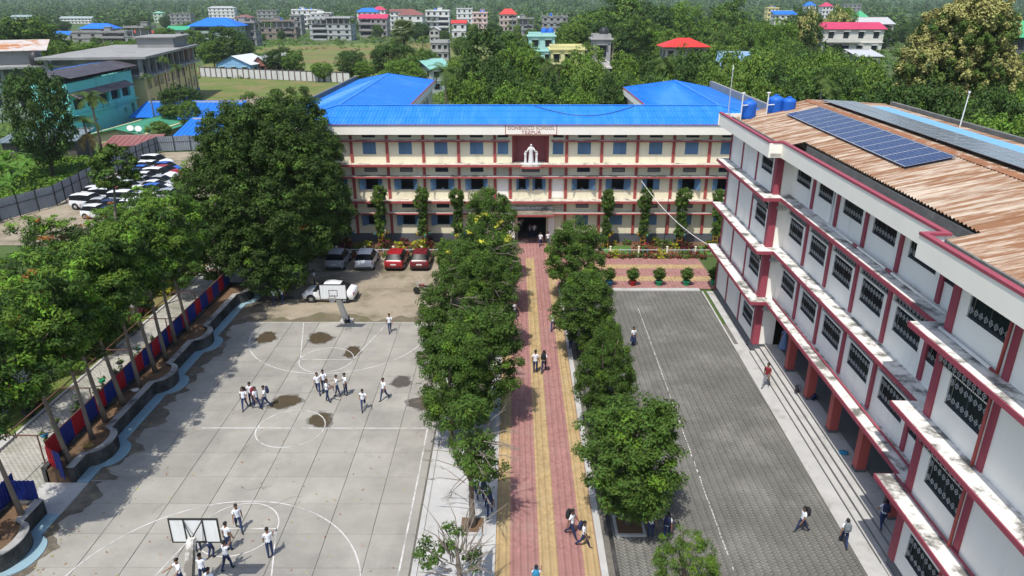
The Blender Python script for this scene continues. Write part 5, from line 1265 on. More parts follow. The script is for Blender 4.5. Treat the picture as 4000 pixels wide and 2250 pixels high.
# ------------------------------------------------------------------ people
def rotx(v, a): c_, s_ = math.cos(a), math.sin(a); return Vector((v.x, v.y * c_ - v.z * s_, v.y * s_ + v.z * c_))
def skeleton(la=0, ra=0, lk=0, rk=0, lsa=5, rsa=-5, le=15, re=15, lab=8, rab=8, lean=0, head=0, foot=0):
    """joints of a 1.60 m figure facing -y; angles in degrees, forward positive"""
    V, E, Rd, Tg = [], [], [], []
    def add(p, r, parent, t):
        V.append(Vector(p)); Rd.append(r if isinstance(r, tuple) else (r, r)); Tg.append(t)
        if parent is not None: E.append((parent, len(V) - 1))
        return len(V) - 1
    pel = add((0, 0, .86), (.135, .10), None, 'leg')
    L = R(lean)
    def up(x, z, y=0.0): v = Vector((x, y, z - .86)); v = rotx(v, L); return Vector((v.x, v.y, v.z + .86))
    wa = add(up(0, 1.0), (.125, .09), pel, 'shirt'); ch = add(up(0, 1.18), (.15, .10), wa, 'shirt'); ub = add(up(0, 1.29), (.11, .08), ch, 'shirt')
    nk = add(up(0, 1.36, -.005), .046, ub, 'skin'); hd = add(up(0, 1.44, -.02), (.062, .070), nk, 'skin'); hm = add(up(0, 1.515, -.015), (.074, .088), hd, 'skin'); ht = add(up(0, 1.585, 0), (.055, .065), hm, 'skin')
    add(up(0, 1.49, -.108), .012, hm, 'skin')                                  # nose
    for s in (-1, 1): add(up(s * .085, 1.50, .005), .012, hm, 'skin')           # ears
    for s, sa, el, ab in ((-1, lsa, le, lab), (1, rsa, re, rab)):
        sh = add(up(s * .165, 1.285), .056, ub, 'shirt')
        def arm(vec, ang): v = rotx(vec, -R(ang)); return v
        A = R(ab); d1 = Vector((s * math.sin(A), 0, -math.cos(A))); d1 = rotx(d1, -R(sa)) ; d1 = rotx(d1, L)
        d2 = rotx(Vector((s * math.sin(A * .6), 0, -math.cos(A * .6))), -R(sa + el)); d2 = rotx(d2, L)
        p = V[sh]; m_ = add(p + d1 * .15, .047, sh, 'shirt'); e_ = add(p + d1 * .27, .038, m_, 'skin'); w_ = add(V[e_] + d2 * .22, .026, e_, 'skin')
        hnd = add(V[w_] + d2 * .065, (.034, .022), w_, 'skin')
        side = Vector((0, 1, 0)) if abs(d2.y) < .7 else Vector((1, 0, 0)); side = (side - d2 * side.dot(d2)).normalized(); palm = d2.cross(side)
        for q, ln in ((-1.5, .065), (-.5, .075), (.5, .072), (1.5, .055)):
            f1 = add(V[hnd] + d2 * .045 + side * q * .019, .0085, hnd, 'skin'); add(V[f1] + d2 * ln * .6 + palm * .018 * s, .0075, f1, 'skin')
        t1 = add(V[w_] + d2 * .035 + side * .042, .009, w_, 'skin'); add(V[t1] + d2 * .035 + side * .015, .008, t1, 'skin')
    low = []
    for s, a, k in ((-1, la, lk), (1, ra, rk)):
        hp_ = add((s * .085, 0, .81), .088, pel, 'leg'); d1 = rotx(Vector((0, 0, -1)), -R(a)); d2 = rotx(Vector((0, 0, -1)), -R(a - k))
        mt = add(V[hp_] + d1 * .19, .078, hp_, 'leg'); kn = add(V[hp_] + d1 * .38, .058, mt, 'leg'); cf = add(V[kn] + d2 * .14, .056, kn, 'leg'); an = add(V[kn] + d2 * .36, .042, cf, 'leg')
        hl = add(V[an] + d2 * .035, .040, an, 'shoe'); fd = rotx(Vector((0, -1, 0)), -R((a - k) * .45)); add(V[an] + d2 * .045 + fd * .15, (.036, .026), hl, 'shoe')
        low.append(min(v.z for v in V[-3:]) - .035)
    dz = -min(low)
    return V, E, Rd, Tg, dz

HEADS = {}
def body_mesh(name, **kw):
    V, E, Rd, Tg, dz = skeleton(**kw)
    me = bpy.data.meshes.new(name); me.from_pydata([tuple(v) for v in V], E, []); o = bpy.data.objects.new(name, me); C.objects.link(o)
    o.modifiers.new('skin', 'SKIN').use_smooth_shade = True
    if not me.skin_vertices: me.skin_vertices.new()
    sv = me.skin_vertices[0].data
    for i, r_ in enumerate(Rd): sv[i].radius = r_
    sv[0].use_root = True
    sub = o.modifiers.new('sub', 'SUBSURF'); sub.levels = 1; sub.render_levels = 1
    dg = bpy.context.evaluated_depsgraph_get(); out = bpy.data.meshes.new_from_object(o.evaluated_get(dg))
    bpy.data.objects.remove(o)
    out.name = name
    order = ['skin', 'shirt', 'leg', 'shoe']; out.materials.clear()
    for m_ in ('skin', 'shirt', 'trouser', 'shoe'): out.materials.append(M[m_])
    segs = [(V[a], V[b], order.index(Tg[b])) for a, b in E]
    A = np.array([s[0] for s in segs]); B = np.array([s[1] for s in segs]); T = np.array([s[2] for s in segs]); D = B - A; DD = (D * D).sum(1)
    cen = np.zeros(len(out.polygons) * 3); out.polygons.foreach_get('center', cen); cen = cen.reshape(-1, 3)
    t = np.clip(((cen[:, None] - A) * D).sum(2) / DD, 0, 1); q = A + t[..., None] * D; dist = ((cen[:, None] - q) ** 2).sum(2)
    out.polygons.foreach_set('material_index', T[dist.argmin(1)].astype(np.int32))
    co = np.zeros(len(out.vertices) * 3); out.vertices.foreach_get('co', co); co = co.reshape(-1, 3); zmin = co[:, 2].min(); co[:, 2] -= zmin; out.vertices.foreach_set('co', co.ravel()); out.update()
    HEADS[name] = (V[6] - Vector((0, 0, zmin)), V[2] - Vector((0, 0, zmin)), R(kw.get('lean', 0)))
    return out
POSE = {'stand': body_mesh('stand', la=2, ra=-3, lsa=4, rsa=-6), 'stand2': body_mesh('stand2', la=6, ra=-4, lk=6, lsa=25, rsa=10, le=60, re=20),
        'walk': body_mesh('walk', la=24, ra=-22, lk=6, rk=22, lsa=-22, rsa=22, le=20, re=22), 'walk2': body_mesh('walk2', la=-20, ra=24, lk=26, rk=4, lsa=20, rsa=-18, le=22, re=18),
        'run': body_mesh('run', la=38, ra=-28, lk=30, rk=55, lsa=-35, rsa=40, le=70, re=75, lean=8), 'armup': body_mesh('armup', la=18, ra=-16, lk=12, rk=10, lsa=150, rsa=40, le=15, re=50, lab=15),
        'reach': body_mesh('reach', la=10, ra=-12, lsa=60, rsa=30, le=25, re=45), 'bend': body_mesh('bend', la=20, ra=10, lk=35, rk=30, lsa=40, rsa=35, le=30, re=30, lean=32)}
hair_me = MB()
vs_, fs_ = [], []
n_, m__ = 12, 6
for i in range(m__ + 1):
    ph = math.pi * .56 * i / m__
    for k in range(n_):
        a = 2 * math.pi * k / n_; front = max(0, -math.sin(a)); r_ = 1 + (.04 if i < m__ else 0)
        zz = math.cos(ph) * .098; zz = max(zz, .035 * front) if front > .3 else zz
        vs_.append((.086 * math.sin(ph) * math.cos(a) * r_, .104 * math.sin(ph) * math.sin(a) * r_ + .008, zz + .035))
for i in range(m__):
    for k in range(n_): fs_.append((i * n_ + k, (i + 1) * n_ + k, (i + 1) * n_ + (k + 1) % n_, i * n_ + (k + 1) % n_))
hair_me.add(vs_, fs_); HAIR = hair_me.mesh('hair', 'hair', True)
EYE = MB().lathe([(.001, 0), (.010, .003), (.001, .006)], 6).mesh('eye', 'hair')
def bag_mesh(m_):
    mb = MB(); prof = [(-.15, -.055, 0, .05), (-.16, -.09, .04, .12), (-.15, -.10, .30, .12), (-.11, -.08, .40, .10), (-.05, -.05, .43, .06)]
    return m_
def backpack(label, loc, rot, m_, group='school backpacks', m2=None, s=1.0):
    b = empty('backpack', loc); b.rotation_euler = rot; b.scale = (s, s, s); tag(b, label, 'backpack', group)
    mb = MB(); n = 14; rings = [(0, .125, .06), (.05, .155, .085), (.2, .16, .095), (.32, .15, .085), (.40, .115, .065), (.44, .06, .035)]
    vs, fs = [], []
    for z, rx, ry in rings:
        for k in range(n):
            a = 2 * math.pi * k / n; ca, sa = math.cos(a), math.sin(a)
            vs.append((rx * math.copysign(abs(ca) ** .6, ca), ry * math.copysign(abs(sa) ** .6, sa), z))
    for i in range(len(rings) - 1):
        for k in range(n): fs.append((i * n + k, i * n + (k + 1) % n, (i + 1) * n + (k + 1) % n, (i + 1) * n + k))
    fs += [tuple(range(n - 1, -1, -1)), tuple(range((len(rings) - 1) * n, len(rings) * n))]; mb.add(vs, fs)
    mb.build('body', m_, b, smooth=True)
    MB().lathe([(.10, .05), (.115, .10), (.115, .18), (.09, .22)], 10).build('pocket', m2 or m_, b, (0, .055, 0), smooth=True).scale = (1, .5, 1)
    for sx in (-1, 1): MB().tube([(sx * .07, -.08, .40), (sx * .09, -.20, .43), (sx * .09, -.25, .25), (sx * .10, -.12, .04)], .016, 5).build('strap', m_, b)
    return b
def person(label, px, py, face, pose, h=1.48, z=0.0, bag=None, bag_label=None, mats=None, skirt=None, longhair=False, world=None, bagcol2=None):
    p = gnd(px, py, z) if world is None else Vector(world)
    s = h / 1.60
    o = obj('person', POSE[pose], None, p, (0, 0, R(face)), s); tag(o, label, 'person', 'people in the school grounds')
    hc, cc, ln = HEADS[pose]
    hr = obj('hair', HAIR, o, hc, (ln, 0, 0))
    if longhair: MB().tube([(0, .07, .05), (0, .11, -.05), (0, .10, -.22)], [.06, .05, .02], 8).build('braid', 'hair', o, hc)
    for sx in (-1, 1): obj('eye', EYE, o, hc + Vector((sx * .032, -.088, .005)), (math.pi / 2, 0, 0))
    if mats:
        for i, m_ in enumerate(mats):
            if m_: o.material_slots[i].link = 'OBJECT'; o.material_slots[i].material = M[m_]
    if skirt:
        z1, z0, w = skirt; mb = MB(); n = 18; vs, fs = [], []
        for t, zz in ((0, z1), (.5, (z1 + z0) / 2), (1, z0)):
            for k in range(n):
                a = 2 * math.pi * k / n; r_ = (.15 + (w - .15) * t) * (1 + .05 * t * math.cos(6 * a)); vs.append((r_ * math.cos(a), r_ * .8 * math.sin(a), zz))
        for i in range(2):
            for k in range(n): fs.append((i * n + k, i * n + (k + 1) % n, (i + 1) * n + (k + 1) % n, (i + 1) * n + k))
        mb.add(vs, fs); mb.build('skirt', mats[2] if mats and mats[2] else 'trouser', o, smooth=True)
    if bag:
        bl = cc + Vector((0, .205, -.10)); w = Matrix.Translation(p) @ Matrix.Rotation(R(face), 4, 'Z') @ Matrix.Scale(s, 4) @ Matrix.Translation(bl)
        backpack(bag_label, w.translation, (ln, 0, R(face)), bag, m2=bagcol2, s=s * 1.05)
    return o
CK = .035
P_ = person
P_('boy with a black backpack, leftmost of the huddle by the wide puddle', 958, 1598, 10, 'walk', bag='bagblack', bag_label='black backpack on the leftmost boy of the huddle', z=CK)
P_('boy standing farthest back in the huddle by the wide puddle', 985, 1581, -20, 'stand2', z=CK)
P_('boy with a red backpack in the middle of the huddle', 1005, 1596, 60, 'walk2', bag='bagred', bag_label='red backpack in the huddle by the wide puddle', z=CK)
P_('boy with a navy backpack walking left at the right end of the huddle', 1039, 1592, -60, 'walk', bag='bagnavy', bag_label='navy backpack at the right end of the huddle', z=CK)
P_('boy in uniform at the left of the group on the three point line', 1245, 1538, 15, 'walk2', z=CK)
P_('boy with his arm stretched out behind the group on the three point line', 1268, 1530, 20, 'reach', z=CK)
P_('boy seen from the side handing something over in the court group', 1282, 1569, 80, 'reach', 1.5, z=CK)
P_('short boy facing left in the court group', 1320, 1547, -70, 'reach', 1.4, z=CK)
P_('boy at the right of the court group, hand on his friend', 1352, 1544, -50, 'stand2', z=CK)
P_('boy running towards the near basket', 1421, 1601, 10, 'run', z=CK)
P_('boy walking alone left of the grey puddle', 1501, 1561, -30, 'walk', z=CK)
P_('boy walking alone near the far baseline', 1524, 1298, 15, 'walk', z=CK)
P_('pupil in the shade of the mango tree, left of two', 1076, 1190, 20, 'walk')
P_('pupil in the shade of the mango tree, right of two', 1105, 1184, -10, 'walk2', bag='bagblack', bag_label='backpack on the pupil in the mango tree shade')
P_('pupil beside the white car under the mango tree', 1231, 1120, 100, 'stand')
P_('boy standing on the free throw circle near the near basket', 936, 2072, 30, 'walk2', z=CK)
P_('boy standing under the right edge of the near backboard', 897, 2150, 160, 'stand', z=CK)
P_('boy bending behind the near backboard', 826, 2178, 150, 'bend', z=CK)
P_('boy with raised hands right of the near basket', 892, 2224, 150, 'armup', z=CK)
P_('boy seen from behind below the near hoop', 800, 2280, 175, 'reach', 1.52, z=CK)
P_('boy at the bottom edge right of the near hoop, only head and shoulders', 832, 2335, 170, 'stand', z=CK)
P_('boy at the bottom edge beside the basket post', 712, 2296, -40, 'reach', z=CK)
P_('boy legs behind the near hoop net', 777, 2149, 20, 'stand', z=CK)
P_('boy standing on the near key line with hands on hips', 1058, 2176, -160, 'stand2', 1.52, z=CK)
P_('pupil behind the thin crowned tree trunk', 1862, 1938, 30, 'walk', bag=None)
P_('pupil in tree shade with a navy backpack, behind another', 1893, 1966, 175, 'walk2', bag='bagnavy', bag_label='navy backpack in the tree shade on the farther pupil')
P_('pupil in tree shade with a navy backpack at the path kerb', 1914, 2016, 178, 'walk', bag='bagnavy', bag_label='navy backpack in the tree shade nearest the path')
P_('tall boy without a bag walking away in the middle of the path', 2091, 1457, 172, 'stand', 1.6)
P_('boy with a black backpack walking away in the middle of the path', 2124, 1453, 168, 'walk', 1.56, bag='bagblack', bag_label='black backpack in the middle of the brick path')
P_('pupil half hidden by the fourth tree on the right of the path', 2159, 1291, 170, 'walk')
P_('pupil in the shade by the right hand kerb under the third tree', 2228, 1366, 20, 'stand2')
P_('pupil behind the shaded pupil under the third tree', 2250, 1332, 40, 'reach')
P_('pupil stepping out from the left tree row onto the path', 2010, 1246, 60, 'walk')
P_('boy in white shirt left of two coming out of the school entrance', 2111, 963, 0, 'walk')
P_('boy in white shirt right of two coming out of the school entrance', 2140, 960, 5, 'walk2')
P_('dark figure inside the entrance passage on the left', 2070, 930, 180, 'stand', mats=[None, 'greytrouser', None, None])
P_('dark figure inside the entrance passage on the right', 2087, 928, 175, 'stand')
P_('pupil in red beside the round clipped tree', 2194, 1099, 30, 'stand', mats=[None, 'redshirt', None, None])
P_('boy with a big black backpack at the lower part of the path', 2233, 2098, 60, 'walk', 1.55, bag='bagblack', bag_label='big black backpack at the lower part of the path')
P_('boy with a navy backpack bowing his head at the lower part of the path', 2280, 2136, 62, 'walk2', 1.42, bag='bagnavy', bag_label='navy backpack at the lower part of the path')
P_('child with a turquoise backpack at the bottom edge of the path', 2093, 2318, 175, 'reach', 1.4, bag='bagblue', bag_label='turquoise backpack at the bottom edge of the path')
P_('pupil under the bushy round tree, left of two', 2540, 2099, 150, 'stand')
P_('pupil under the bushy round tree with a navy backpack', 2602, 2107, 160, 'walk', bag='bagnavy', bag_label='navy backpack under the bushy round tree')
P_('girl in a navy pinafore standing in the paved yard', 2472, 1351, 20, 'stand2', 1.42, skirt=(1.0, .45, .26), longhair=True)
P_('boy with a yellow and green backpack walking left in the yard', 3128, 2078, -75, 'walk', 1.42, bag='bagblack', bag_label='black backpack with a green pocket in the yard', bagcol2='baggreen')
P_('boy with a grey backpack walking up the edge of the yard', 3293, 2130, 165, 'walk2', 1.45, bag='baggrey', bag_label='grey backpack at the yard edge')
P_('pupil with a dark backpack on the arcade steps', 3441, 2058, 165, 'walk', 1.5, z=.45, bag='bagnavy', bag_label='dark backpack on the pupil on the arcade steps')
P_('pupil facing out of the arcade behind the one on the steps', 3453, 2000, 20, 'stand', 1.48, z=.6)
P_('man in a maroon shirt and grey trousers walking down the arcade steps', 2990, 1512, -40, 'walk', 1.70, mats=[None, 'redshirt', 'greytrouser', None])
P_('woman in a long blue robe standing under the arcade', 3058, 1366, -25, 'stand', 1.62, z=.6, mats=[None, 'robe', 'robe', None], skirt=(1.05, .08, .30))
wl = [(-13.55, 'second'), (-6.85, 'fourth'), (.75, 'left central'), (2.4, 'right central'), (6.6, 'first right of centre'), (9.75, 'second right of centre'), (9.3, 'second right of centre, beside another'), (16.5, 'fourth right of centre')]
for x, w in wl: P_(f'pupil inside the {w} open window of the middle floor', 0, 0, random.uniform(100, 250), 'reach', 1.35, world=(x, 68.15, 4.1))
# bags put down
rp = rbp
backpack('black backpack lying at the base of the far basket post', gnd(1356, 1262, .05), (R(-50), R(10), R(20)), 'bagblack', s=1.35)
backpack('black bag leaning on the second arcade column', rp(.80, 37.0, .62), (R(-20), 0, R(60)), 'bagblack')
backpack('blue bag lying on the top arcade step', gnd(3277, 1767, .62) + Vector((0, 0, .0)), (R(80), 0, R(70)), 'bagblue')
backpack('navy bag at the foot of the third arcade column', gnd(3174, 1560, .62), (R(15), 0, R(30)), 'bagnavy')
# ------------------------------------------------------------------ basketball hoops
def hoop(label, base, board_y, cx, s, stain=.40):
    """s = +1: board faces -y (far hoop), -1: faces +y"""
    h = empty('basketball_hoop', (base[0], base[1], 0)); tag(h, label, 'basketball hoop', 'basketball hoops')
    dy = board_y - base[1]; dx = cx - base[0]
    m_ = MB(); a = Vector((0, 0, 0)); b = Vector((dx * .75, dy * .84, 3.25)); d = (b - a)
    for p, q, w0, w1 in ((a, b, .20, .13),):
        vs = []
        for t, w in ((0, w0), (1, w1)):
            c_ = a + d * t
            vs += [(c_.x - w, c_.y - w, c_.z), (c_.x + w, c_.y - w, c_.z), (c_.x + w, c_.y + w, c_.z), (c_.x - w, c_.y + w, c_.z)]
        m_.add(vs, [(0, 3, 2, 1), (4, 5, 6, 7), (0, 1, 5, 4), (1, 2, 6, 5), (2, 3, 7, 6), (3, 0, 4, 7)])
    m_.build('post', mat('painted_concrete_post', (0.66, 0.64, 0.60), 0.85, 0.1, 2.0, dirt=(0.17, 0.155, 0.135), dscale=0.9, dlo=stain, dhi=stain + .14), h)
    MB().box(-.45, .45, -.35, .35, -.05, .10).build('footing', 'conc', h)
    z0, z1, hw = 2.72, 3.80, .92
    bd = MB().box(-hw, hw, -.015, .015, z0, z1).build('backboard', mat('backboard_white', (0.72, 0.73, 0.72), 0.6, 0.05, 1.0, dirt=(0.52, 0.54, 0.50), dscale=1.5, dlo=.5, dhi=.8, stretch=(2, 1, .3)), h, (dx, dy, 0))
    fr_ = MB()
    for x in (-hw, hw): fr_.box(x - .025, x + .025, -.03, .03, z0 - .025, z1 + .025)
    for z in (z0, z1): fr_.box(-hw + .025, hw - .025, -.03, .03, z - .025, z + .025)
    fr_.build('frame', 'blackmetal', bd)
    f_ = -.02 * s
    sq = MB()
    for x in (-.3, .27): sq.box(x, x + .035, f_ - .004, f_ + .004, z0 + .22, z0 + .68)
    for z in (z0 + .22, z0 + .645): sq.box(-.265, .27, f_ - .004, f_ + .004, z, z + .035)
    sq.build('target_square', 'blackmetal', bd)
    br = MB()
    for x in (-.36, .36): br.bar((x, .03 * s, z0), (x, .03 * s, z1), .04)
    for x in (-.36, .36): br.bar((x, .03 * s, z1 - .05), (-dx * .25, -dy * .16, 3.2), .035); br.bar((x, .03 * s, z0 + .05), (-dx * .25, -dy * .16, 3.05), .035)
    br.build('brace', 'blackmetal', bd)
    rim = MB(); n = 20; cyr = -.42 * s
    rim.tube([(.225 * math.cos(2 * math.pi * i / n), cyr + .225 * math.sin(2 * math.pi * i / n), 3.02) for i in range(n + 1)], .012, 6)
    rim.bar((-.08, 0, 3.02), (-.08, cyr + .2 * s, 3.02), .03); rim.bar((.08, 0, 3.02), (.08, cyr + .2 * s, 3.02), .03)
    rim.build('rim', 'iron', bd)
    net = MB()
    for i in range(12):
        a0 = 2 * math.pi * i / 12
        for da in (.5, -.5): net.tube([(.225 * math.cos(a0), cyr + .225 * math.sin(a0), 3.01), (.16 * math.cos(a0 + da * .5), cyr + .16 * math.sin(a0 + da * .5), 2.8), (.12 * math.cos(a0 + da), cyr + .12 * math.sin(a0 + da), 2.6)], .006, 4)
    net.build('net', 'grille', bd)
    return h
hoop('far basketball hoop with a white backboard in front of the white sedan', (-12.35, 48.3), 46.05, -12.55, 1, .60)
bl_, br_ = onY(668, 2060, 21.9), onY(849, 2060, 21.9)
hoop('near basketball hoop seen from behind at the bottom of the court', ((bl_.x + br_.x) / 2 + .1, 19.5), 21.9, (bl_.x + br_.x) / 2, -1)

# ------------------------------------------------------------------ cars
PROF = {
 'hatch': [(-1.84, .62, .40, .62, .64, .55, 'b'), (-1.80, .76, .26, .86, .88, .66, 'b'), (-1.70, .82, .22, .96, 1.00, .70, 'r'), (-1.34, .84, .20, .98, 1.44, .58, 't'), (-.6, .845, .20, .96, 1.52, .61, 't'), (.20, .845, .20, .93, 1.49, .60, 'w'), (.98, .83, .20, .91, .97, .70, 'b'), (1.45, .80, .22, .84, .88, .66, 'b'), (1.74, .72, .26, .68, .71, .55, 'b'), (1.84, .58, .36, .54, .56, .45, 'b')],
 'sedan': [(-2.1, .62, .40, .70, .72, .55, 'b'), (-2.05, .78, .26, .90, .93, .68, 'b'), (-1.55, .83, .22, .98, 1.04, .70, 'r'), (-.95, .845, .20, .98, 1.40, .57, 't'), (-.3, .85, .20, .96, 1.47, .60, 't'), (.35, .85, .20, .93, 1.43, .58, 'w'), (1.15, .83, .20, .91, .96, .70, 'b'), (1.65, .80, .22, .84, .88, .66, 'b'), (2.0, .72, .26, .68, .71, .55, 'b'), (2.1, .58, .36, .54, .56, .45, 'b')],
 'suv': [(-2.2, .70, .48, .80, .84, .62, 'b'), (-2.15, .84, .32, 1.05, 1.10, .72, 'r'), (-1.95, .88, .28, 1.12, 1.66, .68, 't'), (-.8, .90, .26, 1.10, 1.78, .70, 't'), (.35, .90, .26, 1.07, 1.74, .68, 'w'), (1.05, .89, .26, 1.05, 1.12, .76, 'b'), (1.75, .87, .28, .98, 1.03, .74, 'b'), (2.1, .80, .32, .80, .84, .62, 'b'), (2.2, .66, .42, .66, .68, .52, 'b')]}
CARC = {}
def car_meshes(ty):
    if ty in CARC: return CARC[ty]
    st = PROF[ty]; pts = []
    fine = []
    for i in range(len(st) - 1):
        n = 3 if st[i][6] == 't' else 2
        for k in range(n):
            t = k / n; fine.append(tuple(st[i][j] + (st[i + 1][j] - st[i][j]) * t for j in range(6)) + (st[i][6],))
    fine.append(st[-1])
    rings = []
    for (y, w, zb, zbelt, zt, wr, tg) in fine:
        half = [(0, zb), (w * .88, zb), (w * .985, zb + .12), (w, (zb + zbelt) / 2), (w * .965, zbelt), (wr, zt - .05 * (1 if zt - zbelt > .15 else .2)), (wr * .8, zt), (0, zt + .012)]
        rings.append([(x, y, z) for x, z in half] + [(-x, y, z) for x, z in half[-2:0:-1]])
    n = len(rings[0]); parts = {}
    def put(nm, q): parts.setdefault(nm, MB()).add(q, [(0, 1, 2, 3)])
    for i in range(len(rings) - 1):
        a, b, tg = rings[i], rings[i + 1], fine[i][6]
        for k in range(n):
            k2 = (k + 1) % n; q = [a[k], a[k2], b[k2], b[k]]; nm = 'body'
            gl = k in (4, n - 5)
            if tg == 't' and gl: nm = 'side_window'
            if tg in ('w', 'r') and k in (5, 6, n - 7, n - 6): nm = 'windshield' if tg == 'w' else 'rear_window'
            if tg in ('w', 'r') and gl: nm = 'side_window'
            put(nm, q)
    for r_ in (rings[0], rings[-1]):
        c_ = tuple(sum(p[j] for p in r_) / n for j in range(3))
        for k in range(n): parts['body'].add([r_[k], r_[(k + 1) % n], c_], [(0, 1, 2) if r_ is rings[-1] else (0, 2, 1)])
    out = {}
    for nm, mb in parts.items():
        me = mb.mesh(nm, 'glass' if nm != 'body' else 'cwhite', True)
        bm = bmesh.new(); bm.from_mesh(me); bmesh.ops.remove_doubles(bm, verts=bm.verts, dist=.001); bmesh.ops.recalc_face_normals(bm, faces=bm.faces); bm.to_mesh(me); bm.free(); out[nm] = me
    L_ = st[-1][0]; wz = .30 if ty != 'suv' else .36
    out['tyre'] = MB().lathe([(.18, -.09), (wz, -.10), (wz + .015, -.05), (wz + .015, .05), (wz, .10), (.18, .09)], 18).mesh('tyre', 'rubber', False)
    rm = MB().lathe([(.02, .075), (.19, .085), (.20, .10), (.02, .10)], 12); 
    for i in range(5):
        a = 2 * math.pi * i / 5; rm.bar((.03 * math.cos(a), .03 * math.sin(a), .104), (.18 * math.cos(a), .18 * math.sin(a), .104), .05, .012)
    out['rim'] = rm.mesh('rim', 'alu')
    out['arch'] = MB().lathe([(wz + .075, -.02), (wz + .075, .012), (.05, .012)], 18).mesh('wheel_arch', 'rubber')
    out['info'] = (L_, st[4][1], wz + .015, 1.16 if ty == 'hatch' else (1.32 if ty == 'sedan' else 1.4), st)
    CARC[ty] = out; return out
pillar_m = {}
def car(label, ty, col, loc, rz, group=None, detail=True):
    cm = car_meshes(ty); L_, w, wr, wb, st = cm['info']
    c_ = empty('car', loc, rz); tag(c_, label, 'car', group)
    bo = obj('body', cm['body'], c_); bo.material_slots[0].link = 'OBJECT'; bo.material_slots[0].material = M[col]
    for nm in ('windshield', 'rear_window', 'side_window'):
        if nm in cm: obj(nm, cm[nm], c_)
    for sy in (-1, 1):
        for sx in (-1, 1):
            wh = obj('wheel', cm['tyre'], c_, (sx * (w - .10), sy * wb, wr), (0, R(90) * sx, 0)); obj('rim', cm['rim'], wh); obj('wheel_arch', cm['arch'], wh, (0, -.0, .088))
    if detail:
        zt = st[1][3]
        for sx in (-1, 1):
            MB().box(-.11, .11, -.03, .03, -.12, .12).build('taillight', 'lampred', c_, (sx * (w - .17), -L_ + .09, zt - .10), (0, 0, sx * R(-24)))
            MB().box(-.14, .14, -.03, .03, -.07, .07).build('headlight', 'lampclear', c_, (sx * (w - .22), L_ - .16, .66 if ty != 'suv' else .8), (R(-20), 0, sx * R(24)))
            MB().box(-.09, .09, -.05, .05, -.06, .06).build('mirror', col, c_, (sx * (w + .08), .55 if ty == 'hatch' else .65, st[4][3] + .05))
            MB().bar((sx * (w * .985), st[4][0] + .35, st[4][3] + .02), (sx * (st[4][5] + .02), st[4][0] + .35, st[4][4] - .04), .07, .02).build('door_pillar', 'blackmetal', c_)
        MB().box(-.25, .25, -.012, .012, -.055, .055).build('number_plate', 'plate', c_, (0, -L_ - .004, st[0][3] + .02))
        MB().box(-w * .78, w * .78, -.04, .04, -.06, .06).build('bumper', 'rubber', c_, (0, -L_ + .02, .36))
        MB().box(-.3, .3, -.012, .012, -.06, .06).build('grille', 'rubber', c_, (0, L_ - .03, .5))
    return c_
for px, ty, col, lab in ((838, 'hatch', 'csilver', 'silver hatchback parked under the mango tree branches'), (911, 'hatch', 'cwhite', 'white hatchback parked with its rear towards the court'), (989, 'hatch', 'cred', 'bright red hatchback parked before the garden'), (1052, 'hatch', 'cmaroon', 'dark maroon hatchback half hidden by the bushes'), (1125, 'hatch', 'cgrey', 'dark car almost hidden behind the bushes')):
    p = gk(px, 683); car(lab, ty, col, (p.x + .1, p.y + 1.85, -.02), R(random.uniform(-3, 2)), 'cars parked before the garden')
p = gk(826, 762); car('white sedan parked sideways behind the far basket', 'sedan', 'cwhite', (p.x, p.y + .85, -.02), R(88))
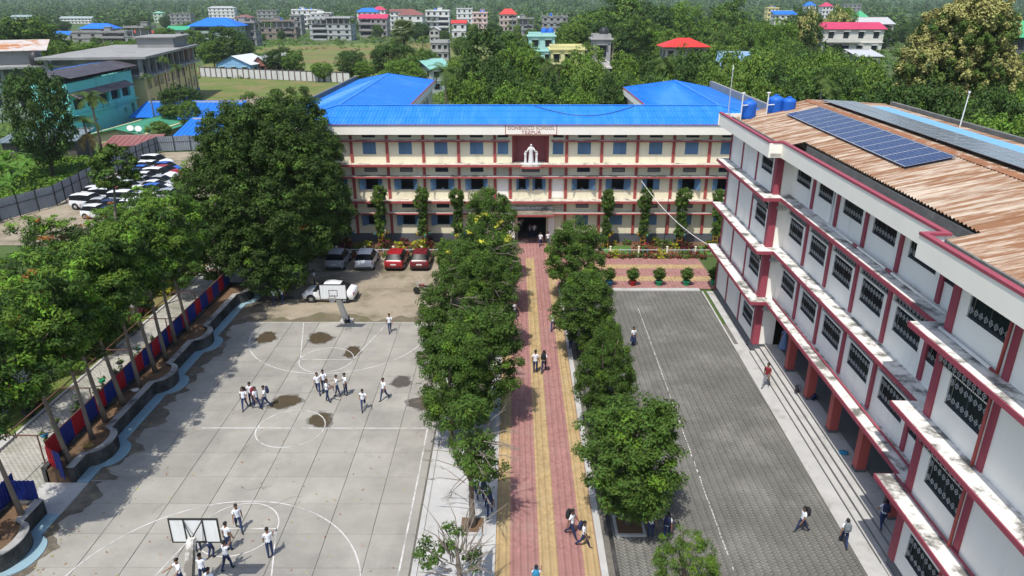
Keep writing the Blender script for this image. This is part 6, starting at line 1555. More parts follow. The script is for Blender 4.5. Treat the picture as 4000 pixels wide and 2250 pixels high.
LOT = [(1590, 205, 'suv', 'cwhite', 'white van-like car farthest back in the car lot'), (1480, 250, 'sedan', 'cwhite', 'white sedan second from the back of the car lot'), (1470, 300, 'hatch', 'cblue', 'bright blue hatchback near the back of the car lot'), (1700, 265, 'hatch', 'cblue', 'blue car beside the mango crown at the back of the lot'), (1690, 300, 'hatch', 'cred', 'red car half hidden by the mango crown in the lot'),
       (1410, 340, 'hatch', 'cnavy', 'navy hatchback in the middle of the car lot'), (1620, 345, 'suv', 'cwhite', 'white van-like car in the middle of the lot'), (1385, 410, 'hatch', 'csilver', 'silver hatchback turned sideways in the lot'), (1640, 405, 'sedan', 'csilver', 'silver sedan beside the white van-like car'), (1580, 455, 'sedan', 'cwhite', 'white sedan in front of the silver sedan'), (1600, 495, 'hatch', 'cblue', 'blue hatchback behind the feathery tree tips'), (1745, 550, 'hatch', 'csilver', 'pale car at the right end of the lot'),
       (1100, 470, 'hatch', 'cred', 'red hatchback behind the tall slim tree'), (1265, 510, 'sedan', 'cred', 'red sedan in front of the silver sideways car'), (1325, 465, 'hatch', 'cwhite', 'small white car right of the tall slim tree'), (1420, 515, 'sedan', 'cwhite', 'white sedan behind the blue hatchback'), (1110, 560, 'suv', 'cwhite', 'white van-like car crossed by the slim trunk'), (930, 625, 'suv', 'cwhite', 'white van-like car nearest the grey fence'), (1180, 665, 'hatch', 'cnavy', 'navy hatchback low in the lot'), (1150, 730, 'sedan', 'cnavy', 'dark blue sedan lowest in the lot'), (1130, 915, 'hatch', 'cwhite', 'white car seen through the feathery trees'), (1010, 520, 'hatch', 'cwhite', 'white hatchback left of the red one by the fence'), (1040, 640, 'sedan', 'csilver', 'silver sedan right of the white van-like car nearest the fence'), (1300, 590, 'suv', 'cwhite', 'white van-like car below the red sedan'), (1450, 580, 'hatch', 'csilver', 'silver hatchback below the white sedan behind the blue one'), (1330, 660, 'sedan', 'cwhite', 'white sedan between the navy hatchback and the mango crown'), (1500, 370, 'hatch', 'cwhite', 'white hatchback between the navy one and the van-like car'), (1560, 250, 'hatch', 'cwhite', 'small white car between the two blue cars at the back'), (1480, 660, 'hatch', 'cblue', 'blue hatchback low beside the mango crown'), (1010, 720, 'hatch', 'cwhite', 'white hatchback lowest left in the lot'), (1240, 420, 'sedan', 'cwhite', 'white sedan half behind the slim tree crown')]
for zx, zy, ty, col, lab in LOT:
    p = gnd(zx / 2.574, 563 + (zy + 20) / 2.574); car(lab, ty, col, (p.x, p.y, -.02), R(-90 + random.uniform(-16, 4) + (180 if 'sideways' in lab else 0)), 'cars in the car lot', detail=True)

# motorbike near the tree row
mbk = empty('motorbike', (gk(1066, 742).x, gk(1066, 742).y, 0), R(70)); tag(mbk, 'dark motorbike parked beside the tree row at the far court edge', 'motorbike')
for y in (-.62, .62):
    w_ = MB().lathe([(.22, -.05), (.29, -.05), (.31, 0), (.29, .05), (.22, .05)], 16).build('wheel', 'rubber', mbk, (0, y, .31), (0, R(90), 0)); MB().lathe([(.01, -.03), (.22, -.02), (.22, .02), (.01, .03)], 12).build('rim', 'alu', w_)
MB().tube([(0, -.5, .5), (0, -.1, .48), (0, .35, .62)], [.07, .12, .07], 8).build('engine', 'blackmetal', mbk)
MB().tube([(0, .38, .78), (0, .1, .84), (0, -.08, .78)], [.06, .13, .08], 8).build('tank', 'cmaroon', mbk, smooth=True)
MB().box(-.12, .12, -.7, -.08, .74, .82).build('seat', 'rubber', mbk); MB().tube([(0, .62, .31), (0, .42, .95)], .03, 6).build('fork', 'alu', mbk)
MB().tube([(-.32, .34, 1.02), (0, .42, .96), (.32, .34, 1.02)], .018, 6).build('handlebar', 'alu', mbk)
for sx in (-1, 1):
    mr = MB().tube([(sx * .2, .38, 1.0), (sx * .3, .38, 1.2)], .008, 4).build('mirror', 'blackmetal', mbk); MB().lathe([(.001, 0), (.06, .01), (.06, .02), (.001, .02)], 8).build('mirror_glass', 'lampclear', mr, (sx * .3, .38, 1.2), (R(90), 0, 0))
MB().lathe([(.03, 0), (.08, .05), (.08, .07)], 10).build('headlamp', 'lampclear', mbk, (0, .46, .95), (R(-90), 0, 0))

# notice board on the side walkway, litter
nbd = empty('notice_board', (-1.35, 22.6, 0)); tag(nbd, 'grey steel notice board seen edge on beside the dying tree', 'notice board')
for y in (-.9, .9): MB().bar((0, y, 0), (0, y, 2.0), .06).build('post', 'alu', nbd)
MB().box(-.03, .03, -.9, .9, .9, 2.0).build('panel', 'sheetg', nbd); MB().box(-.05, .05, -.95, .95, 2.0, 2.05).build('cap', 'alu', nbd)
rg = np.random.default_rng(91)
n = 420
px = np.concatenate([rg.uniform(-20.6, -4.6, 220), -20.9 + np.abs(rg.normal(0, 1.4, 200))]); py = np.concatenate([rg.uniform(20, 48, 220), rg.uniform(20, 53, 200)])
V, F = leaf_quads(np.stack([px, py, np.full(n, .048)], 1), unit(np.stack([rg.normal(0, .18, n), rg.normal(0, .18, n), np.ones(n)], 1)), .13, .06, rg)
kind(obj('fallen_leaves', np_mesh('fallen_leaves', V, F, ['lf_orange', 'lf_dry', 'lf_yellow'], rg.integers(0, 3, n))), 'stuff')
for x, y, w, lab, m_ in ((-21.9, 31.2, .55, 'torn cardboard lying in the planter bulge', 'lf_dry'), (-22.0, 29.9, .4, 'blue grey paper on the planter soil by the gate', 'bluepaint'), (-22.3, 36.9, .5, 'white sack lying in the planter soil', 'plate'), (-22.0, 24.2, .35, 'white plastic bag in the lower left planter', 'plate')):
    mb = MB(); q = [(math.cos(a) * w * random.uniform(.35, .6), math.sin(a) * w * random.uniform(.35, .6)) for a in [2 * math.pi * i / 9 for i in range(9)]]
    mb.add([(0, 0, .1)] + [(a, b, random.uniform(.01, .07)) for a, b in q], [(0, 1 + i, 1 + (i + 1) % 9) for i in range(9)])
    if 'bag' in lab: mb = MB().lathe([(.05, 0), (.16, .04), (.18, .12), (.10, .2), (.02, .22)], 9)
    tag(mb.build('litter', m_, None, (x, y, .725)), lab, 'litter')
# ------------------------------------------------------------------ the town behind: houses
HW_COL = {}
def wallmat(c_, dirt=None):
    k = tuple(c_)
    if k not in HW_COL: HW_COL[k] = mat('house_paint', c_, 0.85, 0.08, 0.3, dirt=tuple(v * .55 for v in c_), dscale=0.22, dlo=0.55, dhi=0.8, stretch=(1, 1, .4))
    return HW_COL[k]
def roofmat(c_):
    k = ('r',) + tuple(c_)
    if k not in HW_COL: HW_COL[k] = mat('house_roof', c_, 0.5, 0.08, 0.2, spec=0.4)
    return HW_COL[k]
GREY, WHITE, YEL, TEAL, LBL = (.27, .27, .265), (.62, .62, .60), (.62, .55, .27), (.10, .46, .44), (.22, .42, .62)
BLUE, PINK, RED, GREEN, BROWN, TIN = (.012, .15, .58), (.50, .045, .11), (.50, .045, .035), (.05, .33, .17), (.22, .085, .07), (.52, .52, .52)
M['hwin'] = mat('house_window', (.025, .028, .033), 0.25, 0.0, spec=.5)
WINM = {}
def house(label, x0, x1, ytop, Y, depth=9.0, rot=0, wall=WHITE, roof='flat', rc=GREY, floors=2, nwin=4, open_top=False, tanks=(), base=0.0, cat='house', eave=.6, rise=None, balcony=False, posts=False):
    a, b = yk(x0, ytop, Y), yk(x1, ytop, Y); w = max(3.0, (b.x - a.x)); cx = (a.x + b.x) / 2; h = max(3.2, a.z)
    w = w / max(.6, math.cos(R(rot)))
    t = empty('house', (cx, Y + depth / 2, base), R(rot)); tag(t, label, cat, 'houses of the town')
    floors = max(floors, round(h / 3.7)); wm = wallmat(wall); fh = h / floors; hw, hd = w / 2, depth / 2
    top_f = floors - 1 if open_top else floors
    MB().box(-hw, hw, -hd, hd, 0, fh * top_f).build('wall', wm, t)
    ssize = min(1.5, w / nwin * .5)
    wk = (round(ssize, 2), round(fh, 1))
    if wk not in WINM:
        WINM[wk] = (MB().box(-ssize / 2, ssize / 2, -.05, .05, fh * .32, fh * .76).mesh('window', 'hwin'), MB().box(-ssize / 2 - .2, ssize / 2 + .2, -.5, .02, fh * .79, fh * .84).mesh('sunshade', wm))
    wme, sme = WINM[wk]
    far = Y > 600
    for f in range(top_f):
        for i in range(nwin):
            xx = -hw + w * (i + .5) / nwin
            o = obj('window', wme, t, (xx, -hd - .02, f * fh))
            if not far: obj('sunshade', sme, o)
        if not far:
            for s in (-1, 1):
                for j in range(2): obj('window', wme, t, (s * (hw + .02), -hd + depth * (j + .5) / 2, f * fh), (0, 0, R(90)))
        if nwin >= 4 and Y < 700 and f < 3:                  # balcony opening with its shade painted as a flat dark panel
            vx = -hw + w * (.25 if int(Y) % 2 else .75); vb = MB().box(-w / nwin * .8, w / nwin * .8, -.10, -.03, fh * .06, fh * .86).build('verandah_shade', 'dark', t, (vx, -hd, f * fh)); MB().box(-w / nwin * .8, w / nwin * .8, -.9, -.82, fh * .04, fh * .36).build('rail', wm, vb); MB().box(-w / nwin * .82, w / nwin * .82, -.95, -.10, -.02, fh * .05).build('verandah_floor', 'cement', vb)
        if f: MB().box(-hw - .25, hw + .25, -hd - .35, hd + .25, f * fh - .12, f * fh + .06).build('floor_band', wm if wall != GREY else 'cement', t)
        if balcony and f: 
            MB().box(-hw, hw * .2, -hd - 1.3, -hd - .36, f * fh - .1, f * fh + .08).build('balcony', 'cement', t); MB().box(-hw, hw * .2, -hd - 1.34, -hd - 1.26, f * fh + .08, f * fh + 1.0).build('balcony_rail', wm, t)
    if open_top:
        n = max(3, int(w / 3.5))
        for i in range(n + 1):
            for yy in (-hd + .2, hd - .2): MB().box(-.18, .18, -.18, .18, 0, fh).build('column', 'cement', t, (-hw + .2 + (w - .4) * i / n, yy, fh * top_f))
        MB().box(-hw * .3, hw * .6, -hd * .3, hd - .4, fh * top_f, fh * floors - .15).build('inner_wall', 'cement', t)
        MB().box(-hw - .3, hw + .3, -hd - .3, hd + .3, fh * top_f - .1, fh * top_f + .06).build('floor_band', 'cement', t)
    rm = roofmat(rc); rs = rise if rise is not None else min(2.4, depth * .2)
    e = eave
    if roof == 'flat':
        MB().box(-hw - .4, hw + .4, -hd - .4, hd + .4, h - .02, h + .22).build('roof_slab', 'cement' if wall == GREY else wm, t)
        for s_ in ((-hw, hw, -hd, -hd + .18), (-hw, hw, hd - .18, hd), (-hw, -hw + .18, -hd + .18, hd - .18), (hw - .18, hw, -hd + .18, hd - .18)): MB().box(*s_, h + .22, h + (.9 if not posts else .5)).build('parapet', 'cement' if wall == GREY else wm, t)
        if w > 9 and not posts:
            rx = random.Random(int(cx * 7 + Y)); sx = rx.uniform(-.5, .4) * hw
            MB().box(-1.7, 1.7, -1.6, 1.6, 0, 2.5).build('stair_cabin', 'cement' if rx.random() < .5 else wm, t, (sx, hd * .35, h + .22)); MB().box(-2.0, 2.0, -1.9, 1.9, 2.5, 2.7).build('cabin_slab', 'cement', t, (sx, hd * .35, h + .22))
            if not tanks: MB().lathe([(.7, 0), (.75, .1), (.75, 1.2), (.35, 1.5)], 10).build('water_tank', rx.choice(['tankblack', 'tankblue', 'whitepipe']), t, (sx + 3.0 * (1 if sx < 0 else -1), 0, h + .25), smooth=True)
        if posts:
            for i in range(max(3, int(w / 3)) + 1):
                for yy in (-hd + .3, hd - .3): MB().box(-.14, .14, -.14, .14, 0, 1.7).build('bare_column', 'cement', t, (-hw + .3 + (w - .6) * i / max(3, int(w / 3)), yy, h + .22))
    elif roof == 'hip':
        rl = max(.1, hw - hd * .9)
        mb = MB(); mb.add([(-hw - e, -hd - e, h), (hw + e, -hd - e, h), (hw + e, hd + e, h), (-hw - e, hd + e, h), (-rl, 0, h + rs), (rl, 0, h + rs)], [(0, 1, 5, 4), (1, 2, 5), (2, 3, 4, 5), (3, 0, 4), (3, 2, 1, 0)]); mb.build('roof', rm, t)
    elif roof == 'gable':
        mb = MB(); mb.add([(-hw - e, -hd - e, h - .1), (hw + e, -hd - e, h - .1), (hw + e, 0, h + rs), (-hw - e, 0, h + rs), (hw + e, hd + e, h - .1), (-hw - e, hd + e, h - .1), (-hw - e, -hd - e, h - .2), (hw + e, -hd - e, h - .2)], [(0, 1, 2, 3), (3, 2, 4, 5), (6, 7, 1, 0)]); mb.build('roof', rm, t)
        MB().add([(-hw, -hd, h), (-hw, hd, h), (-hw, 0, h + rs - .1), (hw, -hd, h), (hw, hd, h), (hw, 0, h + rs - .1)], [(0, 2, 1), (3, 4, 5)]).build('gable_wall', wm, t)
    elif roof == 'gable_x':
        mb = MB(); mb.add([(-hw - e, -hd - e, h - .1), (-hw - e, hd + e, h - .1), (0, hd + e, h + rs), (0, -hd - e, h + rs), (hw + e, hd + e, h - .1), (hw + e, -hd - e, h - .1)], [(0, 3, 2, 1), (3, 5, 4, 2)]); mb.build('roof', rm, t)
        MB().add([(-hw, -hd, h - .05), (hw, -hd, h - .05), (0, -hd, h + rs - .1), (-hw, hd, h - .05), (hw, hd, h - .05), (0, hd, h + rs - .1)], [(0, 1, 2), (3, 5, 4)]).build('gable_wall', wm, t)
    elif roof == 'shed':
        mb = MB(); mb.add([(-hw - e, -hd - e, h - .1), (hw + e, -hd - e, h - .1), (hw + e, hd + e, h + rs), (-hw - e, hd + e, h + rs), (-hw - e, -hd - e, h - .18), (hw + e, -hd - e, h - .18), (hw + e, hd + e, h + rs - .08), (-hw - e, hd + e, h + rs - .08)], [(0, 1, 2, 3), (4, 5, 1, 0), (5, 6, 2, 1), (7, 4, 0, 3)]); mb.build('roof', rm, t)
        MB().box(-hw, hw, hd - .2, hd, h, h + rs).build('rear_wall', wm, t)
    for i, (m_, tx) in enumerate(tanks):
        tk = MB().lathe([(.75, 0), (.8, .1), (.8, 1.3), (.4, 1.6), (.3, 1.7)], 10).build('water_tank', m_, t, (tx * hw, 0, h + .25), smooth=True)
    return t
HS = [
 # label, x0, x1, ytop, Y, kw
 ('small white house with a bright blue roof at the far left', 116, 172, 87, 455, dict(roof='gable', rc=BLUE, floors=1, nwin=3)),
 ('low grey house with a dish below the blue hipped roof', 180, 318, 82, 420, dict(wall=GREY, floors=1, nwin=4, rc=TIN)),
 ('house with a floating blue hipped roof left of the red one', 205, 282, 72, 470, dict(wall=GREY, roof='hip', rc=BLUE, floors=2, nwin=4, eave=1.6, rise=3.0)),
 ('red roofed house behind the bare concrete frame', 322, 376, 84, 430, dict(wall=WHITE, roof='hip', rc=RED, floors=1, nwin=3, rise=2.5)),
 ('bare grey concrete frame beside the red roofed house', 310, 372, 70, 400, dict(wall=GREY, open_top=True, floors=2, nwin=3)),
 ('grey house with a big bright blue roof behind the yellow building', 480, 592, 66, 385, dict(wall=(.33, .42, .36), roof='hip', rc=BLUE, floors=2, nwin=5, eave=1.8, rise=4.0, depth=14)),
 ('dark concrete frame house beside the big blue roof', 585, 640, 58, 400, dict(wall=GREY, open_top=True, floors=3, nwin=3)),
 ('green canopy house left of the big blue roof', 418, 470, 75, 400, dict(wall=GREY, roof='gable', rc=GREEN, floors=1, nwin=2)),
 ('long white barrack with dark windows at the forest edge', 150, 229, 46, 800, dict(roof='gable', rc=(.30, .36, .34), floors=2, nwin=9)),
 ('long pale barrack at the far left forest edge', 27, 78, 42, 850, dict(roof='gable', rc=(.25, .33, .32), floors=1, nwin=5)),
 ('small pale green house in front of the forest', 384, 406, 33, 820, dict(wall=(.45, .55, .42), roof='hip', rc=(.2, .42, .30), floors=2, nwin=2)),
 ('grey house with rooftop columns before the forest', 426, 478, 36, 760, dict(wall=GREY, floors=2, nwin=4, posts=True)),
 ('white twin house close to the forest', 522, 588, 20, 900, dict(floors=2, nwin=6, roof='hip', rc=(.4, .42, .42))),
 ('weathered pink house right of the big blue roof', 590, 632, 44, 560, dict(wall=(.42, .36, .34), floors=2, nwin=3, roof='hip', rc=BROWN)),
 ('grey two storey house with rooftop stubs in the far town', 645, 695, 28, 740, dict(wall=GREY, floors=2, nwin=4, posts=True)),
 ('unfinished house wrapped in bamboo scaffolding', 648, 742, 54, 470, dict(wall=(.24, .20, .17), open_top=True, floors=3, nwin=5)),
 ('white house carrying three blue water tanks', 732, 800, 26, 640, dict(floors=3, nwin=5, tanks=(('tankblue', -.4), ('tankblue', 0), ('tankblue', .4)))),
 ('white terrace house right of the three blue tanks', 780, 832, 34, 600, dict(floors=2, nwin=4, balcony=True)),
 ('narrow grey tower house beside the scaffolding', 728, 756, 40, 540, dict(wall=GREY, floors=3, nwin=2)),
 ('large grey three storey house with an open top floor', 776, 880, 46, 455, dict(wall=(.40, .41, .41), open_top=True, floors=4, nwin=5, depth=16)),
 ('tall unfinished house with a bright pink roof', 902, 972, 46, 495, dict(wall=(.30, .28, .27), roof='gable', rc=PINK, floors=3, nwin=5, balcony=True, depth=14)),
 ('house with a bright blue double roof behind the pink roof', 897, 950, 30, 610, dict(roof='hip', rc=BLUE, floors=3, nwin=4, rise=3)),
 ('house with a pink hipped roof right of the blue double roof', 936, 968, 25, 680, dict(roof='hip', rc=PINK, floors=2, nwin=3, rise=3)),
 ('white villa with a large brown hipped roof', 1000, 1062, 38, 540, dict(roof='hip', rc=BROWN, floors=2, nwin=3, rise=4, depth=16)),
 ('white house with a brown ridge roof behind the villa', 980, 1028, 29, 620, dict(roof='gable', rc=BROWN, floors=2, nwin=4)),
 ('white modern house with terraces and a blue tank', 1070, 1130, 28, 560, dict(floors=3, nwin=4, balcony=True, tanks=(('tankblue', -.2),))),
 ('pale flat roofed house right of the terraced one', 1148, 1188, 22, 660, dict(floors=2, nwin=3, posts=True)),
 ('white and pink house with a pink porch roof', 1188, 1226, 33, 560, dict(wall=(.60, .45, .42), floors=2, nwin=3, tanks=(('tankblue', .1), ('tankblue', .5)))),
 ('low house with a red hipped roof in the town centre', 1256, 1300, 36, 580, dict(wall=(.5, .4, .36), roof='hip', rc=RED, floors=2, nwin=4, rise=4)),
 ('small house with a patched red roof among palms', 1136, 1172, 58, 480, dict(roof='gable', rc=RED, floors=1, nwin=2)),
 ('small grey gabled house behind the fan palm', 1080, 1104, 76, 430, dict(wall=(.42, .40, .38), roof='gable_x', rc=TIN, floors=1, nwin=2)),
 ('grey weathered house behind the palms', 1083, 1127, 108, 300, dict(wall=(.36, .36, .35), floors=1, nwin=3)),
 ('shed with a pale green roof behind the blue wing roof', 1066, 1118, 172, 190, dict(wall=(.4, .45, .42), roof='shed', rc=(.22, .46, .40), floors=1, nwin=2, rot=25)),
 ('bare concrete frame house in the middle of the town', 1288, 1342, 48, 520, dict(wall=GREY, open_top=True, floors=2, nwin=4)),
 ('grey house with a blue tank and tall mast', 1364, 1428, 42, 470, dict(wall=GREY, floors=3, nwin=4, tanks=(('tankblue', -.3),), posts=True)),
 ('small turquoise tower house with two blue tanks', 1330, 1396, 92, 190, dict(wall=(.36, .60, .56), floors=3, nwin=2, tanks=(('tankblue', .2), ('tankblue', .7)), depth=6)),
 ('pale yellow flat roofed house beside the turquoise tower', 1386, 1472, 126, 175, dict(wall=(.62, .58, .30), floors=2, nwin=3)),
 ('narrow grey stair tower with a black tank on top', 1496, 1534, 100, 128, dict(wall=(.36, .35, .34), floors=4, nwin=1, tanks=(('tankblack', .3),), depth=4)),
 ('white lower house in front of the stair tower', 1488, 1530, 172, 118, dict(wall=(.55, .52, .50), floors=2, nwin=2, depth=5)),
 ('house with a bright red hipped roof among the trees', 1676, 1778, 118, 190, dict(wall=(.38, .34, .30), roof='hip', rc=(.60, .035, .025), floors=2, nwin=4, rise=2.0, depth=8, eave=1.0)),
 ('pale blue tin shed half hidden behind the right trees', 1830, 1930, 165, 130, dict(wall=(.42, .48, .55), roof='shed', rc=(.20, .34, .52), floors=2, nwin=3, rot=-15)),
 ('white house with a pink ridge roof and balcony on the right', 2074, 2226, 72, 215, dict(wall=(.62, .60, .55), roof='gable', rc=PINK, floors=2, nwin=4, balcony=True, rise=1.6, depth=10, tanks=())),
 ('small yellow house far behind the right trees', 1932, 1960, 21, 700, dict(wall=YEL, floors=2, nwin=3)),
 ('long low house with a blue roof behind the right trees', 1950, 2004, 36, 540, dict(roof='shed', rc=BLUE, floors=1, nwin=4, rise=2.4)),
 ('far house with a blue roof under the hills', 2027, 2053, 14, 880, dict(roof='hip', rc=BLUE, floors=1, nwin=3, rise=4)),
 ('far house with stepped pink roofs', 2070, 2096, 16, 700, dict(roof='hip', rc=PINK, floors=2, nwin=3, rise=3.5)),
 ('house with a green roof left of the flowering tree', 2155, 2184, 44, 480, dict(wall=(.25, .42, .40), roof='hip', rc=(.07, .36, .17), floors=1, nwin=2, rise=4)),
 ('long grey tin roofed hall left of the flowering tree', 2156, 2250, 60, 380, dict(wall=(.4, .38, .36), roof='shed', rc=(.45, .45, .45), floors=1, nwin=5, rise=3.0)),
 ('grey flat house far behind the green roof', 2124, 2168, 12, 900, dict(wall=GREY, floors=2, nwin=4, posts=True)),
 ('house with a faded red roof at the far right', 2475, 2545, 26, 600, dict(wall=(.5, .42, .38), roof='hip', rc=(.45, .10, .10), floors=1, nwin=5, rise=4)),
 ('hall with a green roof at the right picture edge', 2530, 2640, 92, 170, dict(wall=(.10, .10, .10), roof='gable', rc=(.06, .36, .16), floors=1, nwin=4, rise=3.2, depth=12, eave=1.2)),
 ('low tin roofed shed before the white house with pink roof', 2160, 2216, 140, 165, dict(wall=(.3, .3, .28), roof='shed', rc=(.46, .47, .48), floors=1, nwin=2, rise=1.0, depth=6)),
 ('light blue bungalow with a white ridge roof behind the compound wall', 548, 640, 162, 236, dict(wall=LBL, roof='gable_x', rc=(.62, .63, .64), floors=1, nwin=3, rise=2.6, depth=12, rot=-10)),
 ('brick red porch house right of the light blue bungalow', 636, 668, 160, 240, dict(wall=(.30, .12, .10), roof='gable_x', rc=(.60, .60, .60), floors=1, nwin=2, rise=2.2)),
 ('pale roofed hut among the bushes at the field edge', 690, 730, 150, 240, dict(wall=(.4, .42, .38), roof='gable', rc=(.45, .50, .46), floors=1, nwin=2)),
]
for lab, x0, x1, yt, Y, kw in HS: house(lab, x0, x1, yt, Y, **kw)

# ---- three big buildings on the left, built to their own shapes
# turquoise three storey building, its long side turned towards the camera
TQ = empty('turquoise_building', (-74.2, 133.5, 0), R(94)); tag(TQ, 'turquoise three storey building with rusty awnings on the left', 'building')
tw_, td = 25.0, 6.0
tq = wallmat((.21, .64, .60)); awn = mat('rusty_awning', (.16, .12, .13), .7, .2, .6, dirt=(.27, .22, .22), dscale=.6, dlo=.45, dhi=.7, stretch=(2, .3, 1))
mb = MB(); hl = []
for i in range(5): hl += [(-tw_ / 2 + 1.2 + i * 4.6, -tw_ / 2 + 4.8 + i * 4.6, 5.0, 6.7)]
hl += [(10.0, 11.4, .9, 3.4), (6.6, 7.8, 2.0, 3.0)]
holes_wall(mb, lambda u, v, d: (u, d, v), -tw_ / 2, tw_ / 2, 0, 9.4, hl, .5)
mb.quad((-tw_ / 2, 0, 0), (-tw_ / 2, td, 0), (-tw_ / 2, td, 9.4), (-tw_ / 2, 0, 9.4)); mb.quad((tw_ / 2, 0, 0), (tw_ / 2, td, 0), (tw_ / 2, td, 9.4), (tw_ / 2, 0, 9.4)); mb.quad((-tw_ / 2, td, 0), (tw_ / 2, td, 0), (tw_ / 2, td, 9.4), (-tw_ / 2, td, 9.4))
mb.build('wall', tq, TQ)
MB().box(-tw_ / 2 + .2, tw_ / 2 - .2, .5, .6, .2, 9.3).build('inner_wall', 'dark', TQ)
MB().box(-tw_ / 2 - .2, tw_ / 2 + .3, -.5, .0, 4.05, 4.25).build('floor_band', tq, TQ)
MB().add([(-tw_ / 2, -1.6, 7.0), (tw_ / 2 - 3, -1.6, 7.0), (tw_ / 2 - 3, 0, 7.9), (-tw_ / 2, 0, 7.9), (-tw_ / 2, -1.6, 6.94), (tw_ / 2 - 3, -1.6, 6.94), (tw_ / 2 - 3, 0, 7.84), (-tw_ / 2, 0, 7.84)], [(0, 1, 2, 3), (7, 6, 5, 4), (4, 5, 1, 0)]).build('awning', awn, TQ)
for i in range(9): MB().box(-.05, .05, -.05, .05, 0, 1.1).build('loft_post', 'bars', TQ, (-tw_ / 2 + .3 + i * (tw_ - .6) / 8, .2, 9.4))
MB().box(-tw_ / 2 + .2, tw_ / 2 - .2, 1.2, 1.3, 9.4, 10.7).build('loft_wall', 'dark', TQ)
MB().add([(-tw_ / 2 - .6, -1.2, 10.3), (tw_ / 2 + .8, -1.2, 10.3), (tw_ / 2 + .8, 3.2, 11.3), (-tw_ / 2 - .6, 3.2, 11.3)], [(0, 1, 2, 3)]).build('roof', mat('dark_tin_roof', (.055, .05, .06), .6, .25, .8, dirt=(.12, .10, .11), dscale=.7, dlo=.45, dhi=.7, stretch=(3, .4, 1)), TQ)
MB().add([(-tw_ / 2 + 6, 3.2, 11.33), (tw_ / 2 - 2, 3.2, 11.33), (tw_ / 2 - 2, 6.5, 10.9), (-tw_ / 2 + 6, 6.5, 10.9)], [(0, 1, 2, 3)]).build('blue_roof', roofmat(BLUE), TQ)
# grey flat roofed building with the rusty roof shed
SL_ = empty('slab_building', (-106.6, 139, -.7), R(26)); tag(SL_, 'grey slab building with a rusty roof shed and tanks at the left', 'building')
MB().box(-22, 20, 0, 16, 0, 8.0).build('wall', wallmat((.34, .40, .33)), SL_); MB().box(-23, 22, -1.5, 17, 10.6, 11.0).build('roof_slab', 'cement', SL_)
for i in range(9):
    MB().box(-.25, .25, -.25, .25, 8.0, 10.6).build('column', 'cement', SL_, (-21.5 + i * 5.1, .3, 0))
MB().box(-22, 20, 3, 16, 8.0, 10.6).build('inner_wall', 'cement', SL_)
MB().box(-6, 15, 4, 12, 11.0, 13.6).build('roof_shed', 'cement', SL_)
MB().add([(-7, 3, 13.7), (17, 3, 13.7), (17, 13, 15.3), (-7, 13, 15.3), (-7, 3, 13.6), (17, 3, 13.6)], [(0, 1, 2, 3), (4, 5, 1, 0)]).build('shed_roof', mat('patched_rust_roof', (.50, .46, .43), .7, .15, .3, dirt=(.40, .16, .05), dscale=.25, dlo=.48, dhi=.6), SL_)
for q, (x, m_) in enumerate(((2, 'tankgreen'), (4.6, 'tankblack'), (15, 'tankblack'))): MB().lathe([(1.0, 0), (1.1, .1), (1.1, 2.0), (.5, 2.4), (.4, 2.6)], 12).build('water_tank', m_, SL_, (x, 1.0, 11.0), smooth=True)
for i in range(8): MB().box(-1.0, 1.0, -.06, .06, 3.5, 6.0).build('window', 'hwin', SL_, (-18 + i * 5, -.02, 0))
# unfinished concrete building over yellow floors
UF = empty('unfinished_building', (-77.5, 169.5, 0), R(100)); tag(UF, 'unfinished concrete building with yellow lower floors and coloured diamonds', 'building')
uw, ud = 44.0, 18.0
ye = wallmat((.62, .52, .26))
MB().box(-uw / 2, uw / 2, 0, ud, 0, 7.8).build('wall', ye, UF)
MB().box(-uw / 2 + 18, uw / 2, -.04, 0, 0.0, 1.3).build('blue_plinth', wallmat((.10, .18, .42)), UF)
for z in (7.8, 11.4): MB().box(-uw / 2 - .8, uw / 2 + .8, -1.2, ud + .8, z, z + .45).build('floor_slab', 'cement', UF)
for i in range(10):
    for yy in (.4, ud - .6): MB().box(-.35, .35, -.35, .35, 8.2, 11.4).build('column', 'cement', UF, (-uw / 2 + .6 + i * (uw - 1.2) / 9, yy, 0))
MB().box(-uw / 2 + 2, uw / 2 - 8, 6, ud - 1, 8.2, 11.4).build('inner_wall', 'cement', UF); MB().box(uw / 2 - 6, uw / 2 - .6, .5, 6, 8.2, 11.4).build('brick_infill', mat('brick_infill', (.25, .13, .10), .9, .15, 1.0), UF)
for a, b in ((uw / 2 - 14, uw / 2 - 8), (uw / 2 - 8, uw / 2 - 1)): MB().box(a, b - .05, 1, 9, 11.85, 14.0).build('roof_room', 'cement', UF)
MB().box(uw / 2 - 14.6, uw / 2 - .4, .2, 9.6, 14.0, 14.3).build('roof_room_slab', 'cement', UF)
for i in range(7):
    MB().box(-.22, .22, -.12, 0, 0, 7.8).build('pier', wallmat((.12, .06, .05)), UF, (uw / 2 - 2 - i * 5.4, 0, 0))
    for z in (1.6, 5.4): MB().box(-1.3, 1.3, -.05, 0, 0, 1.8).build('window', 'hwin', UF, (-uw / 2 + 3 + i * 4.6, 0, z))
dc = [(.5, .05, .06), (.05, .16, .45), (.05, .35, .16)]
for i in range(2):
    for f in range(2):
        for q in range(6):
            MB().add([(0, -.06, -.45), (.4, -.06, 0), (0, -.06, .45), (-.4, -.06, 0)], [(0, 1, 2, 3)]).build('diamond', wallmat(dc[(q + i + f) % 3]), UF, (uw / 2 - 2 - 2.7 - i * 5.4 + (q % 2) * .55 + (q // 2) * .35 - .4, 0, 2.6 + f * 4.0 + (q // 2) * .75))
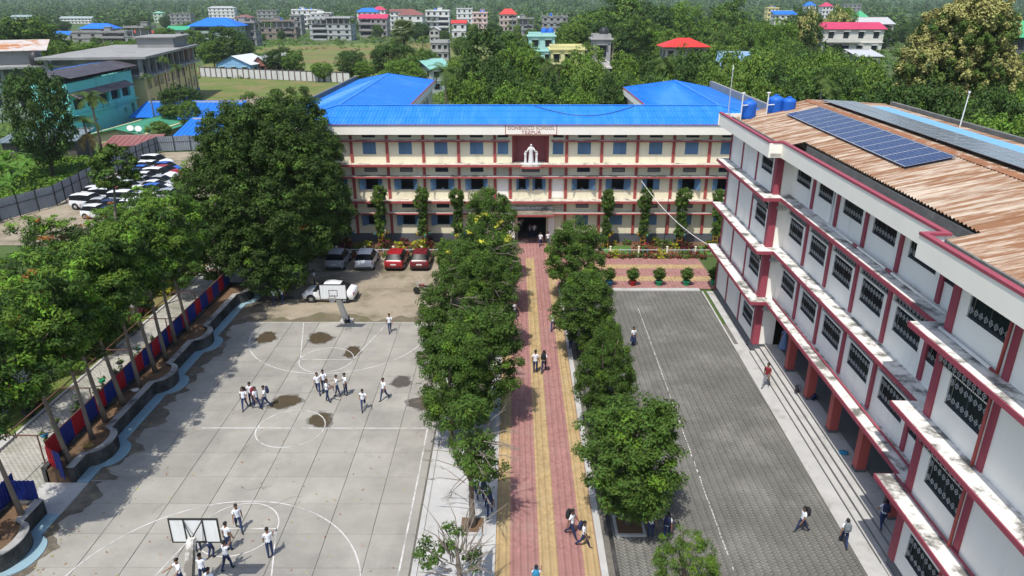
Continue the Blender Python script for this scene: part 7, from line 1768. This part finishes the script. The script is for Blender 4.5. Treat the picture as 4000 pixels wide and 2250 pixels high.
# green roofed hall, shack, blue sheds
def simple(label, name, loc, rz, w, d, h, rise, wall, rc, kind_='gable'):
    t = empty(name, loc, R(rz)); tag(t, label, 'shed' if 'shed' in name else 'house', 'low buildings by the car lot'); wm = wallmat(wall); rm = roofmat(rc)
    MB().box(-w / 2, w / 2, -d / 2, d / 2, 0, h).build('wall', wm, t)
    if kind_ == 'gable':
        for s in (-1, 1):
            mb = MB(); n = int(d / .8)
            mb.add([(0, -d / 2 - .7, h + rise), (0, d / 2 + .7, h + rise), (s * (w / 2 + .8), d / 2 + .7, h - .3), (s * (w / 2 + .8), -d / 2 - .7, h - .3), (0, -d / 2 - .7, h + rise - .07), (s * (w / 2 + .8), -d / 2 - .7, h - .37)], [(0, 1, 2, 3), (0, 3, 5, 4)])
            for i in range(n):
                yy = -d / 2 - .5 + i * (d + 1) / n; mb.bar((0, yy, h + rise + .03), (s * (w / 2 + .8), yy, h - .27), .10, .05)
            mb.build('roof', rm, t)
        MB().add([(-w / 2, -d / 2 - .002, h), (w / 2, -d / 2 - .002, h), (0, -d / 2 - .002, h + rise - .1)], [(0, 1, 2)]).build('gable_wall', wm, t)
    else:
        mb = MB(); mb.add([(-w / 2 - .5, -d / 2 - .6, h), (w / 2 + .5, -d / 2 - .6, h), (w / 2 + .5, d / 2 + .6, h + rise), (-w / 2 - .5, d / 2 + .6, h + rise), (-w / 2 - .5, -d / 2 - .6, h - .1), (w / 2 + .5, -d / 2 - .6, h - .1)], [(0, 1, 2, 3), (4, 5, 1, 0)])
        for i in range(int(w / .8)):
            xx = -w / 2 + i * .8; mb.bar((xx, -d / 2 - .6, h + .03), (xx, d / 2 + .6, h + rise + .03), .10, .05)
        mb.build('roof', rm, t); MB().box(-w / 2, w / 2, d / 2 - .2, d / 2, h, h + rise).build('rear_wall', wm, t)
    for i in range(2): MB().box(-.6, .6, -.05, .0, 1.2, 2.4).build('window', 'hwin', t, (-w / 4 + i * w / 2, -d / 2 - .003, 0))
    return t
simple('cream hall with a long green roof behind the car lot fence', 'hall', (-65, 127, -2.4), -4, 9.6, 15, 4.0, .9, (.55, .50, .30), (.06, .27, .17))
simple('low shack with a faded red tin roof behind the lot fence', 'shack', (-60.8, 115.2, -1.7), 10, 7, 5, 2.7, .7, (.30, .25, .22), (.26, .10, .09), 'shed')
simple('blue roofed shed left of the bushy tree behind the green hall', 'tin_shed', (-66, 141, -1.5), 0, 12, 7, 3.2, 2.0, (.4, .4, .4), BLUE, 'shed')
simple('upper blue roofed shed beside the mango tree', 'tin_shed', (-53.5, 130, 0), 0, 9, 6, 3.0, 2.2, (.4, .4, .4), BLUE, 'shed')
simple('lower blue roofed shed beside the mango tree', 'tin_shed', (-50, 119.5, -1.4), -6, 9, 6, 3.0, 2.1, (.4, .4, .4), BLUE, 'shed')
simple('dark lean-to behind the banana plants', 'tin_shed', (-70, 108, 0), 8, 10, 6, 3.0, .8, (.10, .09, .085), (.16, .20, .22), 'shed')
for i, (x, y, z) in enumerate(((-63.2, 119.2, 2.2), (-61.9, 119.2, 2.1))):
    dsh = empty('satellite_dish', (x, y, z)); tag(dsh, f'white satellite dish, {"left" if i == 0 else "right"} of two on the cream hall gable', 'satellite dish')
    MB().lathe([(.02, 0), (.3, .05), (.5, .16), (.52, .18)], 14).build('dish', 'plate', dsh, (0, 0, .3), (R(55), 0, R(30))); MB().tube([(0, 0, -.6), (0, 0, .35)], .04, 6).build('bracket', 'bars', dsh)
# compound wall of the playing field
cwl = empty('compound_wall', (-70, 225, 0)); tag(cwl, 'long white compound wall with dark posts behind the playing field', 'wall')
A_, B_ = gk(505, 192), gk(880, 208)
n = 26
for i in range(n):
    a, b = A_.lerp(B_, i / n), A_.lerp(B_, (i + 1) / n)
    mb = MB(); mb.bar((a.x + 70, a.y - 225, 1.35), (b.x + 70, b.y - 225, 1.35), .25, 2.7); mb.build('wall_bay', wallmat((.55, .55, .54)), cwl)
    MB().box(-.2, .2, -.2, .2, 0, 3.0).build('post', wallmat((.16, .12, .11)), cwl, (a.x + 70, a.y - 225, 0))
MB().bar((A_.x + 70, A_.y - 225, 2.78), (B_.x + 70, B_.y - 225, 2.78), .4, .16).build('coping', 'concd', cwl)
sheet('playing_field', [(-90, 150), (-46, 150), (-22, 165), (-24, 215), (B_.x, B_.y - 1), (A_.x, A_.y - 1)], -0.03, 'grass')
sheet('bare_pitch', [(-70, 160), (-48, 158), (-42, 176), (-66, 182)], -0.018, 'dirt')
mead = mat('tall_meadow', (.125, .165, .04), 1.0, .3, .05, dirt=(.19, .14, .06), dscale=.03, dlo=.46, dhi=.6)
sheet('meadow', [(-110, 236), (-30, 222), (20, 240), (10, 420), (-60, 440), (-130, 400)], -0.03, mead)
sheet('far_meadow', [(-330, 400), (-160, 380), (-160, 520), (-330, 560)], -0.03, mead)
# sheet lot behind
# ------------------------------------------------------------------ background trees
def gen_crown(kind_, seed):
    rg = np.random.default_rng(seed)
    spec = {'round': ((.92, .92, .95), ['lb_mid', 'lb_dark', 'lb_light'], [.6, .25, .15]), 'dark': ((.92, .92, .98), ['lb_dark', 'lb_dark', 'lb_mid'], [.6, .25, .15]), 'light': ((.9, .9, .9), ['lb_light', 'lb_mid', 'lf_fresh'], [.55, .35, .10]),
            'tall': ((.80, .80, 1.05), ['lb_mid', 'lb_dark', 'lb_light'], [.55, .30, .15]), 'bright': ((.92, .92, .85), ['lb_bright', 'lb_mid'], [.7, .3])}[kind_]
    bl = rblobs(rg, (0, 0, 1.25), spec[0], 12, .5)
    return crown_mesh(kind_ + '_crown', bl, spec[1], spec[2], seed, dens=19, clump=.19, per=36, L=.08, W=.042, hang=.4, inner=.14)
GEN = {k: [gen_crown(k, 500 + 10 * i + j) for j in range(2)] for i, k in enumerate(('round', 'dark', 'light', 'tall', 'bright'))}
GTR = trunk_mesh('trunk', 1.2, .055, [(.45, .45, .1, 1.0), (.5, -.4, .2, 1.1), (.6, .1, -.45, 1.2), (.7, 0, .4, 1.4)], 'barkd', 11)
LM = [('turquoise building', 258, 230), ('car lot', 330, 440), ('unfinished yellow building', 460, 150), ('left blue wing roof', 950, 220), ('right blue wing roof', 1700, 230), ('turquoise tower house', 1362, 110), ('pale yellow house', 1430, 150), ('bright red roof', 1728, 115), ('white house with pink roof', 2150, 95), ('yellow flowering tree', 2380, 150), ('solar panels', 2420, 300), ('green hall at the right edge', 2560, 90), ('fan palm', 1015, 90), ('light blue bungalow', 606, 165), ('meadow', 830, 130), ('grey stair tower', 1515, 130), ('white villa with brown roof', 1030, 40), ('grey three storey house', 828, 75), ('tall pink roofed house', 937, 70), ('blue roofed house on the left', 240, 70), ('big blue roof in the town', 540, 60), ('school roof ridge', 1320, 265), ('green hall at the lot', 320, 310)]
USED = {}
def auto_label(adj, noun, cx, cy):
    best = min(LM, key=lambda l: (l[1] - cx) ** 2 + ((l[2] - cy) * 1.6) ** 2); dx, dy = cx - best[1], cy - best[2]
    rel = ('right of' if dx > 0 else 'left of') if abs(dx) > abs(dy) * 1.3 else ('below' if dy > 0 else 'above')
    key = (adj, noun, rel, best[0]); k = USED[key] = USED.get(key, 0) + 1
    return f"{'' if k == 1 else ORD[k - 1] + ' '}{adj} {noun} {rel} the {best[0]}".strip()
ADJ = {'round': 'round green', 'dark': 'dark dense', 'light': 'pale green', 'tall': 'tall leafy', 'bright': 'bright green'}
def bgtree(cx, top, hw, Y, k, extra=0.0):
    p = yk(cx, top, Y); w = hw * K * Y * 1.0 / FPX * math.sqrt(1 + ((cx * K - 2000) / FPX) ** 2 * .3); h = max(2.0, p.z)
    sz_ = h / 2.27; sx_ = max(w / 1.12, .60 * sz_); s = (sx_, sx_, sz_)
    t = tree('tree', auto_label(ADJ[k], 'tree', cx, top + 20), (p.x, Y, 0), GTR, random.choice(GEN[k]), s, group='trees behind the school'); return t
BT = [(68, 168, 80, 95, 'dark'), (60, 42, 78, 240, 'round'), (10, 60, 60, 235, 'dark'), (30, 125, 55, 205, 'light'), (130, 100, 50, 215, 'light'), (205, 98, 45, 222, 'bright'), (275, 100, 45, 225, 'light'), (330, 105, 40, 230, 'round'),
      (566, 70, 50, 268, 'dark'), (530, 100, 34, 262, 'round'), (606, 95, 28, 266, 'dark'), (640, 132, 26, 262, 'round'), (448, 214, 48, 140, 'dark'), (430, 262, 42, 134, 'round'), (392, 305, 35, 122, 'light'), (470, 250, 30, 128, 'round'),
      (700, 122, 40, 228, 'dark'), (735, 128, 30, 226, 'round'), (810, 152, 28, 218, 'bright'), (880, 126, 42, 226, 'dark'), (915, 150, 32, 222, 'bright'), (990, 106, 62, 205, 'dark'), (1050, 128, 46, 200, 'round'), (1010, 145, 60, 192, 'bright'), (1075, 118, 30, 205, 'light'),
      (1245, 84, 106, 132, 'dark'), (1300, 92, 70, 126, 'bright'), (1165, 120, 50, 140, 'light'), (1192, 178, 42, 108, 'bright'), (1255, 160, 40, 108, 'dark'), (1300, 195, 44, 98, 'bright'), (1350, 205, 50, 95, 'round'), (1400, 200, 48, 97, 'dark'), (1455, 208, 50, 94, 'bright'), (1468, 112, 36, 118, 'light'), (1490, 150, 28, 112, 'light'), (1560, 175, 48, 106, 'round'), (1590, 130, 62, 118, 'light'), (1640, 145, 50, 116, 'dark'), (1545, 205, 40, 98, 'dark'),
      (1480, 28, 70, 255, 'round'), (1560, -8, 85, 265, 'tall'), (1640, 6, 62, 258, 'dark'), (1728, -6, 60, 275, 'bright'), (1440, 48, 46, 250, 'light'), (1600, 40, 60, 240, 'round'), (1840, 4, 62, 270, 'tall'), (1905, 42, 46, 250, 'bright'), (1800, 50, 50, 245, 'round'), (1690, 70, 40, 232, 'light'),
      (1750, 122, 54, 112, 'dark'), (1840, 108, 44, 118, 'light'), (1895, 118, 44, 112, 'light'), (1870, 170, 40, 100, 'light'), (1815, 160, 34, 102, 'light'), (1920, 185, 44, 96, 'light'), (1690, 165, 40, 112, 'round'), (1668, 188, 34, 100, 'round'),
      (1968, 34, 56, 195, 'bright'), (2035, 20, 46, 205, 'dark'), (2120, 14, 40, 265, 'light'), (1985, 95, 50, 170, 'round'), (2025, 118, 40, 160, 'dark'), (1950, 112, 44, 120, 'round'), (1985, 128, 46, 112, 'light'), (2045, 128, 48, 115, 'light'), (2100, 120, 40, 118, 'light'), (2150, 132, 44, 112, 'light'), (1965, 165, 50, 98, 'dark'), (2030, 170, 46, 95, 'round'), (2085, 165, 52, 98, 'light'), (2140, 168, 50, 95, 'round'), (2200, 160, 46, 98, 'light'), (2110, 200, 46, 86, 'dark'), (2180, 205, 50, 84, 'round'), (2010, 205, 40, 88, 'dark'), (2240, 210, 46, 80, 'dark'),
      (2545, 122, 46, 100, 'light'), (2560, 190, 44, 84, 'bright'), (2530, 235, 48, 74, 'dark'), (2420, 245, 55, 72, 'dark'), (2480, 270, 52, 68, 'bright'), (2350, 232, 50, 76, 'dark'), (2570, 270, 46, 66, 'bright'), (2290, 225, 40, 78, 'dark'),
      (2585, 60, 40, 200, 'round'), (2490, 60, 36, 240, 'dark'), (1395, 162, 30, 150, 'round'), (1455, 165, 28, 150, 'light'), (1345, 150, 32, 150, 'dark'), (1512, 180, 26, 112, 'round'), (1425, 185, 30, 125, 'bright'), (1700, 130, 36, 160, 'round'), (1760, 128, 34, 165, 'light'), (2100, 118, 40, 180, 'dark'), (2190, 125, 36, 180, 'round'), (1530, 60, 60, 235, 'dark'), (1860, 70, 50, 215, 'round'), (1660, 60, 46, 240, 'bright')]
rgt = random.Random(3)
for cx, top, hw, Y, k in BT: bgtree(cx, top, hw, Y, k)
for i in range(230):                                        # garden trees between the houses of the town
    Y = rgt.uniform(290, 640); cx = rgt.uniform(-20, 2590); hgt = rgt.uniform(4.5, 11)
    ty = 1125 - FPX * math.tan(PITCH - math.atan((CAM_H - hgt) / Y)); top = ty / K
    clear = any(h[1] - 6 < cx < h[2] + 6 and Y < h[4] + 8 and top < h[3] + 8 for h in HS) or (560 < cx < 950 and Y < 420)
    if clear or top < 8: continue
    bgtree(cx, top, rgt.uniform(.38, .62) * hgt * FPX / Y / K, Y, rgt.choice(['round', 'dark', 'light', 'tall', 'dark', 'round']))

# the big flowering teak
rg = np.random.default_rng(8)
tb = [(0, 0, 13.0, 5.2, 5.2, 5.6), (-3.6, -.6, 13.5, 3.2, 3.2, 3.4), (3.8, -.4, 12.0, 3.4, 3.2, 3.6), (.5, -1.5, 17.5, 3.6, 3.4, 3.2), (-2.2, 0, 17.0, 2.6, 2.6, 2.6), (3.0, 0, 16.5, 2.6, 2.6, 2.6), (-1.6, -2.4, 9.5, 3.0, 2.6, 2.4), (2.6, -2.2, 8.6, 3.2, 2.6, 2.6), (4.8, 0, 9.5, 2.6, 2.6, 2.6), (-4.4, 0, 10.2, 2.2, 2.2, 2.2)]
for _ in range(18):
    d = rg.normal(size=3); d /= np.linalg.norm(d); tb.append((d[0] * 5.2, d[1] * 4.8, 13.4 + d[2] * 6.2, *([rg.uniform(1.0, 1.7)] * 3)))
TEAK = crown_mesh('teak_crown', tb, ['lf_teak', 'lf_mid', 'lf_flower'], [.66, .22, .12], 33, dens=1.5, clump=.55, per=74, L=.30, W=.18, hang=.5, top_mat=(2, .12), flat=.9)
TKT = trunk_mesh('trunk', 12, .5, [(4, 3, -1, 9), (5, -3, 0, 10), (6, 1, 3, 12), (7, 0, -3, 12)], 'barkd', 15)
p = yk(2375, 300, 86)
tree('teak_tree', 'very large tree covered with pale yellow blossom behind the solar roof', (p.x, 86, 0), TKT, TEAK, (1.02, 1.02, 1.10), 0)
SMT = crown_mesh('teak_crown', [(0, 0, 1.3, .9, .9, .95), (.5, 0, 1.7, .45, .45, .45), (-.5, 0, 1.6, .45, .45, .45), (0, .3, 2.0, .4, .4, .4)], ['lf_teak', 'lf_dark', 'lf_flower'], [.6, .3, .1], 34, dens=11, clump=.2, per=28, L=.10, W=.07, top_mat=(2, .45))
for cx, top, hw, Y, lab in ((2035, 20, 34, 198, 'yellow tipped tree left of the white house with pink roof'), (2115, 16, 34, 255, 'yellow tipped tree above the white house with pink roof'), (2085, 32, 24, 240, 'small yellow tipped tree above the pink ridge roof')):
    p = yk(cx, top, Y); w = hw * K * Y / FPX; tree('teak_tree', lab, (p.x, Y, 0), GTR, SMT, (w, w, p.z / 2.35))

# palms
def frond_mesh(L_, droop, n=16, w=.5, m_='lf_palm'):
    mb = MB(); pts = []
    for i in range(n + 1):
        t = i / n; pts.append(Vector((L_ * t * (1 - .25 * droop * t), 0, L_ * (.45 * t - droop * .85 * t * t))))
    for i in range(n):
        mb.bar(pts[i], pts[i + 1], .03)
        if i < 1: continue
        lw = w * math.sin(math.pi * min(1, .12 + .9 * i / n)) ** .6
        for s in (-1, 1):
            a = pts[i]; tip = a + Vector((lw * .55, s * lw, -lw * .45)); d = pts[i + 1] - a
            mb.add([a, a + d * .75, tip + d * .15, tip - d * .05], [(0, 1, 2, 3)])
    return mb.mesh('frond', m_)
FR = {'coco': frond_mesh(3.2, .75, 18, .75), 'coco2': frond_mesh(3.0, 1.05, 18, .7), 'areca': frond_mesh(1.7, .7, 12, .5), 'areca2': frond_mesh(1.6, 1.0, 12, .45), 'dry': frond_mesh(2.6, 1.35, 14, .5, 'lf_dry')}
def palm(label, cx, top, Y, kind_, n=14, r=.14, base_y=None, hscale=1.0):
    p = yk(cx, top, Y); h = max(2.5, p.z) * hscale; t = empty('palm', (p.x, Y, 0), random.uniform(0, 6)); tag(t, label, 'palm', 'palms behind the school')
    fl = 3.0 if kind_ == 'coco' else 1.6; hh = h - fl * .32
    MB().tube([(0, 0, 0), (.15, .1, hh * .5), (0, 0, hh)], [r * 1.3, r, r * .8], 8).build('trunk', 'bark', t, smooth=True)
    for i in range(n):
        a = i * 2.399; el = random.uniform(-.35, .75)
        obj('frond', FR[kind_ + ('2' if i % 2 else '')], t, (0, 0, hh), (0, -el + .15, a), random.uniform(.85, 1.1))
    return t
palm('coconut palm left of the huge dark tree behind the school roof', 1118, 160, 108, 'coco', 18)
palm('coconut palm right of the huge dark tree', 1372, 138, 116, 'coco', 16)
palm('small palm in front of the pale yellow house', 1428, 150, 118, 'areca', 14); palm('second small palm in front of the pale yellow house', 1405, 158, 117, 'areca', 12)
palm('coconut palm among the dense trees left of the red roof', 1672, 140, 112, 'coco', 16)
palm('slender areca palm tallest beside the unfinished yellow building', 410, 140, 138, 'areca', 14, .11); palm('slender areca palm left of the tallest one', 368, 184, 132, 'areca', 14, .11); palm('slender areca palm right of the tallest one', 441, 160, 142, 'areca', 14, .11)
palm('areca palm at the dark tree before the turquoise building', 222, 225, 104, 'coco', 16, .16)
pd = palm('palm with yellow hanging fronds before the turquoise building', 205, 285, 98, 'coco', 10, .16)
for i in range(6): obj('dry_frond', FR['dry'], pd, (0, 0, 5.2), (0, .3, i * 1.05))
palm('palm behind the solar roof at its left end', 2075, 185, 84, 'areca', 16); palm('low palm behind the ridge of the rusty roof', 2090, 215, 78, 'areca', 16); palm('palm near the white villa in the town', 1090, 46, 500, 'coco', 10); palm('palm left of the bright red roof top', 1545, 88, 180, 'areca', 12); palm('palm beside the grey stair tower', 1478, 105, 150, 'areca', 12); palm('palm behind the bright red roof', 1800, 80, 215, 'coco', 12)
for i, (cx, top, Y) in enumerate(((700, 95, 235), (1135, 62, 420), (1205, 45, 460), (1240, 50, 470), (1280, 58, 430), (1062, 86, 300), (850, 95, 400), (520, 62, 390), (370, 62, 400))): palm(f'small town palm, {ORD[i]} of those scattered among the houses', cx, top, Y, 'coco', 10)
# fan palm
p = yk(1013, 52, 215); fp = empty('fan_palm', (p.x, 215, 0)); tag(fp, 'big fan palm with pale round leaves beyond the left blue wing', 'palm')
MB().tube([(0, 0, 0), (0, 0, p.z - 2.5)], [.45, .38], 8).build('trunk', 'barkd', fp)
fan = MB(); nf = 13
for i in range(nf):
    a0, a1 = R(-100 + 200 * i / nf), R(-100 + 200 * (i + .8) / nf); am = (a0 + a1) / 2
    fan.add([(1.2, 0, 0), (1.2 + 1.5 * math.cos(a0), 1.5 * math.sin(a0), -.1), (1.2 + 2.3 * math.cos(am), 2.3 * math.sin(am), -.55), (1.2 + 1.5 * math.cos(a1), 1.5 * math.sin(a1), -.1)], [(0, 1, 2, 3)])
fan.bar((0, 0, 0), (1.3, 0, 0), .07); fanm = fan.mesh('fan_leaf', leafmat('fan_palm_leaves', (.16, .20, .08)))
for i in range(34): obj('fan_leaf', fanm, fp, (0, 0, p.z - 2.6), (random.uniform(-.4, .4), random.uniform(-1.15, .95), i * 2.399), 1.15)
obj('dry_skirt', FR['dry'], fp, (0, 0, p.z - 3.2), (0, .9, 0), 1.2); obj('dry_skirt', FR['dry'], fp, (0, 0, p.z - 3.2), (0, .9, 2.1), 1.2); obj('dry_skirt', FR['dry'], fp, (0, 0, p.z - 3.2), (0, .9, 4.2), 1.2)
# banana plants
bl_m = MB()
for i in range(9):
    t0, t1 = i / 9, (i + 1) / 9
    def bp(t): return Vector((2.2 * t * (1 - .2 * t), 0, 1.9 * t - 1.7 * t * t))
    w0, w1 = .34 * math.sin(math.pi * (.06 + .9 * t0)), .34 * math.sin(math.pi * (.06 + .9 * t1))
    a, b = bp(t0), bp(t1)
    for s in (-1, 1): bl_m.add([a, b, b + Vector((0, s * w1, .08)), a + Vector((0, s * w0, .08))], [(0, 1, 2, 3)])
BLM = bl_m.mesh('leaf', 'lf_banana')
for i, (px, py) in enumerate(((18, 470), (40, 500), (5, 520), (62, 470), (30, 440), (80, 450), (100, 430))):
    q = gk(px, py + 10); t = empty('banana_plant', (q.x, q.y, 0), random.uniform(0, 6)); tag(t, f'banana plant, {ORD[i]} of the clump left of the grey lot fence', 'banana plant', 'banana plants left of the lot')
    MB().tube([(0, 0, 0), (.05, 0, 2.6)], [.16, .10], 8).build('stem', 'lf_light', t)
    for k in range(8): obj('leaf', BLM, t, (0, 0, 2.4), (random.uniform(-.2, .2), random.uniform(-.5, .25), k * 2.399), random.uniform(1.0, 1.35))

# ---- undergrowth, vines, far wood: masses nobody could count
def scatter(name, pts, rad, per, L, mats, probs, seed, zs=.8, label=None):
    rg = np.random.default_rng(seed); n = len(pts); d = unit(rg.normal(size=(n * per, 3))); d[:, 2] = np.abs(d[:, 2])
    P = np.repeat(pts, per, 0) + d * (rg.random(n * per) ** .4)[:, None] * np.repeat(rad, per)[:, None] * [1, 1, zs]
    Nn = unit(d * .8 + [0, 0, .6] + rg.normal(size=P.shape) * .4)
    V, F = leaf_quads(P, Nn, L, L * .6, rg, .3)
    return kind(obj(name, np_mesh(name, V, F, mats, np.repeat(rg.choice(len(probs), n, p=np.array(probs) / sum(probs)), per))), 'stuff')
def inpoly(P, poly):
    x, y = P[:, 0], P[:, 1]; c_ = np.zeros(len(P), bool); n = len(poly)
    for i in range(n):
        (x0, y0), (x1, y1) = poly[i], poly[(i + 1) % n]
        c_ ^= ((y0 > y) != (y1 > y)) & (x < (x1 - x0) * (y - y0) / (y1 - y0 + 1e-9) + x0)
    return c_
EXC = [rect(-27, 33, -50, 109), [(-56, 60), (-24, 60), (-24, 109), (-45, 116), (-57, 114)], [(-92, 148), (-44, 148), (-20, 165), (-22, 216), (-47, 218), (-100, 236)], [(-86, 118), (-60, 118), (-66, 196), (-96, 196)], [(-130, 134), (-84, 134), (-84, 168), (-130, 160)], rect(-72, -44, 110, 146), rect(-31, -20, 20, 70)]
rg = np.random.default_rng(77)
def area_pts(n, x0, x1, y0, y1, exc=EXC):
    P = np.stack([rg.uniform(x0, x1, n), rg.uniform(y0, y1, n)], 1); k = np.ones(n, bool)
    for e in exc: k &= ~inpoly(P, e)
    for lab, hx0, hx1, yt, Y, kw in HS:
        if Y < 450:
            a, b = yk(hx0, yt, Y), yk(hx1, yt, Y); k &= ~((P[:, 0] > a.x - 3) & (P[:, 0] < b.x + 3) & (P[:, 1] > Y - 2) & (P[:, 1] < Y + kw.get('depth', 9) + 2))
    P = P[k]; return np.concatenate([P, np.zeros((len(P), 1))], 1)
MEXC = EXC + [[(-108, 238), (-34, 224), (16, 242), (6, 400), (-58, 420), (-124, 390)]]
P1 = area_pts(2600, -120, 140, 62, 230); scatter('undergrowth', P1, rg.uniform(.8, 2.4, len(P1)), 34, .55, ['lb_mid', 'lb_dark', 'lb_light', 'lf_vine'], [.4, .25, .25, .1], 1)
P2 = area_pts(3000, -330, 330, 230, 520, MEXC); scatter('undergrowth', P2, rg.uniform(1.2, 3.5, len(P2)), 22, 1.1, ['lb_mid', 'lb_dark', 'lb_light'], [.45, .3, .25], 2)
P3 = area_pts(500, -105, 20, 224, 420, [[(-90, 250), (-40, 240), (0, 260), (-10, 380), (-60, 390), (-100, 360)]]); scatter('undergrowth', P3, rg.uniform(.6, 1.8, len(P3)), 20, .7, ['lf_bright', 'lf_mid', 'lf_light'], [.4, .35, .25], 3)
vx = rg.uniform(-85, -55.6, 1500); vy = rg.uniform(64, 108, 1500)
edge = np.interp(vy, [66, 73.8, 80.4, 91, 104.7, 112], [-56.2, -55, -52.9, -54, -55.4, -55.7]) - .6
PV = np.stack([np.minimum(vx + (edge + 55.6), edge - rg.random(1500) * 3), vy, np.zeros(1500)], 1); PV[:700, 0] = vx[:700]
PV = PV[PV[:, 0] < np.interp(PV[:, 1], [66, 73.8, 80.4, 91, 104.7, 112], [-56.2, -55, -52.9, -54, -55.4, -55.7]) - .5]
PV[:, 2] = np.clip((-56 - PV[:, 0]) * .05, 0, 1.2) * .5
scatter('vine_cover', PV, rg.uniform(.6, 1.5, len(PV)), 34, .34, ['lf_vine', 'lf_bright', 'lf_mid'], [.6, .3, .1], 4, .6)
# terrain and far wood
def terr(x, y):
    t = np.clip((y - 950) / 1500, 0, 1.4)
    return (t ** 1.15) * (38 + 18 * np.sin(x * .0021 + 1.0) + 12 * np.sin(x * .0057 + y * .001) + 8 * np.sin(x * .011 + 2)) * np.where(x < -100, 1.15, .95)
gx, gy = np.meshgrid(np.linspace(-2600, 2600, 60), np.linspace(900, 3400, 40), indexing='ij')
V = np.stack([gx.ravel(), gy.ravel(), terr(gx, gy).ravel() - .3], 1)
idx = np.arange(60 * 40).reshape(60, 40); F = np.stack([idx[:-1, :-1].ravel(), idx[1:, :-1].ravel(), idx[1:, 1:].ravel(), idx[:-1, 1:].ravel()], 1)
kind(obj('hills', np_mesh('hills', V, F, 'lf_far', smooth=True)), 'structure')
n = 5200
fy = 560 + (rg.random(n) ** 1.5) * 1700; fx = rg.uniform(-1, 1, n) * (fy * .80 + 60)
keep = np.ones(n, bool)
for lab, hx0, hx1, yt, Y, kw in HS:
    if Y > 430:
        a, b = yk(hx0, yt, Y), yk(hx1, yt, Y); t = Y / np.maximum(fy, 1)
        keep &= ~((fx * t > a.x - 4) & (fx * t < b.x + 4) & (fy < Y + 14))
gapm = (np.sin(fx * .02) + np.sin(fy * .03 + fx * .011) > .75) & (fy < 800)
keep &= ~gapm
fx, fy = fx[keep], fy[keep]; n = len(fx); hh = rg.uniform(3.2, 10.0, n) * np.where(fy > 900, 1.15, .9)
PF = np.stack([fx, fy, terr(fx, fy) + hh * .75], 1)
d = unit(rg.normal(size=(n * 44, 3))); P = np.repeat(PF, 44, 0) + d * np.repeat(np.stack([hh * .8, hh * .8, hh], 1), 44, 0) * rg.uniform(.75, 1.05, (n * 44, 1))
V, F = leaf_quads(P, unit(d + [0, 0, .4] + rg.normal(size=P.shape) * .3), 3.0, 2.0, rg, 0)
kind(obj('far_wood', np_mesh('far_wood', V, F, ['lf_far', 'lb_dark', 'lb_mid'], np.repeat(rg.choice(3, n, p=[.6, .2, .2]), 44))), 'stuff')

# ---- haze over the plain
hz = MB().box(-2700, 2700, -120, 3450, -3.6, 135).mesh('haze')
hm = bpy.data.materials.new('haze_air'); hm.use_nodes = True; nt = hm.node_tree; nt.nodes.remove(nt.nodes['Principled BSDF'])
pv = nt.nodes.new('ShaderNodeVolumePrincipled'); pv.inputs['Color'].default_value = (.80, .90, 1.0, 1); pv.inputs['Density'].default_value = 0.00011; pv.inputs['Anisotropy'].default_value = .2
nt.links.new(pv.outputs[0], nt.nodes['Material Output'].inputs['Volume']); hz.materials.append(hm)
kind(obj('haze', hz), 'stuff')
